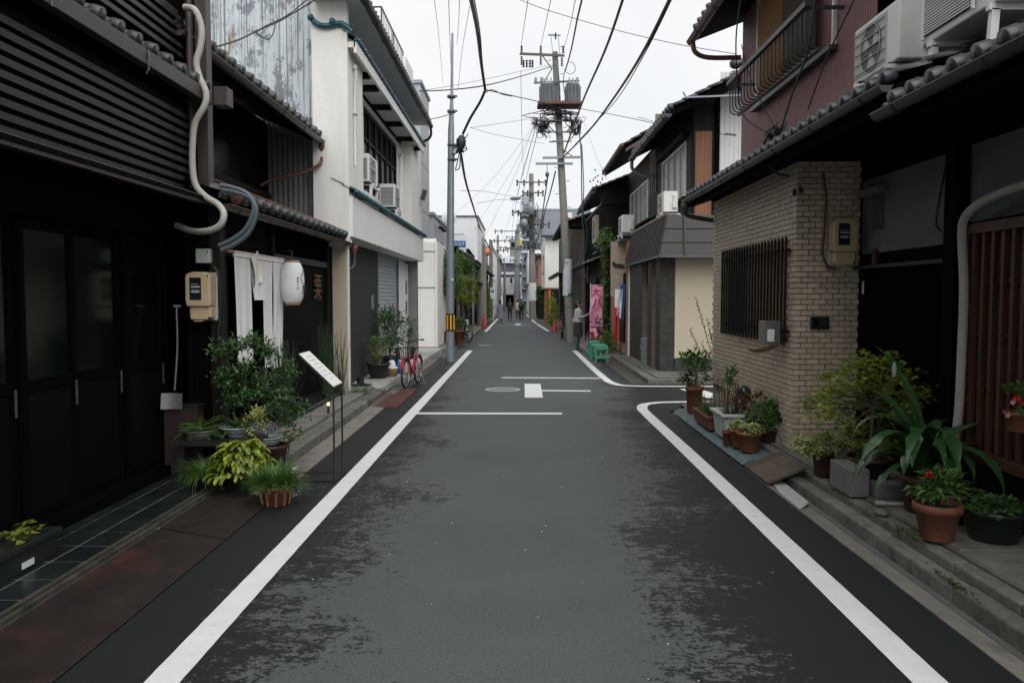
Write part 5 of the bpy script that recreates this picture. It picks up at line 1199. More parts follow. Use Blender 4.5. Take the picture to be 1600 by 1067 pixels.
# pink upper storey
XP = 3.02
mbp = corrug((XP, 11.0, 0), (0, -1, 0), 4.1, 3.45, 5.6, .052, .012, box=True, nrm=(-1, 0, 0))
part(mbp, 'pink_cladding', corr_pink, r1)
part(corrug((XP, 11.0, 0), (1, 0, 0), .05, 3.45, 5.6, .05, .01, box=True, nrm=(0, 1, 0)), 'cladding_edge', corr_pink, r1)
part(MB().box(XP + .02, XP + .1, 6.92, 10.98, 3.40, 5.6).box(XP, 3.7, 6.9, 6.97, 3.3, 5.6), 'upper_wall', wood_black, r1)
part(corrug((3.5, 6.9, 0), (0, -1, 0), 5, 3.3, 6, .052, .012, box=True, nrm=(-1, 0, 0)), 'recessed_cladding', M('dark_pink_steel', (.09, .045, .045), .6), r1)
part(MB().box(XP + .01, XP + .06, 7.0, 10.9, 3.36, 3.44), 'sill_beam', M('bare_wood', (.14, .06, .025), .7), r1)
w_ = window_x(r1, XP - .03, 7.75, 10.25, 3.98, 5.3, side=-1, cols=3, fm=white_plastic, gm=glass_sky, sill=False)
part(B(XP - .10, XP + .01, 7.7, 10.3, 3.93, 3.978), 'window_sill', gutter_d, r1)
bl = thing('bamboo_blind', 'golden bamboo blind in the pink house window', 'blind', (2.9, 9.7, 4)); 
bm = MB()
for k in range(52): bm.cyl((2.935, 9.1, 4.02 + k * .026), (2.935, 9.95, 4.02 + k * .026), .0115, 6)
part(bm, 'slats', bamboo, bl, kind='stuff')
bl2 = thing('bamboo_blind', 'grey weathered bamboo blind next to the golden one', 'blind', (2.9, 8.5, 4)); bm = MB()
for k in range(52): bm.cyl((2.93, 8.1, 4.06 + k * .026), (2.93, 9.06, 4.06 + k * .026), .0115, 6)
part(bm, 'slats', bamboo_dim, bl2, kind='stuff')
rr_ = part(MB().bar((2.66, 7.55, 4.30), (2.66, 10.35, 4.30), .05).bar((2.66, 7.6, 4.28), (XP, 7.6, 4.28), .03).bar((2.66, 10.3, 4.28), (XP, 10.3, 4.28), .03).bar((2.78, 7.6, 3.9), (2.78, 10.3, 3.9), .035), 'window_railing', M('railing_brown', (.04, .033, .033), .45), r1)
me = MB().tube(bez([(0, 0, .38), (0, 0, .15), (.01, 0, .04), (.05, 0, .0), (.12, 0, -.0)], 4), .008, 5).mesh('baluster', black_metal)
pieces(me, 'baluster', rr_, [((2.67, 7.62 + .128 * k, 3.91), None) for k in range(22)])
# upper roof
part(MB().prism([(2.42, 5.18), (3.9, 5.8), (3.9, 5.7), (2.42, 5.13)], 4, 11.3, 'y'), 'upper_soffit', wood_black, r1)
roof(r1, 2.42, 5.24, 3.9, 5.84, 7, 11.3, .25, kawara_brown, r=.05)
gutter(r1, 2.38, 5.14, 6, 11.35, .055, M('copper_gutter', (.085, .05, .042), .5))
part(MB().tube(bez([(2.38, 11.2, 5.08), (2.42, 11.2, 4.95), (2.6, 11.2, 4.88), (3.02, 11.1, 4.85)], 4), .035, 8), 'rain_pipe', rust_pipe, r1)
part(MB().box(2.9, 3.04, 6.95, 11.1, 5.45, 5.62), 'wall_plate', wood_black, r1)
# things on this house
em2 = thing('electric_meter', 'cream electric meter with black dial window on the brick return wall', 'electric meter', (2.98, 7.5, 1.9))
meter(em2, 2.995, 7.545, 2.10)
ip = thing('intercom_panel', 'black intercom panel on the brick wall below the meter', 'intercom', (2.9, 7.54, 1.35))
part(B(2.74, 2.92, 7.525, 7.545, 1.29, 1.41), 'panel', black_metal, ip, bevel=.006); part(B(2.76, 2.82, 7.52, 7.5245, 1.31, 1.39), 'screen', M('dial_black', (.006, .012, .013), .15), ip)
pts = [(2.82, 7.5, 2.75), (2.85, 7.5, 2.5), (2.84, 7.5, 2.2), (2.83, 7.5, 2.0), (2.88, 7.5, 1.88), (2.96, 7.5, 1.85)]
single(MB().tube(bez(pts, 6), .011, 8), 'meter_cable', M('brown_cable', (.06, .05, .042), .6), 'brown cable down the brick return to the right meter', 'cable', pts[0])
pts = [atX(u, v, 3.04) for u, v in ((1610, 286), (1560, 303), (1525, 322), (1507, 342), (1503, 370), (1506, 450), (1503, 540), (1498, 640), (1490, 705), (1486, 745))]
single(MB().tube(bez(pts, 5), .030, 12), 'downpipe', hose_white, 'white lagged pipe bending down between lattice door and lattice window', 'pipe', pts[3])
single(MB().cyl((3.12, 5.9, .2), (3.12, 5.9, 1.85), .008, 8), 'thin_conduit', galv, 'thin grey conduit beside the black lattice door', 'conduit', (3.12, 5.9, .2))
pts = [(3.15, 5.95, 2.65), (3.12, 5.98, 2.4), (3.10, 6.0, 2.15), (3.14, 6.0, 2.08)]
single(MB().tube(bez(pts, 5), .008, 6), 'hanging_cable', cable_m, 'thin black cables hanging over the dim plaster panel', 'cable', pts[0])
# bracket bundle of wires on the eave
bu = thing('cable_bracket', 'knot of black and teal cables clamped above the brick bay eave', 'cable bracket', (2.55, 8.6, 3.1))
m = MB()
random.seed(9)
c0 = atY(1214, 212, 8.0)
for k in range(12):
    p = [c0 + Vector((random.gauss(0, .06), random.gauss(0, .06), random.gauss(0, .07))) for _ in range(5)]; m.tube(bez(p, 4), .009, 6)
part(m, 'loops', cable_m, bu); m = MB()
m.tube(bez([c0, atY(1205, 235, 8.0), atY(1204, 258, 7.9), atY(1215, 272, 7.9), atY(1245, 280, 7.7), atY(1250, 300, 7.5)], 5), .012, 6)
part(m, 'teal_loop', cable_teal, bu)
part(MB().ell(atY(1241, 301, 7.5), (.02, .02, .035)).ell(atY(1251, 297, 7.5), (.02, .02, .035)), 'weight', black_metal, bu)
part(MB().tube(bez([c0, atY(1212, 240, 7.95), atY(1222, 262, 7.9), atY(1240, 262, 7.9)], 4), .009, 6), 'brown_loop', M('brown_cable', (.06, .05, .042), .6), bu)
part(MB().cyl(c0 + Vector((-.03, 0, -.25)), c0 + Vector((-.03, 0, .1)), .014), 'bracket', galv_dark, bu)

# ---- street-side pots (right)
bb = thing('kerb_ramp_blocks', 'row of blue grey painted kerb blocks under the pots', 'kerb blocks', (2.3, 9, 0))
for i in range(4): part(MB().prism([(2.11, .004), (2.17, .05), (2.44, .085), (2.44, .004)], 7.5 + i * .86, 8.34 + i * .86, 'y'), 'block', blue_slab, bb, bevel=.006)
wr = thing('wooden_ramp', 'weathered plank ramp laid across the gutter', 'ramp', (2.25, 7.0, 0))
for i in range(5):
    y0 = 6.66 + i * .142; part(MB().prism([(2.09, .012), (2.09, .035), (2.42, .165), (2.42, .142)], y0, y0 + .137, 'y'), 'plank', wood_ramp, wr, bevel=.003)
pg = 'pots along the brick bay'
random.seed(77)
potted('nearest round terracotta pot of pale variegated leaves on the blue blocks', (2.27, 7.82, .075), .115, .19, terra, lambda mb, c: bush_leaves(mb, (c[0], c[1], c[2] + .04), (.11, .11, .05), 240, .045, .032, 12), leaf_varieg, pg)
potted('second terracotta pot of pale variegated leaves just behind the nearest', (2.24, 8.05, .075), .11, .18, terra, lambda mb, c: bush_leaves(mb, (c[0], c[1], c[2] + .05), (.11, .11, .05), 240, .045, .032, 12), leaf_varieg, pg)
potted('small orange pot touching the mossy white planter', (2.18, 8.25, .05), .07, .15, terra, lambda mb, c: bush_leaves(mb, (c[0], c[1], c[2] + .01), (.04, .04, .02), 20, .03, .02, 4), leaf_mid, pg)
mp_ = thing('mossy_planter', 'tall white plastic planter with moss stains and dry stalks', 'planter', (2.3, 8.6, .07))
trough(mp_, 2.16, 2.42, 8.35, 8.85, .08, .36, planter_white, fl=.035)
m = MB()
for k in range(26):
    x = random.uniform(2.2, 2.4); y = random.uniform(8.4, 8.8); m.tube([(x, y, .32), (x + random.gauss(0, .03), y + random.gauss(0, .03), .32 + random.uniform(.15, .4))], .004, 5)
part(m, 'dry_stalk', pot_brown, mp_, kind='stuff')
m = MB(); bush_leaves(m, (2.3, 8.7, .62), (.10, .12, .16), 150, .07, .03, 8); [m.leaf((2.2, 8.42, .34), (random.uniform(-1, .4), -.5, random.uniform(0, .5)), .11, .035, .4) for _ in range(7)]
part(m, 'foliage', leaf_mid, mp_, kind='stuff')
tp = thing('terracotta_trough', 'low terracotta trough behind the mossy white planter', 'planter', (2.25, 9.3, .07))
trough(tp, 2.14, 2.34, 9.0, 9.75, .08, .24, terra, fl=.02)
m = MB(); grassy(80, .15, .3, .01, (.9, 1.5), (.1, .6))(m, (2.24, 9.3, .2)); part(m, 'foliage', leaf_dark, tp, kind='stuff')
potted('tall narrow terracotta pot with lime green upright plant at the street corner', (2.30, 10.45, .075), .11, .34, terra, lambda mb, c: bush_leaves(mb, (c[0], c[1], c[2] + .22), (.20, .16, .25), 420, .07, .045, 16), leaf_mid, pg, taper=.8, stem=stems_fn(5, .6, .06, .006))
m = thing('tall_thin_shrub', 'tall wispy shrub with sparse leaves against the beige wall', 'shrub', (2.95, 11.0, .05))
q = MB(); lf = MB()
for u, v in ((1088, 470), (1105, 500), (1078, 515), (1098, 540), (1110, 520)):
    tip = atY(u, v, 11.1); pts = bez([(2.9, 11.1, .05), (2.84 + random.gauss(0, .03), 11.1, .4), tip + (Vector((2.9, 11.1, .05)) - tip) * .4, tip], 8); q.tube(pts, .005, 5)
    for p in pts[6:]:
        for _ in range(5): lf.leaf(p + Vector((random.gauss(0, .01), random.gauss(0, .01), random.gauss(0, .02))), (random.uniform(-1, 1), random.uniform(-1, 1), .6), .05, .014, .2)
bush_leaves(lf, (2.88, 11.1, .55), (.12, .12, .45), 420, .045, .018, 14)
part(q, 'stem', bark, m); part(lf, 'foliage', leaf_dark, m, kind='stuff')
potted('small leafy pot close to the brick wall foot', (2.52, 8.05, .13), .10, .13, pot_brown, lambda mb, c: bush_leaves(mb, (c[0], c[1], c[2] + .13), (.16, .15, .14), 480, .055, .03, 12), leaf_mid, pg)
potted('reddish leaved shrub beside the dark buoy ornament', (2.50, 8.45, .13), .10, .13, pot_brown, lambda mb, c: bush_leaves(mb, (c[0], c[1], c[2] + .2), (.14, .2, .17), 330, .055, .028, 12), leaf_red, pg, stem=stems_fn(6, .35, .08, .006))
bo = thing('glass_buoy', 'dark netted glass float standing among the pots', 'float', (2.47, 8.9, .3)); part(MB().ell((2.47, 8.75, .55), (.075, .075, .075), 14, 10), 'ball', M('dark_glass_ball', (.02, .03, .035), .2), bo)
part(MB().cyl((2.47, 8.75, .13), (2.47, 8.75, .48), .02), 'stem', pot_dark, bo)
# plants right foreground
random.seed(14)
potted('terracotta pot of yellow variegated ivy left of the grey block', (2.50, 6.52, .13), .085, .19, pot_brown, lambda mb, c: bush_leaves(mb, (c[0] - .02, c[1], c[2] + .07), (.18, .15, .10), 800, .045, .032, 18), leaf_varieg, taper=.75)
random.seed(15)
bl_ = thing('concrete_block', 'grey concrete block standing on edge beside the ivy pot', 'block', (2.55, 6.1, .13))
part(MB().box(2.42, 2.56, 5.78, 6.17, .133, .335), 'block', pot_grey, bl_, bevel=.006)
bl3 = thing('concrete_block', 'grey concrete block lying flat behind the strap leaved pot', 'block', (2.7, 5.95, .13))
part(MB().box(2.58, 2.88, 5.72, 5.88, .133, .24), 'block', pot_grey, bl3, bevel=.008)
mpt = thing('maple_tree', 'small potted maple with fine yellow green leaves before the brick wall', 'potted tree', (2.74, 6.2, .13))
part(pot_mb((2.74, 6.2, .13), .17, .22, .03), 'pot', pot_brown, mpt); part(soil_mb((2.74, 6.2, .13), .16, .22), 'soil', soil, mpt)
q = MB(); lf = MB(); base = Vector((2.74, 6.2, .33)); k1 = Vector((2.76, 6.2, .75)); q.tube([base, k1], [.014, .011], 8)
tips = [atY(u, v, 6.25 + random.uniform(-.25, .25)) for u, v in ((1300, 610), (1320, 600), (1400, 600), (1415, 640), (1270, 630), (1355, 580), (1335, 630), (1390, 620), (1285, 620), (1300, 590), (1325, 572), (1350, 562), (1385, 565), (1410, 585), (1440, 615), (1290, 645), (1315, 640), (1345, 610), (1370, 640), (1400, 650), (1430, 650), (1330, 665), (1365, 600), (1345, 690), (1385, 690))]
branches(q, k1, tips, .006, wob=.02)
def maple_leaf(mb, p, s_):
    n_ = Vector((random.gauss(0, .5), random.gauss(0, .5), 1)).normalized(); a = n_.orthogonal().normalized(); b = n_.cross(a); r0 = random.uniform(0, 6.28); 
    for k in range(5):
        an = r0 + (k - 2) * .62; d = a * math.cos(an) + b * math.sin(an) - n_ * .25; L_ = s_ * (1, .85, .6)[abs(k - 2)]
        sd = n_.cross(d).normalized(); mb._add([p, p + d * L_ * .45 + sd * L_ * .13, p + d * L_, p + d * L_ * .45 - sd * L_ * .13], [(0, 3, 2, 1)])
for tp_ in tips:
    for k in range(62): maple_leaf(lf, tp_ + Vector((random.gauss(0, .055), random.gauss(0, .08), random.gauss(0, .035))), random.uniform(.038, .06))
part(q, 'stem', bark, mpt); part(lf, 'foliage', leaf_yellow, mpt, kind='stuff')
ssh = thing('low_green_shrub', 'low bushy green plant at the foot of the potted maple', 'plant', (2.85, 6.5, .13)); m = MB(); bush_leaves(m, (2.8, 6.45, .42), (.2, .2, .22), 500, .05, .03, 14); part(m, 'foliage', leaf_mid, ssh, kind='stuff'); part(stems_fn(8, .4, .1)(MB(), (2.8, 6.45, .13)), 'stem', bark, ssh)
# strap-leaved plant: each leaf is its own part
sp_ = thing('strap_leaf_plant', 'large plant with long arching dark green strap leaves in a terracotta pot', 'potted plant', (2.75, 5.4, .13))
part(pot_mb((2.75, 5.4, .13), .135, .25, .035, .75), 'pot', pot_brown, sp_); part(soil_mb((2.75, 5.4, .13), .13, .25), 'soil', soil, sp_)
random.seed(21)
SL = [(-2.9, .78, .085, 1.25, 2.3), (-3.0, .55, .075, .75, 2.0), (-2.6, .7, .085, .95, 2.3), (2.9, .65, .08, 1.3, 2.6), (-.1, .72, .075, .95, 1.2), (.25, .78, .08, 1.05, 1.9), (-.35, .85, .085, 1.2, 2.7), (-1.2, .8, .09, 1.1, 2.6), (-.8, .75, .085, 1.0, 2.4), (-1.7, .7, .09, 1.2, 2.9),
      (-2.2, .72, .09, 1.25, 2.8), (2.4, .6, .07, 1.2, 1.8), (1.2, .7, .08, 1.2, 1.8), (1.8, .8, .08, 1.4, 1.3), (-3.1, .62, .07, .3, 1.6), (-2.75, .5, .06, .35, 1.5), (.6, .7, .08, 1.3, 2.1), (-1.45, .62, .08, 1.3, 3.1), (-.55, .55, .07, 1.4, 3.0), (2.0, .85, .075, 1.48, .9), (-.2, .6, .07, .6, 1.8), (-1.0, .5, .07, .8, 2.4), (-2.4, .45, .07, .9, 2.4)]
SL += [(random.uniform(-3.1, 3.1), random.uniform(.5, .85), random.uniform(.06, .08), random.uniform(.9, 1.35), random.uniform(2.0, 3.0)) for _ in range(5)]
for az, L_, W_, el, be in SL:
    part(MB().strap((2.75 + .03 * math.cos(az), 5.4 + .03 * math.sin(az), .36 + random.uniform(0, .22)), az + random.uniform(-.2, .2), L_ * .95, W_ * 1.25, min(1.5, el * 1.12), be * 1.1, 14, .22), 'leaf', leaf_strap, sp_)
part(MB().tube(bez([(2.78, 5.42, .36), (2.72, 5.4, .8), (2.60, 5.42, 1.0)], 5), .006, 6), 'flower_stalk', stem_green, sp_)
part(MB().ell(atY(1397, 578, 5.42), (.016, .016, .055)), 'seed_head', M('pale_seed', (.25, .26, .22), .8), sp_)
# red flower pot
rf = thing('red_flower_plant', 'terracotta pot with one red flower over broad green leaves', 'potted plant', (2.53, 4.78, .13))
part(pot_mb((2.53, 4.78, .131), .128, .225, .05, .68), 'pot', terra, rf); part(soil_mb((2.53, 4.78, .131), .125, .225), 'soil', soil, rf)
random.seed(3)
m = MB(); bush_leaves(m, (2.53, 4.78, .48), (.12, .12, .10), 230, .06, .032, 14); part(m, 'foliage', leaf_mid, rf, kind='stuff')
part(stems_fn(7, .25, .06, .006)(MB(), (2.53, 4.78, .33)), 'stem', stem_green, rf)
fc = atY(1452, 742, 4.70); m = MB()
for k in range(60): m.leaf(fc, (random.gauss(0, 1), random.gauss(0, 1), random.uniform(-.1, 1)), .026, .018, .3)
part(m, 'flower', flower_red, rf); part(MB().tube([(2.5, 4.76, .36), fc], .004, 6), 'flower_stalk', stem_green, rf)
potted('wide black bowl of low dark leaves at the right edge', (2.87, 4.78, .13), .185, .2, pot_dark, lambda mb, c: bush_leaves(mb, (c[0], c[1], c[2] + .02), (.17, .17, .045), 220, .06, .05, 16), leaf_dark, taper=.7)
potted('brown pot of round leaves behind the black bowl', (2.84, 5.18, .13), .16, .2, pot_brown, lambda mb, c: bush_leaves(mb, (c[0], c[1], c[2] + .03), (.15, .15, .06), 200, .055, .045, 14), leaf_dark)
hb = thing('hanging_flower_pot', 'small terracotta pot of pink flowers hooked on the wooden lattice', 'potted plant', (2.96, 4.75, .95))
part(pot_mb((2.97, 4.72, .80), .085, .12, .02), 'pot', terra, hb); m = MB(); bush_leaves(m, (2.96, 4.72, 1.0), (.1, .1, .08), 170, .04, .022, 10); part(m, 'foliage', leaf_mid, hb, kind='stuff')
for k, (du, dv, fm_) in enumerate(((1581, 628, flower_pink), (1590, 622, flower_red), (1573, 648, flower_pink), (1596, 630, flower_red), (1584, 622, flower_red))):
    c_ = atY(du, dv, 4.65); m = MB()
    for a in range(5): m.leaf(c_, (math.cos(a * 1.257), -.5, math.sin(a * 1.257)), .022, .018, .1, (0, -1, 0))
    part(m, 'flower', fm_, hb)
part(MB().tube(bez([(3.05, 4.72, .92), (3.09, 4.72, 1.0), (3.09, 4.72, .9)], 4), .005, 6), 'hook', black_metal, hb)
pp = [(2.50, 5.55, .15), (2.62, 5.52, .152), (2.75, 5.5, .155)]
single(MB().tube(pp, .012, 10).cyl(pp[0], (2.56, 5.535, .151), .017, 10), 'pvc_pipe', hose_white, 'short white plastic pipe with coupling lying by the concrete blocks', 'pipe', pp[0])
sn = thing('broken_stone', 'loose chunk of broken concrete on the kerb near the blocks', 'stone', (2.45, 5.3, .12)); 
m = MB().ell((2.45, 5.35, .14), (.05, .07, .025), 7, 5); part(m, 'stone', stone_m, sn)
single(MB().ell((2.78, 3.98, .15), (.06, .08, .035), 7, 5), 'garden_stone', stone_m, 'pale garden stone at the lower right edge of the pavement', 'stone', (2.78, 3.98, .13))
# ============================================================ RIGHT HOUSE 2 (corner, dark ribbed skirt canopy)
r2 = thing('corner_shop_house', 'corner house with dark tiled columns, beige wall and ribbed dark canopy skirt', 'house', (3.2, 17, 0))
XC = 2.80; YC = 15.95
part(MB().box(3.10, 6, YC, YC + .15, .36, 2.42), 'beige_wall', beige, r2)
part(MB().box(3.10, 6, YC - .03, YC + .16, .1, .36), 'plinth', grey_wall, r2)
def tiles_on(parent, x0, x1, y0, y1, z0, z1, nx, nz, mat, off=True):
    pass
part(MB().box(XC + .01, 3.09, YC + .01, YC + .5, .1, 2.42).box(XC + .01, 3.09, 17.0, 17.5, .1, 2.42).box(XC + .01, 3.1, 18.3, 20.3, .1, 2.42), 'column', mortar, r2)
me1 = B(-.072, .072, -.006, .006, -.024, .024).mesh('wall_tile', dark_tile); me2 = B(-.006, .006, -.12, .12, -.024, .024).mesh('wall_tile', dark_tile)
pieces(me1, 'wall_tile', r2, [((XC + .085 + .148 * i, YC + .006, .13 + .0525 * k), None) for i in range(2) for k in range(44)])
pieces(me2, 'wall_tile', r2, [((XC + .006, YC + .13 + .245 * i, .13 + .0525 * k), None) for i in range(2) for k in range(44)])
m = MB()
for k in range(44):
    for i in range(2): m.box(XC, XC + .012, 17.01 + .245 * i, 17.25 + .245 * i, .106 + .0525 * k, .154 + .0525 * k)
    for i in range(8): m.box(XC, XC + .012, 18.31 + .245 * i, 18.55 + .245 * i, .106 + .0525 * k, .154 + .0525 * k)
part(m, 'far_wall_tiles', dark_tile, r2, kind='stuff')
part(MB().box(3.1, 3.2, 16.4, 18.4, .1, 2.42).box(XC + .1, 3.2, 17.4, 18.4, 1.9, 2.42), 'recess', wood_black, r2)
st2 = MB(); 
for k in range(12): st2.box(XC - .02 + random.uniform(-.01, .01), XC + .2, 17.52 + (k % 3) * .26, 17.76 + (k % 3) * .26, .11 + (k // 3) * .14, .24 + (k // 3) * .14)
part(st2, 'stone_block', M('stone_block_grey', (.22, .23, .23), .8, var=.3, sc=9, bump=.6), r2, kind='stuff')
part(MB().box(XC - .05, XC - .01, 20.2, 20.28, .1, 2.4), 'white_post', white_smooth, r2)
# skirt canopy: ribbed mansard
XS = 2.70; YS = 15.5; zt, zb = 3.18, 2.37; ti = .16
m = MB(); m._add([(XS, YS, zb), (XS + ti, YS + ti, zt), (XS + ti, 20.5, zt), (XS, 20.5, zb)], [(0, 3, 2, 1)]); m._add([(XS, YS, zb), (6, YS, zb), (6, YS + ti, zt), (XS + ti, YS + ti, zt)], [(0, 1, 2, 3)])
m._add([(XS, YS, zb), (6, YS, zb), (6, YC + .2, zb), (XS + .3, YC + .2, zb), (XS + .3, 20.5, zb), (XS, 20.5, zb)], [(0, 5, 4, 3, 2, 1)]); m._add([(XS + ti, YS + ti, zt), (6, YS + ti, zt), (6, 20.5, zt + .3), (3.6, 20.5, zt + .3), (XS + ti, 20.5, zt)], [tuple(range(5))])
cn = part(m, 'canopy', dark_clad, r2)
ribs = [((XS, YS + .02, zb), (XS + ti, YS + ti, zt))]
y = YS + .4
while y < 20.4: ribs.append(((XS - .012, y, zb), (XS + ti - .012, y, zt))); y += .34
x = XS + .5
while x < 6: ribs.append(((x, YS - .012, zb), (x, YS + ti - .012, zt))); x += .62
for a, b in ribs: part(MB().bar(a, b, .035, .05), 'seam_rib', dark_clad, cn)
part(MB().bar((XS - .01, YS - .01, zb), (XS - .01, 20.5, zb), .04).bar((XS - .01, YS - .01, zb), (6, YS - .01, zb), .04), 'canopy_edge', galv_dark, cn)
part(MB().bar((XS + ti, YS + ti, zt + .02), (XS + ti, 20.5, zt + .02), .05), 'top_flashing', M('copper_flashing', (.18, .09, .06), .5), cn)
for j in (1, 2): part(MB().bar((XS + ti * j / 3, YS + ti * j / 3 - .004, zb + (zt - zb) * j / 3), (6, YS + ti * j / 3 - .004, zb + (zt - zb) * j / 3), .01), 'panel_joint', wood_black, cn)
# upper storey
XU = 3.42
part(wallx(XU, 16.0, 25.5, 3.1, 5.4, holes=((16.55, 19.4, 3.65, 4.8), (21.4, 25.0, 3.65, 4.75)), t=.1, side=-1), 'upper_wall', wood_dark, r2)
part(MB().box(XU, 3.88, 15.98, 16.06, 3.1, 5.4), 'upper_end_wall', wood_dark, r2)
part(corrug((XU + .05, 15.97, 0), (1, 0, 0), .33, 3.15, 4.85, .08, .012), 'orange_panel', wood_orange, r2)
part(MB().box(3.86, 3.93, 15.9, 16.0, 3.1, 5.5), 'corner_post', wood_black, r2)
part(corrug((3.95, 15.98, 0), (1, 0, 0), 3.5, 2.4, 6.0, .09, .010, box=True), 'white_cladding', corr_white, r2)
window_x(r2, XU, 16.6, 19.35, 3.66, 4.78, side=-1, cols=4, gm=glass_frost); window_x(r2, XU, 21.5, 24.9, 3.66, 4.72, side=-1, cols=4, gm=glass_frost)
part(MB().box(XU - .1, XU, 16.4, 25.2, 3.58, 3.64).box(XU - .12, XU, 16.4, 19.6, 4.84, 4.92), 'window_ledge', wood_dark, r2)
part(MB().box(XU - .015, XU - .002, 20.0, 21.2, 4.2, 5.3), 'tan_board', M('tan_board', (.20, .15, .10), .8), r2)
for k in range(5): part(B(XU - .03, XU - .015, 20.0 + .29 * k, 20.06 + .29 * k, 4.2, 5.3), 'board_batten', wood_dark, r2)
roof(r2, 2.86, 5.16, 4.3, 5.85, 15.3, 20.4, .27, kawara, r=.06)
gutter(r2, 2.82, 5.06, 15.35, 20.4, .075, gutter_d)
part(MB().tube(bez([(2.82, 20.3, 5.0), (2.85, 20.35, 4.8), (3.1, 20.35, 4.65), (3.38, 20.3, 4.6)], 4), .045, 8), 'rain_pipe', galv, r2)
part(MB().prism([(2.9, 5.08), (4.3, 5.7), (7.4, 5.7), (7.4, 5.62), (4.3, 5.62), (2.9, 5.02)], 15.3, 15.4, 'y'), 'barge_board', wood_black, r2)
part(MB().box(4.3, 7.4, 15.35, 20, 5.62, 5.72), 'roof_slab', wood_black, r2)
rt = MB()
for i in range(13):
    for j in range(4): rt.lathe([(0, 0), (.07, 0), (.075, .02), (.075, .28)], (4.2 + i * .24, 15.22 + j * .25, 5.78 + j * .06), 8, 'y')
part(rt, 'end_tiles', kawara, r2, kind='stuff')
part(MB().ell((4.05, 15.25, 5.95), (.12, .1, .10)).tube(bez([(4.0, 15.2, 5.92), (4.3, 15.2, 6.0), (4.7, 15.2, 5.95)], 4), .07, 8), 'ridge_ornament', kawara, r2)
part(MB().bar((3.1, 15.2, 5.32), (4.2, 15.2, 5.36), .03).tube([(3.12, 15.2, 5.32), (3.06, 15.2, 5.42)], .015, 6), 'mast_arm', galv, r2)
part(MB().bar((4.15, 15.2, 5.6), (4.55, 15.1, 5.32), .16, .08), 'copper_gutter', rust_pipe, r2)
# second roof of the same row, further
r2b = thing('gabled_house', 'tan and dark timber house with brown tiled eave beyond the corner shop', 'house', (3.2, 23, 0))
roof(r2b, 2.62, 5.42, 4.3, 6.4, 20.6, 25.2, .27, kawara_brown, r=.06)
part(MB().prism([(2.7, 5.36), (4.3, 6.3), (4.3, 6.2), (2.7, 5.28)], 20.55, 20.62, 'y'), 'barge_board', kawara_brown, r2b)
part(MB().box(XU + .01, 5, 20.45, 20.5, 5.0, 6.2), 'gable', M('tan_plaster', (.24, .18, .12), .8), r2b)
part(MB().box(2.75, 3.0, 20.5, 25.4, .1, 3.0), 'wall', pinkish, r2b)
part(MB().box(2.55, 3.5, 20.5, 25.4, 3.0, 3.08), 'canopy_roof', gutter_d, r2b)
part(MB().box(2.70, 2.76, 20.7, 21.6, .4, 2.2), 'door', wood_dark, r2b); part(MB().box(2.70, 2.75, 24.2, 25, .1, 2.2), 'door', wood_dark, r2b)
part(MB().box(2.65, 2.75, 25.0, 25.4, .1, 3.0), 'white_pier', white_smooth, r2b); part(B(2.64, 2.65, 25.12, 25.28, 1.5, 2.3), 'pier_window', ac_dark, r2b)
# AC units on the right row
ac6 = dup(ac0, (3.05, 16.6, 3.28), 0, 'pale air conditioner standing on the ribbed canopy under the sash windows', sc=.95)
ac7 = dup(ac0, (2.95, 22.2, 3.30), 0, 'white air conditioner on the canopy roof beyond the corner shop', sc=1.1)
ac8 = thing('air_conditioner', 'tall beige air conditioner bracketed on the far dark timber house', 'air conditioner', (2.7, 26.6, 3), 'air conditioner outdoor units')
part(B(2.45, 2.85, 26.2, 27.2, 3.35, 4.25), 'casing', beige_board, ac8, bevel=.02); part(MB().box(2.44, 2.449, 26.3, 26.9, 3.5, 4.1), 'front_grille', ac_dark, ac8); part(MB().bar((2.5, 26.3, 3.33), (3.0, 26.3, 3.33), .04).bar((2.5, 27.1, 3.33), (3.0, 27.1, 3.33), .04).bar((2.5, 26.3, 3.3), (2.9, 26.3, 3.0), .03), 'bracket', galv_dark, ac8)
# ivy between houses
iv = thing('climbing_vine', 'green vine climbing the wall between the pink banner and the beige board', 'vine', (2.7, 24.5, 0))
m = MB()
for k in range(2600):
    z = random.uniform(.05, 3.7); m.leaf((2.68 + random.gauss(0, .06), 24.6 + random.gauss(0, .25) - (.4 if z > 3 else 0) * random.random(), z), (-1, random.uniform(-1, 1), random.uniform(-1, .3)), .09, .07, .3)
for k in range(500): m.leaf((2.6 + random.gauss(0, .12), 23.9 + random.gauss(0, .5), 3.25 + random.gauss(0, .12)), (-1, random.uniform(-1, 1), random.uniform(-1, .6)), .12, .08, .3)
part(m, 'foliage', leaf_mid, iv, kind='stuff'); part(MB().tube([(2.7, 24.6, .0), (2.72, 24.5, 1.5), (2.7, 24.6, 3.3)], .03, 6), 'stem', bark, iv)
gb = thing('ground_shrub', 'straggling green shrub on the pavement under the pink banner', 'shrub', (2.4, 21.8, 0)); m = MB()
bush_leaves(m, (2.45, 22.4, .28), (.25, 1.0, .3), 1100, .07, .04, 22); part(m, 'foliage', leaf_mid, gb, kind='stuff'); part(stems_fn(7, .4, .3)(MB(), (2.45, 22.3, .03)), 'stem', bark, gb)
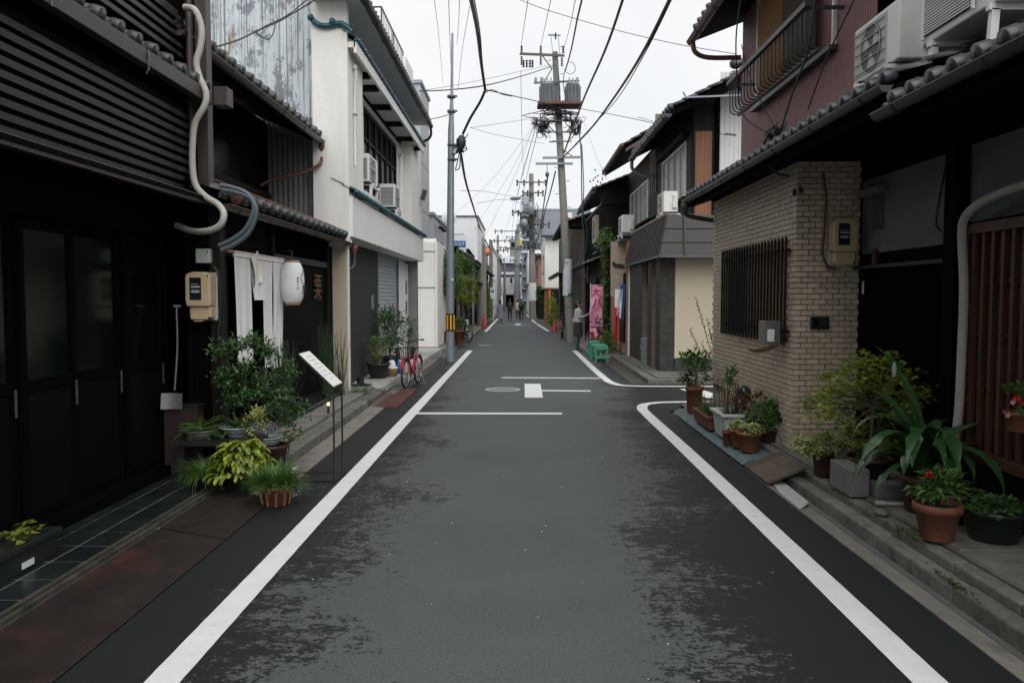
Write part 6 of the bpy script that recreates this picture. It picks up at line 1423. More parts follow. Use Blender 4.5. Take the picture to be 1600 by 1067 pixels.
# beige hanging board + flag + banner + bench
bo_ = thing('shop_board', 'tall beige hanging board with a small black cat bracket', 'sign', (2.5, 20.9, 2))
part(MB().prism([(2.38, 1.62), (2.62, 1.48), (2.78, 1.80), (2.78, 3.02), (2.38, 3.02)], 20.9, 20.95, 'y'), 'board', beige_board, bo_)
part(MB().prism([(2.42, 2.42), (2.48, 2.36), (2.66, 2.34), (2.70, 2.30), (2.72, 2.40), (2.66, 2.44), (2.50, 2.44), (2.46, 2.52), (2.44, 2.47), (2.40, 2.50)], 20.86, 20.88, 'y').bar((2.72, 20.87, 2.36), (2.8, 20.87, 2.5), .015), 'cat_bracket', black_metal, bo_)
m = MB(); 
for j in range(4): m.box(2.5, 2.62 - .02 * (j % 2), 20.892, 20.898, 2.10 - j * .05, 2.12 - j * .05)
part(m, 'faint_print', grey_ink, bo_)
fl = thing('shop_flag', 'white and red flag with blue edge hanging on a black stand', 'flag', (2.45, 20.3, 0))
def drape(x0, x1, z0, z1, y, ph=0, w=.03): return MB().sheet(10, 10, lambda u, v: (x0 + (x1 - x0) * u * (1 - .25 * v) , y + w * math.sin(u * 9 + ph + v * 2), z1 - (z1 - z0) * v - .12 * u * v))
part(drape(2.42, 2.62, 1.15, 1.78, 20.3), 'white_cloth', cloth_white, fl); part(drape(2.41, 2.52, .55, 1.32, 20.28, 1), 'red_cloth', red_cloth, fl); part(drape(2.56, 2.68, 1.1, 1.9, 20.34, 2), 'blue_cloth', blue_cloth, fl)
part(MB().cyl((2.58, 20.36, .045), (2.58, 20.36, 1.85), .012, 8), 'pole', black_metal, fl); part(B(2.48, 2.68, 20.26, 20.46, .03, .05), 'stand', black_metal, fl)
bn = thing('pink_banner', 'tall pink banner flag with crimson brush characters beside the woman', 'banner', (2.35, 24.2, 0))
part(MB().sheet(8, 16, lambda u, v: (2.16 + .36 * u - .05 * v * (1 - u) + .02 * math.sin(v * 9), 24.2 + .05 * math.sin(v * 9 + u * 5), 1.92 - 1.6 * v - .12 * u * v + .03 * math.sin(u * 6))), 'cloth', pink_cloth, bn)
part(MB().cyl((2.15, 24.24, .0), (2.15, 24.24, 2.0), .012, 8).cyl((2.15, 24.24, 1.94), (2.54, 24.24, 1.94), .008, 6), 'pole', sign_white, bn)
text('大', .34, crimson, 'lettering', bn, (2.30, 24.15, 1.70), FACE_NY, .004); text('八', .36, crimson, 'lettering', bn, (2.35, 24.14, 1.38), FACE_NY, .004)
text('一', .22, sign_white, 'lettering', bn, (2.36, 24.14, 1.08), FACE_NY, .004); text('女', .30, ink, 'lettering', bn, (2.38, 24.14, .85), FACE_NY, .004)
# green folding tables: two nested benches
def bench(t, x0, x1, y0, y1, h):
    n_ = 4
    for i in range(n_): part(B(x0 + (x1 - x0) * i / n_ + .004, x0 + (x1 - x0) * (i + 1) / n_ - .004, y0, y1, h - .025, h), 'slat', green_paint, t)
    part(MB().box(x0, x1, y0, y0 + .03, h - .09, h - .026).box(x0, x1, y1 - .03, y1, h - .09, h - .026).box(x0, x0 + .03, y0 + .03, y1 - .03, h - .09, h - .026).box(x1 - .03, x1, y0 + .03, y1 - .03, h - .09, h - .026), 'apron', green_paint, t)
    for x in (x0 + .02, x1 - .02):
        for y in (y0 + .03, y1 - .03): part(B(x - .02, x + .02, y - .02, y + .02, 0, h - .025), 'leg', green_paint, t)
    part(MB().box(x0 + .02, x1 - .02, y0 + .02, y0 + .04, .10, .17), 'stretcher', green_paint, t)
t = thing('green_bench', 'low mint green slatted bench nearest the road edge', 'bench', (1.95, 19.6, 0), 'mint green benches'); bench(t, 1.82, 2.14, 19.2, 20.2, .40)
t = thing('green_bench', 'mint green bench standing just behind its twin', 'bench', (1.9, 20.6, 0), 'mint green benches'); bench(t, 1.80, 2.05, 20.35, 21.0, .44)

# ---- row of dark houses beyond (right)
r3 = thing('dark_row_house', 'dark board clad house with long low eave behind the big concrete pole', 'house', (2.6, 30, 0))
part(wallx(2.60, 25.6, 32, 0, 4.6, holes=((26.8, 28.2, 3.1, 4.1),), side=-1), 'wall', M('grey_boards', (.05, .045, .042), .7, var=.3, sc=9, streak=.1), r3)
for k in range(20): part(B(2.57, 2.599, 25.7 + k * .32, 25.74 + k * .32, 2.75, 4.5), 'batten', wood_dark, r3)
window_x(r3, 2.62, 26.8, 28.2, 3.1, 4.1, side=-1, cols=2, fm=galv, gm=glass_frost)
roof(r3, 2.35, 4.98, 4.2, 5.7, 25.4, 32.2, .3, kawara, r=.06); part(MB().prism([(2.6, 4.5), (4.2, 4.5), (4.2, 5.62), (2.6, 5.0)], 25.5, 25.7, 'y').box(2.6, 4.2, 25.55, 25.7, 0, 4.5), 'gable', wood_dark, r3); gutter(r3, 2.33, 4.9, 25.4, 32.2, .06, gutter_d)
roof(r3, 2.05, 2.62, 2.62, 2.85, 25.4, 32.2, .3, kawara, r=.05)
part(MB().tube([(2.2, 25.8, 2.75), (2.25, 26.6, 2.15)], .03, 6).tube([(2.1, 25.7, 2.25), (2.35, 26.4, 2.4)], .02, 6), 'awning_arm', galv, r3)
part(B(2.56, 2.6, 26, 27, .1, 2.2), 'door', wood_black, r3); part(B(2.56, 2.6, 29, 31, .1, 2.1), 'door', wood_black, r3)
r4 = thing('dark_row_house', 'second dark tiled house left of the concrete pole', 'house', (2.2, 36, 0))
part(MB().box(2.05, 4, 32.4, 42, 0, 4.4), 'wall', M('brown_boards', (.06, .048, .042), .7, var=.3, sc=9, streak=.1), r4)
part(MB().prism([(2.05, 4.3), (4, 4.3), (4, 5.2), (2.05, 4.6)], 32.4, 32.6, 'y'), 'gable', wood_dark, r4); roof(r4, 1.72, 4.55, 4, 5.3, 32.3, 42, .32, kawara, r=.06); roof(r4, 1.55, 2.5, 2.1, 2.75, 32.3, 42, .32, kawara, r=.06)
part(B(2.02, 2.05, 33, 35, .1, 2.1), 'door', wood_black, r4); part(B(2.02, 2.05, 37, 40, .5, 2.1), 'door', wood_black, r4)
window_x(r4, 2.03, 33.5, 36, 3, 4, side=-1, cols=3, fm=galv)
r5 = thing('white_plaster_house', 'white plastered two storey house with orange draped shop front', 'house', (2.2, 47, 0))
part(MB().box(1.42, 4.6, 45, 52, 2.05, 4.9).box(3.2, 4.6, 45, 52, 0, 2.05), 'wall', white_wall, r5)
part(MB().box(1.42, 1.55, 45, 45.12, 0, 2.05).box(1.42, 1.55, 46.5, 46.6, 0, 2.05), 'post', M('orange_post', (.20, .10, .06), .6), r5)
window_y(r5, 44.99, 2.3, 3.1, 3.1, 4.1, cols=1, fm=galv_dark, gm=ac_dark); window_x(r5, 1.41, 46.5, 48.5, 2.95, 4.0, side=-1, cols=1, fm=galv_dark, gm=ac_dark)
part(MB().box(1.3, 3.3, 44.9, 45.05, 2.0, 2.08).box(1.3, 1.42, 45, 52, 2.0, 2.08), 'beam', M('orange_post', (.20, .10, .06), .6), r5)
part(MB().box(1.2, 4.7, 44.6, 45, 4.9, 5.0).box(2.6, 4.8, 44.2, 52, 5.0, 5.1), 'cornice', gutter_d, r5)
part(MB().box(1.6, 1.75, 44.9, 44.96, .4, 1.95), 'orange_drape', orange, r5)
sgn = thing('wall_sign', 'small white sign with red and green marks above the white house', 'sign', (2.7, 46, 6)); part(B(2.35, 2.75, 42.3, 42.4, 5.1, 6.0), 'panel', sign_white, sgn); part(B(2.42, 2.66, 42.28, 42.295, 5.55, 5.75), 'red_mark', red_plastic, sgn); part(B(2.42, 2.66, 42.28, 42.295, 5.25, 5.42), 'green_mark', sign_green, sgn)
r6 = thing('red_brown_house', 'red brown rendered house with dark timber ground floor further on', 'house', (1.6, 60, 0))
part(MB().box(1.30, 5, 56, 68, 2.3, 4.4), 'wall', pinkish, r6); part(MB().box(1.32, 5, 56.1, 68, 0, 2.3), 'ground_floor', wood_dark, r6)
part(MB().box(1.0, 5, 55.5, 68.2, 4.4, 4.55).box(.95, 1.4, 55.5, 68.2, 2.2, 2.35), 'roof', kawara_brown, r6); window_x(r6, 1.29, 58, 61, 3.0, 3.9, side=-1, cols=3, fm=galv_dark, gm=glass_dark)
part(B(1.28, 1.31, 57, 59, .2, 2.1), 'door', wood_black, r6); part(B(1.28, 1.31, 61, 64, .2, 2.1), 'door', wood_black, r6)
r7 = thing('pale_shop_house', 'pale green trimmed narrow shop house near the street end', 'house', (.9, 75, 0))
part(MB().box(.75, 5, 69, 88, 0, 5.6), 'wall', end_wall, r7); part(MB().box(.4, .8, 69, 88, 2.5, 2.7), 'awning', M('dull_green_awning', (.08, .14, .12), .6), r7); window_y(r7, 68.98, 1.1, 2.1, 3.4, 4.4, gm=glass_dark)
for i, (x, y, w, h, m_) in enumerate(((.9, 92, 3, 6.2, end_grey), (.6, 104, 3, 7.4, end_wall))):
    q = thing('distant_house', ['distant grey house on the right near the street end', 'distant white house just before the street end on the right'][i], 'house', (x, y, 0)); part(MB().box(x, x + w, y, y + 9, 0, h), 'wall', m_, q); part(MB().box(x - .3, x + w, y - .2, y + 9, h, h + .25), 'roof', gutter_d, q)
    window_y(q, y - .02, x + .5, x + 1.7, h - 2.2, h - 1.0, gm=glass_dark); window_x(q, x - .01, y + 2, y + 5, 1.0, 2.2, side=-1, gm=glass_dark)
# big grey-blue block and other far buildings
q = thing('grey_office_block', 'large windowless blue grey building rising over the right roofs', 'building', (6, 110, 0)); part(MB().box(2.2, 9.5, 108, 125, 0, 13.2), 'body', blue_grey, q); part(MB().box(2.1, 9.6, 107.9, 125, 13.2, 13.4), 'parapet', end_grey, q); part(MB().box(2.15, 2.25, 107.9, 108, 0, 13.2).box(5.6, 5.66, 107.95, 108, 0, 13.2), 'joint', end_grey, q)
q = thing('sign_tower', 'slim building stacked with dark and yellow vertical signs', 'building', (.6, 100, 0))
part(MB().box(.25, 1.8, 100, 106, 0, 14.2), 'body', M('pale_blue_grey', (.30, .34, .38), .7), q)
for k, (z0, z1, m_) in enumerate(((12.2, 13.8, end_wall), (10.9, 12.0, ink), (9.9, 10.8, M('dark_sign', (.04, .05, .05), .5)), (8.6, 9.7, sign_white), (7.9, 8.5, M('yellow_sign', (.55, .5, .08), .5)))): part(B(.02, .24, 99.4, 100.0, z0, z1), 'sign_panel', m_, q)
for k in range(7): part(B(.9, 1.6, 99.85, 99.99, 1.5 + 1.5 * k, 2.3 + 1.5 * k), 'window', glass_dark, q)
for k in range(8): part(B(.22, 1.9, 99.4, 100, 1.0 + 1.5 * k, 1.12 + 1.5 * k), 'balcony', end_wall, q)
q = thing('street_end_gatehouse', 'temple style building with grey hipped roof and dark gateway closing the street', 'building', (-1.3, 122, 0))
part(MB().box(-2.6, -2.2, 122, 124, 0, 3.2).box(-.5, .2, 122, 124, 0, 3.2), 'pier', end_grey, q); part(MB().box(-2.2, -.5, 123.5, 124, 0, 2.4), 'dark_gateway', wood_black, q)
part(MB()._add([(-3.0, 121, 1.9), (.6, 121, 1.9), (.2, 123.6, 4.6), (-2.6, 123.6, 4.6), (-3, 121, 1.8), (.6, 121, 1.8)], [(0, 1, 2, 3), (4, 5, 1, 0)]), 'roof', M('far_roof_grey', (.18, .20, .22), .6), q)
rf_ = MB()
for k in range(19): rf_.bar((-2.95 + k * .19, 121.0, 1.96), (-2.6 + k * .155, 123.6, 4.64), .05)
part(rf_, 'roof_rib', end_grey, q, kind='stuff'); part(MB().box(-2.9, .4, 123.5, 123.8, 4.5, 4.9).box(-1.5, -1.1, 121.5, 121.7, 3.6, 4.4), 'ridge', gutter_d, q)
q = thing('elevated_walkway', 'pale footbridge like gallery with railings above the street end', 'building', (-2, 130, 0))
part(MB().box(-9, 4, 130, 134, 7.0, 8.0).box(-9, 4, 130, 134, 5.2, 5.5), 'deck', end_wall, q); part(MB().box(-8.5, 3.5, 131, 133, 5.5, 7.0), 'dark_band', M('far_window_band', (.12, .14, .16), .6), q)
m = MB(); m.bar((-9, 130, 9), (4, 130, 9), .08); [m.bar((-9 + k * .65, 130, 8), (-9 + k * .65, 130, 9), .05) for k in range(21)]; part(m, 'railing', end_grey, q)
for k in range(5): part(B(-8.4 + k * 2.6, -7.8 + k * 2.6, 130.2, 131, 0, 5.2), 'column', end_wall, q)
part(MB().box(-1.6, .6, 131, 134, 8, 11.0), 'roof_hut', M('green_grey_hut', (.16, .20, .20), .7), q); part(B(-1.4, .4, 130.95, 131, 9.2, 10.4), 'hut_window', glass_dark, q)
q = thing('distant_block', 'wide pale block behind the elevated walkway', 'building', (-4, 150, 0)); part(MB().box(-14, -3.5, 150, 160, 0, 9.6), 'body', end_grey, q)
for k in range(6):
    for j in range(3): part(B(-13.4 + 1.6 * k, -12.4 + 1.6 * k, 149.93, 150, 2 + 2.4 * j, 3.3 + 2.4 * j), 'window', glass_dark, q)
q = thing('distant_white_tower', 'white distant block left of the street end poles', 'building', (-6, 118, 0)); part(MB().box(-7.5, -3.4, 112, 120, 0, 6.6), 'body', end_wall, q); part(MB().box(-6.2, -4.0, 111.9, 112, 4.6, 5.2), 'window_band', glass_dark, q)

# ---- left row beyond the white building
q = thing('tall_grey_building', 'plain tall light grey clad building behind the white stucco one', 'building', (-4, 25, 0)); part(MB().box(-7, -2.95, 24.0, 26.2, 0, 7.9), 'body', grey_panel, q); part(MB().box(-7, -2.9, 23.95, 26.25, 7.9, 8.0), 'parapet', galv, q)
for k in range(5): part(B(-2.949, -2.944, 24, 26.2, 1.4 + 1.4 * k, 1.412 + 1.4 * k), 'panel_joint', grey_block, q)
part(MB().obox((-2.85, 23.85, 4.6), (.12, .2, .3), Euler((0, .3, 0))), 'vent_box', gutter_d, q)
q = thing('white_gate_wall', 'tall off white rendered wall with rounded coping beside the grey pole', 'wall', (-2.7, 23.4, 0))
part(MB().box(-3.1, -2.48, 23.3, 23.5, .1, 3.2).box(-2.48, -2.40, 23.3, 26, .1, 3.2), 'wall', white_wall, q, bevel=.03); part(MB().tube([(-3.1, 23.4, 3.2), (-2.44, 23.4, 3.2)], .08, 10), 'coping', white_wall, q); part(MB().box(-3.1, -2.47, 23.28, 23.299, 1.85, 1.87).box(-3.1, -2.47, 23.28, 23.299, 2.9, 2.92), 'joint', grey_block, q)
q = thing('grey_side_building', 'pale grey two storey building with slit windows and small wall lamps', 'building', (-3.2, 28, 0)); part(MB().box(-6, -2.85, 26.3, 31.5, 0, 4.25), 'body', grey_panel, q); part(MB().box(-6, -2.8, 26.2, 31.6, 4.25, 4.35), 'parapet', galv, q)
for z in (2.55, 3.1): part(B(-2.86, -2.84, 29.0, 29.5, z, z + .45), 'slit_window', ac_dark, q)
part(MB().ell((-2.7, 27.5, 3.95), (.10, .12, .07)).ell((-2.7, 28.6, 3.95), (.10, .12, .07)).bar((-2.7, 26.6, 4.05), (-2.7, 30, 4.05), .03).cyl((-2.62, 30.4, 3.1), (-2.62, 30.4, 3.9), .05), 'lamp_fitting', black_metal, q)
part(MB().lathe([(.01, .0), (.14, .02), (.25, .06), (.28, .09)], (-2.75, 31.0, 4.65), 24, 'y').bar((-2.95, 31, 4.35), (-2.95, 31.2, 4.9), .04), 'satellite_dish', end_wall, q)
q = thing('white_shop_building', 'white building whose overhanging upper storey faces the street with a blue sign', 'building', (-3.5, 40, 0))
part(MB().box(-6.5, -2.0, 38.0, 46, 3.85, 5.35), 'overhang', M('clean_white', (.66, .67, .68), .8, var=.04), q); part(MB().box(-6.5, -2.6, 38.4, 46, 0, 3.85), 'wall', grey_panel, q); part(MB().box(-6.5, -1.95, 37.95, 46, 5.35, 5.42), 'parapet', galv_dark, q)
part(MB().prism([(-2.0, 3.85), (-2.0, 3.3), (-2.4, 3.85)], 38, 46, 'y'), 'soffit_bracket', end_wall, q)
q = thing('hanging_shop_sign', 'white projecting sign with blue lettered band beside the grey pole', 'sign', (-2.8, 33, 3.6))
part(B(-2.80, -2.22, 33.0, 33.12, 3.35, 4.12), 'panel', sign_white, q); part(B(-2.79, -2.23, 32.985, 32.999, 3.62, 3.88), 'blue_band', sign_blue, q); text('GOLF', .20, sign_white, 'lettering', q, (-2.51, 32.975, 3.745), FACE_NY, .003, sx=.95)
part(MB().bar((-2.4, 33.06, 3.35), (-2.35, 33.06, 2.9), .03), 'bracket', galv, q); part(MB().bar((-3.0, 33.06, 4.15), (-2.3, 33.06, 4.15), .04), 'top_bracket', galv, q)
l5 = thing('old_dark_house', 'old dark timber house with sagging tiled roofs beyond the potted trees', 'house', (-2.6, 35, 0))
part(MB().box(-5, -2.5, 31.7, 42, 0, 3.6), 'wall', wood_black, l5)
roof(l5, -2.12, 3.25, -4.2, 4.4, 31.6, 42.2, .3, kawara, r=.06); roof(l5, -1.98, 2.25, -2.55, 2.5, 31.6, 42.2, .3, kawara, r=.06); gutter(l5, -2.1, 3.15, 31.6, 42.2, .06, gutter_d)
part(B(-2.49, -2.45, 33, 35, .1, 2), 'door', wood_dark, l5); part(B(-2.49, -2.45, 37, 40, .1, 2), 'door', wood_dark, l5); window_x(l5, -2.48, 33.5, 36, 2.6, 3.1, cols=3, fm=wood_dark, gm=glass_dark)
l6 = thing('dark_gable_house', 'small dark house with sloping roof and pink upper wall behind concrete pole', 'house', (-2.5, 50, 0))
part(MB().box(-5, -2.35, 46.5, 60, 0, 3.3), 'wall', wood_dark, l6); roof(l6, -1.95, 3.1, -4.6, 4.6, 46.4, 60, .4, kawara, r=.07); part(MB().box(-4.8, -3.0, 46.3, 46.4, 3.3, 5.0), 'pink_wall', pinkish, l6)
part(MB().box(-2.34, -2.3, 48, 52, .3, 2.2), 'door', wood_black, l6)
l7 = thing('white_narrow_house', 'narrow white house with dark sign band past the round sign', 'house', (-2.6, 66, 0)); part(MB().box(-6, -2.2, 62, 78, 0, 5.4), 'wall', end_wall, l7); part(MB().box(-3.6, -2.3, 61.9, 62, 3.6, 4.0), 'sign_band', ac_dark, l7); part(MB().box(-6, -2.1, 61.8, 78, 5.4, 5.6), 'roof', end_grey, l7); window_x(l7, -2.19, 65, 70, 3, 4.2, cols=3, gm=glass_dark)
l8 = thing('far_left_house', 'pale far house on the left just before the street end', 'house', (-2.7, 95, 0)); part(MB().box(-7, -2.5, 82, 108, 0, 6.0), 'wall', end_grey, l8); part(MB().box(-7, -2.3, 81.8, 108, 6, 6.2), 'roof', gutter_d, l8); window_x(l8, -2.49, 85, 92, 3, 4.4, cols=4, gm=glass_dark)
# potted trees on the left
random.seed(41)
def ptree(label, c, H, R_, leafm, n, potr=.2, loc_pot=terra, L=.12):
    t = thing('potted_tree', label, 'potted tree', c, 'potted trees past the grey pole')
    part(pot_mb(c, potr, potr * 2.0, .04), 'pot', loc_pot, t); part(soil_mb(c, potr, potr * 2.0), 'soil', soil, t)
    b = (c[0], c[1], c[2] + potr * 1.9); q = MB(); cen = (c[0], c[1], H - R_ * 1.1)
    tips = [(cen[0] + random.gauss(0, R_ * .5), cen[1] + random.gauss(0, R_ * .5), cen[2] + random.uniform(-.6, .9) * R_) for _ in range(12)]
    q.tube([b, (c[0], c[1], cen[2] - R_ * .3)], [.035, .025], 8); branches(q, (c[0], c[1], cen[2] - R_ * .4), tips, .018); part(q, 'trunk', bark, t)
    m = MB(); bush_leaves(m, cen, (R_, R_, R_ * 1.25), n, L, .035, 26, hollow=.3); part(m, 'crown', leafm, t, kind='stuff'); return t
ptree('potted tree closest to the white gate wall', (-2.45, 25.4, .1), 2.8, .55, leaf_mid, 2600)
ptree('taller potted tree just right of the grey pole', (-2.05, 26.3, .05), 2.95, .5, leaf_mid, 2600, .19)
ptree('potted tree with yellowing leaves near the black bicycle', (-2.0, 28.8, .03), 2.3, .42, leaf_yellow, 1700, .17)
potted('bright green low plant in a terracotta urn by the black bicycle', (-1.98, 26.0, .05), .16, .45, terra, shrub_fn(.2, .2, 400, .1, .03), leaf_mid)
l9 = thing('roadside_hedge_shrub', 'dense green shrub behind the traffic cone at the old house', 'shrub', (-2.1, 46, 0)); m = MB(); bush_leaves(m, (-2.1, 47, 1.15), (.35, 3.2, 1.15), 4200, .16, .07, 50); part(m, 'foliage', leaf_mid, l9, kind='stuff'); part(stems_fn(12, 1.4, .5, .02)(MB(), (-2.1, 46.5, 0)), 'stem', bark, l9)
l10 = thing('roadside_shrub', 'dark green shrub in front of the white plaster house', 'shrub', (1.9, 43.5, 0)); m = MB(); bush_leaves(m, (1.75, 43.6, .7), (.3, 1.1, .75), 1500, .14, .06, 26); part(m, 'foliage', leaf_yellow, l10, kind='stuff'); part(stems_fn(8, 1, .3, .015)(MB(), (1.75, 43.4, 0)), 'stem', bark, l10)
l11 = thing('hanging_plant', 'plant hanging on the white plaster house corner', 'plant', (1.4, 50, 2)); m = MB(); bush_leaves(m, (1.35, 50, 1.7), (.3, .5, .4), 500, .13, .07, 12); part(m, 'foliage', leaf_mid, l11, kind='stuff'); part(MB().bar((1.42, 50, 2.0), (1.2, 50, 1.95), .03), 'bracket', black_metal, l11)
gt = thing('wooden_gate_posts', 'pale wooden rails standing behind the black bicycle', 'rack', (-2.3, 29.5, 0)); part(MB().box(-2.32, -2.26, 29.2, 29.26, 0, 1.3).box(-2.32, -2.26, 29.9, 29.96, 0, 1.3).box(-2.1, -2.04, 29.2, 29.26, 0, 1.25), 'post', M('grey_post', (.3, .29, .27), .8), gt); part(MB().box(-2.1, -1.95, 30.2, 30.3, 0, .72), 'white_post', white_smooth, gt)
# traffic cones
def cone(label, x, y, h=.7):
    t = thing('traffic_cone', label, 'traffic cone', (x, y, 0), 'orange traffic cones'); part(B(x - .18, x + .18, y - .18, y + .18, .005, .03), 'base', red_plastic, t, bevel=.01)
    part(MB().lathe([(.14, .03), (.03, h), (.001, h)], (x, y, 0), 18), 'body', red_plastic, t); return t
cone('orange traffic cone at the foot of the left concrete pole', -1.83, 41.0); cone('orange traffic cone left of the concrete pole on the right side', 1.62, 37.0, .5); 
rs_ = thing('round_sign', 'white sign plate with blue arrow disc on a post', 'road sign', (-1.9, 52, 0)); part(MB().cyl((-1.72, 52, 0), (-1.72, 52, 2.4), .03, 8), 'post', sign_white, rs_); part(B(-1.92, -1.62, 51.9, 51.95, 1.45, 2.15), 'plate', sign_white, rs_); part(MB().lathe([(0, 0), (.12, 0)], (-1.77, 51.89, 1.95), 20, 'y'), 'blue_disc', sign_blue, rs_); text('↑', .2, sign_white, 'arrow', rs_, (-1.77, 51.87, 1.95), FACE_NY, .002)
ob = thing('orange_windsock', 'orange ball shaped lantern on a short mast above the left roofs', 'lantern', (-2.7, 62, 4)); c_ = atY(761, 394, 60); part(MB().ell(c_, (.36, .3, .3)).ell(c_ + Vector((-.3, 0, .25)), (.15, .15, .15)), 'balloon', M('orange_ball', (.60, .14, .05), .6), ob); part(MB().cyl(c_ - Vector((0, 0, 1.4)), c_, .06, 8), 'mast', galv_dark, ob)

# ============================================================ utility poles
gp = thing('steel_pole', 'slender grey steel pole with black and yellow band on the left kerb', 'utility pole', (-1.71, 19.5, 0))
part(MB().tube([(-1.71, 19.5, 0), (-1.69, 19.5, 3), (-1.66, 19.5, 5.6), (-1.64, 19.5, 6.4), (-1.62, 19.5, 7.9)], [.105, .092, .075, .035, .028], 16), 'shaft', galv, gp)
part(MB().lathe([(.108, .75), (.108, 1.18)], (-1.706, 19.5, 0), 24), 'band', black_metal, gp)
m = MB()
for a in (-120, -75, -30, 20, 80, 140, 190): 
    a = R(a); m.obox((-1.706 + .110 * math.cos(a), 19.5 + .110 * math.sin(a), .965), (.006, .035, .36), Euler((0, 0, a)))
part(m, 'yellow_strip', yellow_band, gp)
for z in (4.9, 5.25, 6.05, 6.4): part(MB().lathe([(.06, -.03), (.10, -.03), (.10, .03), (.06, .03)], (-1.65, 19.5, z), 12).bar((-1.75, 19.45, z), (-1.5, 19.45, z), .04), 'clamp', galv_dark, gp)
part(B(-1.66, -1.61, 19.38, 19.4, 1.98, 2.03), 'sticker', sign_white, gp)
sb = thing('splice_closure', 'black cable splice bundle slung beside the grey steel pole', 'cable closure', (-1.4, 19.3, 5.3))
random.seed(4)
cA = atY(722, 212, 19.2); cB = atY(718, 238, 19.2); m = MB().tube([cA, cA.lerp(cB, .3), cA.lerp(cB, .7), cB], [.05, .12, .10, .04], 10)
for k in range(14):
    p = [cA.lerp(cB, random.random()) + Vector((random.gauss(0, .07), random.gauss(0, .07), random.gauss(0, .06))) for _ in range(4)]; m.tube(bez(p, 4), .012, 5)
m.tube(bez([cB, atY(714, 256, 19.2), atY(712, 266, 19.2), atY(718, 262, 19.2), atY(719, 245, 19.2)], 4), .014, 6)
part(m, 'bundle', cable_m, sb)
# big concrete pole with transformers
cp = thing('concrete_pole', 'tall leaning concrete utility pole carrying two transformers', 'utility pole', (1.73, 27.6, 0))
base = Vector((1.78, 27.6, 0)); top = atY(867, 82, 27.6)
def onp(t): return base.lerp(top, t)
def zt_(z): return onp(z / top.z)
part(MB().tube([base, onp(.5), top], [.155, .13, .10], 20), 'shaft', pole_conc, cp)
part(MB().lathe([(.153, 1.2), (.153, 1.22)], (zt_(1.2).x, 27.6, 0), 20).lathe([(.149, 2.95), (.149, 2.97)], (zt_(2.7).x, 27.6, 0), 20), 'strap', galv_dark, cp)
m = MB()
for k in range(18): 
    z = 2.4 + k * .45; p = zt_(z); s_ = 1 if k % 2 else -1; m.cyl(p + Vector((s_ * .14, -.02, 0)), p + Vector((s_ * .26, -.02, 0)), .010, 6)
part(m, 'step_bolt', galv_dark, cp)
pl_ = part(MB().lathe([(.160, 1.62), (.155, 2.88)], (zt_(2.2).x - .003, 27.6, 0), 28), 'notice_sheet', M('pole_notice', (.52, .55, .58), .6, var=.05), cp)
part(MB().lathe([(.163, 1.60), (.162, 1.70)], (zt_(1.6).x - .003, 27.6, 0), 28), 'green_tag', sign_green, cp)
text('昭', .08, ink, 'notice_lettering', pl_, (zt_(2.7).x, 27.43, 2.74), FACE_NY, .001); text('一', .08, ink, 'notice_lettering', pl_, (zt_(2.2).x, 27.43, 1.82), FACE_NY, .001)
def arm(u0, v0, u1, v1, w=.07, mat=galv_dark, lab='crossarm', dy=-.2): return part(MB().bar(atY(u0, v0, 27.6 + dy), atY(u1, v1, 27.6 + dy), w), lab, mat, cp)
arm(812, 84.5, 882, 87.5, .07, M('rusty_green_arm', (.09, .075, .05), .6)); arm(834, 130, 905, 127, .06); arm(839, 168, 908, 163, .06, rust_pipe, 'platform_arm', .2)
arm(836, 188, 910, 190, .05); arm(845, 178, 905, 179, .05); arm(848, 206, 900, 207, .045); arm(858, 222, 893, 221, .04); arm(848, 247, 907, 246, .07, galv); arm(837, 256, 895, 256, .07, galv); arm(856, 55, 876, 56, .05, galv)
arm(861, 58, 864, 88, .025, galv, 'top_strut'); arm(872, 58, 875, 88, .025, galv, 'top_strut'); arm(868, 52, 868, 62, .05, cable_m, 'insulator')
pf = part(MB().box(.60, 2.11, 27.1, 27.95, 8.04, 8.12), 'transformer_platform', M('rust_steel', (.11, .055, .04), .7), cp)
for i, x in enumerate((.925, 1.79)):
    tr = part(MB().lathe([(.001, 0), (.21, 0), (.22, .02), (.22, .58), (.23, .59), (.23, .63), (.18, .66), (.001, .66)], (x, 27.4, 8.13), 24), 'transformer', transformer, cp)
    m = MB()
    for k in range(14):
        a = 2 * PI * k / 14; m.obox((x + .245 * math.cos(a), 27.4 + .245 * math.sin(a), 8.13 + .3), (.06, .012, .5), Euler((0, 0, a)))
    part(m, 'cooling_fins', transformer, tr)
    m = MB()
    for s_ in (-.12, .12, 0): m.lathe([(.02, 0), (.035, .03), (.02, .05), (.035, .08), (.02, .11), (.03, .14), (.01, .17)], (x + s_, 27.3, 8.79), 10)
    part(m, 'bushing', porcelain, tr)
def insul(u, v, h=18, mat=cable_m):
    a = atY(u, v, 27.4); b = atY(u, v - h, 27.4); m = MB(); N = 5
    for k in range(N): c_ = a.lerp(b, k / N); m.lathe([(.015, 0), (.05, .02), (.015, .05)], tuple(c_), 8)
    m.cyl(a, b, .012); part(m, 'insulator', mat, cp)
for u in (815, 845, 880): insul(u, 84, 12); insul(u - (0 if u < 860 else 2), 102 if u < 860 else 104, 14)
for u in (818, 823, 828, 832): insul(u, 106, 12)
for u in (837, 846, 902): insul(u, 128, 6, porcelain)
part(MB().bar(atY(848, 88, 27.4), atY(862, 108, 27.5), .03).bar(atY(851, 127, 27.4), atY(863, 107, 27.5), .03).bar(atY(898, 247, 27.4), atY(876, 232, 27.5), .03).bar(atY(850, 190, 27.4), atY(872, 212, 27.5), .03), 'brace', galv_dark, cp)
random.seed(8)
m = MB()
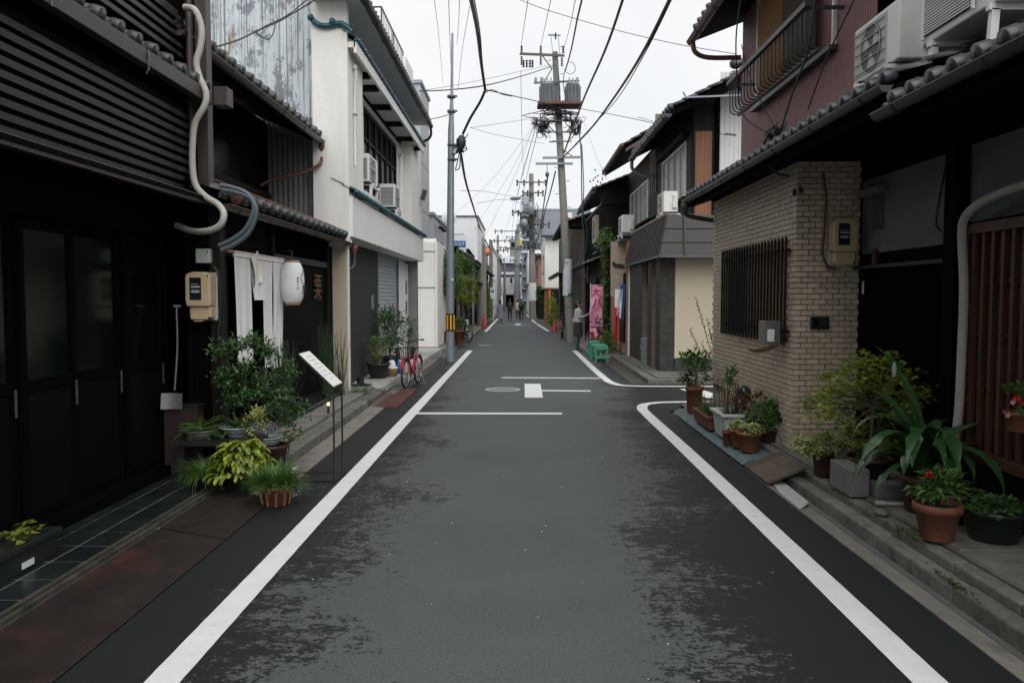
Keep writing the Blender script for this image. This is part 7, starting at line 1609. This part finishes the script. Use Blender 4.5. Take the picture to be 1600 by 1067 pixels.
for (uc, vc, su, sv, n_) in ((850, 198, 8, 8, 26), (897, 196, 6, 9, 22), (846, 204, 4, 5, 18), (870, 178, 18, 4, 14), (904, 203, 2, 5, 10), (838, 190, 3, 6, 12), (880, 186, 12, 3, 12)):
    for k in range(n_):
        p = [atY(uc + random.gauss(0, su), vc + random.gauss(0, sv), 27.4 + random.uniform(-.2, .2)) for _ in range(3)]; m.tube(bez(p, 3), random.uniform(.008, .02), 5)
part(m, 'drop_wire_tangle', cable_m, cp, kind='stuff')
m = MB(); 
for a in ((884, 108, 888, 98, 896, 100, 899, 110, 893, 116, 884, 114), (846, 190, 838, 205, 842, 216, 850, 212, 852, 200, 850, 195)):
    m.tube(bez([atY(a[i], a[i+1], 27.4) for i in range(0, 12, 2)], 5), .010, 5)
for a in ((869, 104, 875, 140, 872, 170), (883, 108, 880, 130, 884, 160, 880, 175), (862, 170, 866, 190, 870, 205)): m.tube(bez([atY(a[i], a[i+1], 27.35) for i in range(0, len(a), 2)], 4), .014, 5)
part(m, 'jumper_wire', cable_m, cp)
for (u, v) in ((855, 272), ):
    part(MB().tube([atY(855, 258, 27.3), atY(855, 272, 27.3), atY(853, 300, 27.3)], .012, 6).ell(atY(855, 273, 27.3), (.07, .07, .09)), 'street_light_ballast', galv_dark, cp)
# further poles
def pole(label, base, ztop, r0, r1, lean=0, arms=(), mat=pole_conc, cat='utility pole', name='utility_pole'):
    t = thing(name, label, cat, base); b = Vector(base); tp = b + Vector((lean, 0, ztop))
    part(MB().tube([b, tp], [r0, r1], 14), 'shaft', mat, t)
    for (z, hw, off) in arms:
        c_ = b.lerp(tp, z / ztop); part(MB().bar(c_ + Vector((off - hw, -r0, 0)), c_ + Vector((off + hw, -r0, 0)), .09), 'crossarm', galv_dark, t)
        for s_ in (-.95, -.5, .5, .95): part(MB().lathe([(.03, -.25), (.07, -.15), (.03, -.05), (.06, .02), (.07, .12), (.02, .18)], tuple(c_ + Vector((off + s_ * hw, -r0, 0))), 8), 'insulator', cable_m, t)
    return t
p2 = pole('second concrete pole with street light arm further down on the right', (.87, 54, 0), 9.8, .25, .15, -.1, ((9.2, 1.0, 0), (8.5, .7, .1), (7.2, .8, -.5), (6.4, .9, .3), (5.0, .5, 0)))
part(MB().tube(bez([(.8, 53.8, 8.3), (.4, 53.6, 8.4), (-.1, 53.6, 8.15)], 4), .035, 6).ell((-.3, 53.6, 8.1), (.38, .15, .11)), 'street_light', galv_dark, p2)
part(MB().lathe([(.23, 0), (.26, 0), (.26, .8), (.15, .85)], (.72, 53.4, 7.0), 14).lathe([(.2, 0), (.24, 0), (.24, .5), (.1, .55)], (.3, 53.5, 6.2), 14), 'transformer', transformer, p2)
part(MB().lathe([(.255, 1.3), (.255, 2.5)], (.87, 54, 0), 20), 'notice_sheet', sign_white, p2)
m = MB(); random.seed(10)
for k in range(40):
    p = [Vector((.75 + random.gauss(0, .45), 53.5, 6.6 + random.gauss(0, .8))) for _ in range(3)]; m.tube(bez(p, 3), .02, 4)
part(m, 'wire_tangle', cable_m, p2, kind='stuff')
pole('third concrete pole near the street end with crossarms', (-.2, 78, 0), 8.6, .22, .14, .05, ((7.9, 1.4, -.9), (6.3, 1.2, -.6), (4.6, .6, 0)))
pole('fourth concrete pole seen small at the far end of the street', (-.55, 98, 0), 9.4, .2, .13, .1, ((8.8, 1.5, .3), (7.4, 1.3, .0), (6.0, .9, .2)))
pole('thin far pole with three crossarms left of the gatehouse', (-2.3, 84, 0), 8.0, .18, .12, .0, ((7.4, 1.1, .2), (6.4, 1.0, .1), (5.4, .7, 0)))
pole('thick concrete stub pole beside the traffic cone on the left', (-2.02, 42.2, 0), 4.3, .28, .24, 0.0)
q = thing('steel_pole_group', 'bundle of thin steel conduits strapped above the left concrete pole', 'pole', (-2.0, 42, 4)); m = MB()
for k in range(6): m.cyl((-2.2 + .075 * k, 42.0 + .1 * (k % 2), 2.4), (-2.2 + .075 * k, 42.0 + .1 * (k % 2), 4.7 + random.uniform(-.3, .3)), .022, 6)
part(m, 'conduits', galv_dark, q)
pole('slim brown wooden pole behind the orange lantern', (-2.05, 57, 0), 5.6, .16, .12, .0, (), M('brown_pole', (.15, .12, .10), .8))
pole('dark thin pole left of the walking people', (-1.7, 90, 0), 5.2, .14, .12, 0, (), M('brown_pole', (.15, .12, .10), .8))
pole('thin pale green pole right of the walking people', (.72, 58, 0), 4.1, .05, .05, 0, (), M('pale_green_pole', (.22, .40, .25), .5), 'pole', 'sign_pole')
# antennas on far left roofs
q = thing('crane_boom', 'lattice crane boom far away above the left roofs', 'crane', (-8, 200, 10)); part(MB().bar(atY(767, 362, 200), atY(776, 320, 200), .3), 'boom', M('pale_boom', (.7, .72, .74), .7), q)

# ============================================================ cables overhead
def cable(label, pts, r=.012, mat=None, sag=0, n=10, name='overhead_cable'):
    P = [atY(*p) if len(p) == 3 else Vector(p[:3]) for p in pts]
    if sag and len(P) == 2:
        P = [P[0].lerp(P[1], k / n) - Vector((0, 0, sag * 4 * (k / n) * (1 - k / n))) for k in range(n + 1)]
    elif len(P) > 2: P = bez(P, 6)
    c_ = P[len(P) // 2]
    return single(MB().tube(P, r, 6), name, mat or cable_m, label, 'cable', c_)
cable('thick black bundle from overhead down to the junction left of centre', [(722, -60, 9), (736, 0, 11), (746, 50, 14), (752, 100, 17), (758, 140, 18.6)], .034)
cable('thin helper wire twisted along the thick left bundle', [(728, -60, 9), (741, 0, 11), (750, 52, 14), (754, 100, 17), (759, 138, 18.6)], .010)
cable('thick black bundle from the junction down to the splice closure', [(758, 142, 18.6), (750, 160, 18.8), (735, 185, 19), (723, 210, 19.2)], .030)
cable('thick black bundle falling from the splice closure to the wooden pole', [(720, 240, 19.2), (728, 285, 24), (740, 325, 31), (752, 362, 42), (766, 390, 56)], .036)
cable('dark line from the white building roof across to the concrete pole top', [(655, 143, 20.5), (700, 141, 20), (758, 134, 19), (820, 118, 23), (868, 102, 27.5)], .014)
cable('faint line just above the roof to pole line', [(660, 142, 20.5), (740, 128, 21), (868, 100, 27.5)], .006, cable_thin)
cable('line from the left junction across the transformers towards the right', [(760, 141, 18.6), (800, 150, 22), (840, 159, 26), (872, 168, 27.4)], .015)
cable('loose lashed wires trailing from the left junction', [(758, 145, 18.6), (770, 141, 19), (785, 148, 21), (800, 151, 22)], .012)
cable('line from the concrete pole to the right hand houses', [(905, 170, 27.4), (960, 180, 24), (1050, 198, 19), (1150, 211, 15.5)], .010)
cable('lower line hugging the right hand eaves', [(995, 183, 20), (1060, 200, 17.5), (1150, 213, 15.3)], .007)
cable('overhead bundle from the pole top leaning right past the frame top', [(883, 112, 27.4), (892, 80, 22), (902, 30, 17), (909, 0, 15), (920, -70, 11)], .020)
cable('middle of the three overhead bundles right of centre', [(881, 240, 27.4), (910, 160, 21), (945, 80, 16), (973, 0, 13), (990, -60, 11)], .024)
cable('rightmost curved overhead bundle from the pole waist', [(878, 248, 27.4), (920, 205, 21), (958, 155, 17), (1000, 90, 13), (1046, 0, 10.5), (1070, -60, 9)], .024)
cable('lashing wire along the rightmost curved bundle', [(880, 246, 27.3), (921, 202, 21), (962, 158, 17), (1003, 92, 13), (1049, 0, 10.5), (1073, -60, 9)], .009)
cable('thin line crossing high from top centre to the right roof', [(806, -2, 16), (860, 18, 16), (960, 47, 16), (1060, 70, 15), (1150, 85, 14)], .006)
cable('leftmost high voltage wire from the crossarm to the frame top', [(814, 74, 27.4), (819, 40, 20), (825, 0, 15), (835, -70, 10)], .008, cable_thin)
cable('second high voltage wire from the crossarm to the frame top', [(845, 72, 27.4), (853, 36, 20), (861, 0, 15), (880, -70, 10)], .008, cable_thin)
cable('third high voltage wire beside the pole top', [(881, 76, 27.4), (891, 40, 20), (899, 0, 15), (920, -70, 10)], .008, cable_thin)
cable('vertical drop wire under the left crossarm end', [(814, 110, 27.4), (815, 200, 30), (818, 275, 40)], .008, cable_thin)
cable('faint wire left of the steel pole top', [(706, 135, 19.5), (703, 60, 14), (701, -5, 10)], .005, cable_thin)
cable('faint wire rising from the steel pole tip', [(714, 70, 19.5), (717, 30, 14), (718, -10, 10)], .005, cable_thin)
cable('faint far left wire crossing the sky', [(678, -5, 12), (686, 60, 18), (692, 130, 26)], .005, cable_thin)
cable('faint slanting wire beside the left thick bundle', [(734, 10, 14), (722, 80, 18), (716, 140, 19.3)], .005, cable_thin)
cable('faint line from steel pole to the transformer tangle', [(735, 200, 19.3), (790, 192, 23), (838, 184, 27.3)], .006, cable_thin)
cable('faint line sagging from the steel pole to the crossarm', [(735, 200, 19.3), (780, 212, 23), (850, 225, 27.3)], .006, cable_thin)
cable('short wire from grey roof to the steel pole clamp', [(667, 188, 22), (690, 183, 20), (706, 178, 19.4)], .010)
fan = ((700, 345), (738, 360), (756, 372), (784, 378))
for i, (u, v) in enumerate(fan):
    cable('%s service wire fanning left from the transformers' % ('shortest and flattest', 'second lowest', 'second steepest', 'steepest')[i], [(838 - (i % 3), 192 + i, 27.4), ((838 + u) / 2 - 2, (192 + v) / 2 + 14, 31), (u, v, 34 + i * 7)], .005, cable_thin)
cable('thick wire dropping from the low crossarm to the second pole on the left side', [(856, 275, 27.3), (851, 310, 32), (845, 350, 42), (838, 375, 50), (824, 392, 54)], .024)
cable('thick wire dropping from the low crossarm in a long curve on the right', [(868, 268, 27.4), (860, 300, 31), (848, 345, 41), (845, 385, 50)], .024)
cable('far cable sagging between the second pole and the white house', [(832, 372, 54), (842, 388, 50), (866, 410, 46)], .02)
cable('far line from the wooden pole across to the second pole', [(720, 298, 30), (760, 300, 42), (825, 312, 54)], .012, cable_thin)
cable('far line below the street light', [(745, 318, 40), (790, 312, 48), (826, 322, 54)], .012, cable_thin)
cable('long faint line to the third pole crossarm', [(838, 196, 27.4), (812, 290, 45), (800, 358, 78)], .012, cable_thin)
cable('faint wire between pole and third pole, inner', [(842, 198, 27.4), (820, 290, 45), (806, 358, 78)], .012, cable_thin)
tb = thing('teal_cable_bundle', 'pair of teal cables dropping down beside the concrete pole', 'cable', (2.1, 27.2, 2)); 
part(MB().tube(bez([atY(u, v, 27.1) for u, v in ((905, 205), (908, 240), (909, 300), (910, 345), (913, 380), (906, 408), (896, 418))], 5), .020, 6), 'cable', cable_teal, tb); part(MB().tube(bez([atY(u, v, 27.05) for u, v in ((909, 225), (912, 290), (911, 330), (917, 360), (914, 395), (902, 415))], 5), .016, 6), 'cable', cable_teal, tb)
cable('faint wire down to the right eaves ornaments', [(912, 190, 27), (930, 240, 24), (948, 280, 22)], .005, cable_thin)
# bird-like insulators hanging right of the pole
q = thing('line_weights', 'cluster of small black line fittings hanging against the sky near the eaves', 'line fittings', (2.9, 23, 5)); random.seed(12); m = MB()
for (u, v) in ((922, 284), (927, 282), (930, 278), (934, 284), (938, 286), (932, 290), (931, 297), (941, 280), (942, 272), (934, 275), (930, 266)): m.ell(atY(u, v, 22.5), (.022, .022, .03), 6, 4)
m.tube([atY(941, 262, 22.5), atY(941, 285, 22.5)], .006, 4).tube(bez([atY(920, 283, 22.5), atY(932, 276, 22.5), atY(943, 270, 22.5)], 4), .004, 4); part(m, 'fitting', cable_m, q)
cable('black double wire across the peeling corrugated wall', [(338, 74, 8), (375, 62, 9), (410, 45, 10), (440, 32, 11), (500, -4, 12)], .010)
cable('second strand of the wire across the corrugated wall', [(400, 51, 9.8), (418, 40, 10), (450, 24, 11), (485, -4, 12)], .008)
cable('small loop hanging from the corrugated wall wire', [(398, 50, 9.8), (408, 58, 10), (420, 62, 10), (428, 50, 10.2), (430, 35, 10.5)], .007)
cable('wire falling across the pink cladding to the cable knot', [(1338, -8, 6.2), (1290, 95, 7), (1262, 172, 7.7)], .007)
cable('teal wire from the window railing to the cable knot', [(1275, -5, 6.6), (1262, 80, 7.0), (1240, 140, 7.5), (1218, 210, 7.9)], .009, cable_teal)
cable('looping black wire past the pink house corner', [(1158, -5, 7.5), (1150, 60, 8), (1152, 130, 8.3), (1160, 178, 8.3), (1185, 200, 8.1), (1214, 213, 7.9)], .007)
cable('short thin wire inside the loop at the pink house', [(1158, 70, 8), (1175, 130, 8), (1215, 208, 7.9)], .004)
cable('wire dangling from the near right gutter', [(1268, 190, 7.2), (1300, 205, 6.8), (1330, 195, 6.4), (1335, 160, 6.2)], .006)

# ============================================================ people
def make_person(label, cat_loc, rz, H, joints, body_mats, extras, lvl=2):
    """one continuous body grown from a skeleton; joints in metres for H = 1.65, facing -y before rotation"""
    t = thing('person', label, 'person', cat_loc); s_ = H / 1.65
    P, Rr, E = [], [], []
    idx = {}
    for k, (p, r_, par) in joints.items():
        idx[k] = len(P); P.append([c * s_ for c in p]); Rr.append(r_ * s_)
        if par: E.append((idx[par], idx[k]))
    me = bpy.data.meshes.new('skel'); me.from_pydata(P, E, []); o = bpy.data.objects.new('skel', me); COL.objects.link(o)
    sk = o.modifiers.new('s', 'SKIN'); sk.use_smooth_shade = True
    for i, v in enumerate(me.skin_vertices[0].data): v.radius = (Rr[i], Rr[i] * .85); v.use_root = (i == 0)
    sb_ = o.modifiers.new('u', 'SUBSURF'); sb_.levels = lvl; sb_.render_levels = lvl
    bpy.context.view_layer.update(); me2 = bpy.data.meshes.new_from_object(o.evaluated_get(bpy.context.evaluated_depsgraph_get())); me2.name = 'body'
    bpy.data.objects.remove(o)
    # hands: five tapered fingers of unequal length leaving the palm, joined into the same mesh
    bm = bmesh.new(); bm.from_mesh(me2)
    for side in ('l', 'r'):
        w = Vector(P[idx['wrist_' + side]]); h = Vector(P[idx['hand_' + side]]); d = (h - w).normalized(); sd = d.cross(Vector((0, 1, .2))).normalized(); nn = sd.cross(d)
        f = MB()
        for k in range(4):
            b = h + sd * (k - 1.5) * .018 * s_; L_ = (.062, .072, .068, .052)[k] * s_; f.tube([b - d * .01, b + d * L_ * .5 + nn * .006, b + d * L_ * .85 + nn * .022], [.009 * s_, .008 * s_, .006 * s_], 6)
        b = h - d * .04 * s_ + sd * .03 * s_; f.tube([b, b + (sd * .6 + d) * .03 * s_, b + (sd * .3 + d) * .055 * s_], [.010 * s_, .009 * s_, .007 * s_], 6)
        fm = f.mesh('f', skin_m); bm.from_mesh(fm)
    bm.to_mesh(me2); bm.free(); me2.materials.clear()
    for m_ in body_mats[0]: me2.materials.append(m_)
    for p in me2.polygons: p.material_index = body_mats[1](p.center / s_); p.use_smooth = True
    b = bpy.data.objects.new('body', me2); COL.objects.link(b); b.parent = t
    t.location = (0, 0, 0)
    extras(t, b, s_)
    t.location = cat_loc; t.rotation_euler = (0, 0, rz); return t
def J(arm_l, arm_r, legs=(.0, .0), turn=0):
    j = {'pelvis': ((0, 0, .90), .13, None), 'belly': ((0, 0, 1.05), .115, 'pelvis'), 'chest': ((0, 0, 1.22), .135, 'belly'), 'upper': ((0, .0, 1.34), .11, 'chest'), 'neck': ((0, -.005, 1.42), .05, 'upper'), 'chin': ((0, -.02, 1.48), .055, 'neck'), 'head': ((0, -.015, 1.555), .082, 'chin'), 'crown': ((0, 0, 1.61), .06, 'head')}
    for s_, a, lg, n_ in ((1, arm_l, legs[0], 'l'), (-1, arm_r, legs[1], 'r')):
        j['sh_' + n_] = ((.15 * s_, 0, 1.34), .055, 'upper'); j['elbow_' + n_] = (a[0], .042, 'sh_' + n_); j['wrist_' + n_] = (a[1], .027, 'elbow_' + n_); j['hand_' + n_] = (a[2], .032, 'wrist_' + n_)
        j['hip_' + n_] = ((.085 * s_, 0, .84), .095, 'pelvis'); j['knee_' + n_] = ((.09 * s_, -.02 + lg * .5, .47), .062, 'hip_' + n_); j['ankle_' + n_] = ((.09 * s_, .02 + lg, .09), .04, 'knee_' + n_); j['toe_' + n_] = ((.10 * s_, -.12 + lg, .035), .035, 'ankle_' + n_)
    return j
def head_bits(t, b, s_, hair='short', hat=None):
    m = MB(); hv = [(0, .012, 1.575)]; m.ell((0, .018, 1.578), (.092, .102, .094), 16, 10)
    if hair == 'long': m.ell((0, .06, 1.46), (.08, .05, .16), 12, 8)
    if hair == 'bob': m.ell((0, .03, 1.53), (.098, .085, .10), 14, 9)
    m.v = [(x * s_, y * s_, z * s_) for x, y, z in m.v]; part(m, 'hair', hair_m, t)
    f = MB().ell((0, -.105, 1.535), (.012, .02, .018), 8, 6).ell((.09, -.005, 1.54), (.012, .02, .03), 8, 6).ell((-.09, -.005, 1.54), (.012, .02, .03), 8, 6); f.v = [(x * s_, y * s_, z * s_) for x, y, z in f.v]; part(f, 'nose_and_ears', skin_m, t)
    f = MB().ell((.032, -.088, 1.56), (.012, .008, .006), 8, 6).ell((-.032, -.088, 1.56), (.012, .008, .006), 8, 6).ell((0, -.088, 1.50), (.02, .008, .005), 8, 6); f.v = [(x * s_, y * s_, z * s_) for x, y, z in f.v]; part(f, 'eyes_and_mouth', M('dark_features', (.06, .02, .018), .5), t)
def garment(t, name, prof, mat, s_, sx=1.0, sy=.72, open_=0):
    m = MB().lathe([(r_ * s_, z * s_) for r_, z in prof], (0, 0, 0), 24, sx=sx, sy=sy)
    for i, (x, y, z) in enumerate(m.v): k = 1 + .05 * math.sin(math.atan2(y, x) * 7) * max(0, (1.1 * s_ - z)); m.v[i] = (x * k, y * k, z)
    part(m, name, mat, t)
def relaxed(s): return ((.21 * s, .02, 1.08), (.23 * s, -.03, .85), (.23 * s, -.04, .77))
grey_top = M('grey_shirt', (.32, .33, .34), .85, var=.08); jeans = M('blue_jeans', (.018, .035, .065), .8, var=.2, sc=30); dark_apron = M('dark_apron', (.022, .020, .020), .85); shoe = M('black_shoe', (.012, .012, .012), .6)
def wmat(c):
    if c.z > 1.43: return 3
    if c.z < .10: return 2
    if c.z < .86 and abs(c.x) < .2: return 1
    return 3 if (c.y < -.27) else 0
def wex(t, b, s_):
    head_bits(t, b, s_, 'bob')
    garment(t, 'long_vest', [(.21, .50), (.205, .75), (.185, .95), (.178, 1.12), (.15, 1.16)], dark_apron, s_)
    garment(t, 'shirt', [(.185, .98), (.18, 1.1), (.185, 1.25), (.165, 1.36), (.08, 1.42)], grey_top, s_)
    part(MB().ell((.16, .13, .88), (.10, .06, .13), 14, 10), 'shoulder_bag', M('grey_bag', (.36, .37, .39), .7), t)
    part(MB().tube(bez([(.15, .14, 1.0), (.05, .15, 1.2), (-.12, .05, 1.38)], 5), .010, 6), 'bag_strap', black_metal, t)
    part(MB().obox((-.03, -.38, 1.27), (.075, .012, .14), Euler((.4, 0, 0))), 'phone', sign_white, t)
reach = lambda s: ((.19 * s, -.10, 1.12), (.09 * s, -.29, 1.20), (.045 * s, -.345, 1.24))
make_person('woman in grey top and long dark vest holding up a phone beside the pole', (1.68, 22.9, 0), R(75), 1.46, J(reach(1), reach(-1), (.04, -.03)), ((grey_top, jeans, shoe, skin_m), wmat), wex)
def simple_mats(top, bottom, skin_leg=False):
    return ((top, bottom, shoe, skin_m), lambda c: 3 if c.z > 1.44 or (c.z < .86 and abs(c.x) > .19) else (2 if c.z < .09 else (1 if c.z < .92 else 0)))
lav = M('grey_lavender_coat', (.20, .20, .25), .85, var=.1)
def coat(t, b, s_): head_bits(t, b, s_, 'long'); garment(t, 'long_coat', [(.27, .26), (.24, .6), (.19, .95), (.18, 1.15), (.19, 1.3), (.08, 1.43)], lav, s_)
make_person('walker in a long grey lavender coat, leftmost of the far group', (-1.22, 49.5, 0), R(180), 1.36, J(relaxed(1), relaxed(-1), (.12, -.1)), simple_mats(lav, lav), coat, 1)
blk = M('black_clothes', (.014, .013, .013), .8)
def blacktop(t, b, s_): head_bits(t, b, s_); garment(t, 'jacket', [(.18, .85), (.175, 1.0), (.185, 1.25), (.17, 1.36), (.08, 1.43)], M('dark_brown_jacket', (.03, .02, .017), .8), s_)
make_person('walker in black jacket and trousers with hands behind the back', (-.62, 50.5, 0), R(180), 1.42, J(((.22, .06, 1.1), (.12, .16, .92), (.05, .17, .88)), ((-.22, .06, 1.1), (-.12, .16, .92), (-.05, .17, .88)), (-.1, .12)), simple_mats(blk, blk), blacktop, 1)
crm = M('cream_top', (.42, .36, .32), .85); grn = M('dark_green_backpack', (.035, .07, .035), .8)
def cremt(t, b, s_): head_bits(t, b, s_, 'bob'); garment(t, 'blouse', [(.2, .8), (.18, 1.0), (.185, 1.25), (.165, 1.36), (.08, 1.43)], crm, s_)
make_person('walker in a cream blouse and black trousers', (-.12, 54, 0), R(180), 1.38, J(relaxed(1), relaxed(-1), (.08, -.08)), simple_mats(crm, blk), cremt, 1)
def greenb(t, b, s_): head_bits(t, b, s_); garment(t, 'jacket', [(.18, .85), (.175, 1.0), (.185, 1.25), (.17, 1.36), (.08, 1.43)], blk, s_); part(MB().ell((0, .17, 1.08), (.17, .10, .24), 14, 10), 'backpack', grn, t)
make_person('walker in black with a dark green backpack, rightmost of the far group', (.12, 53, 0), R(180), 1.42, J(relaxed(1), relaxed(-1), (-.08, .1)), simple_mats(blk, blk), greenb, 1)
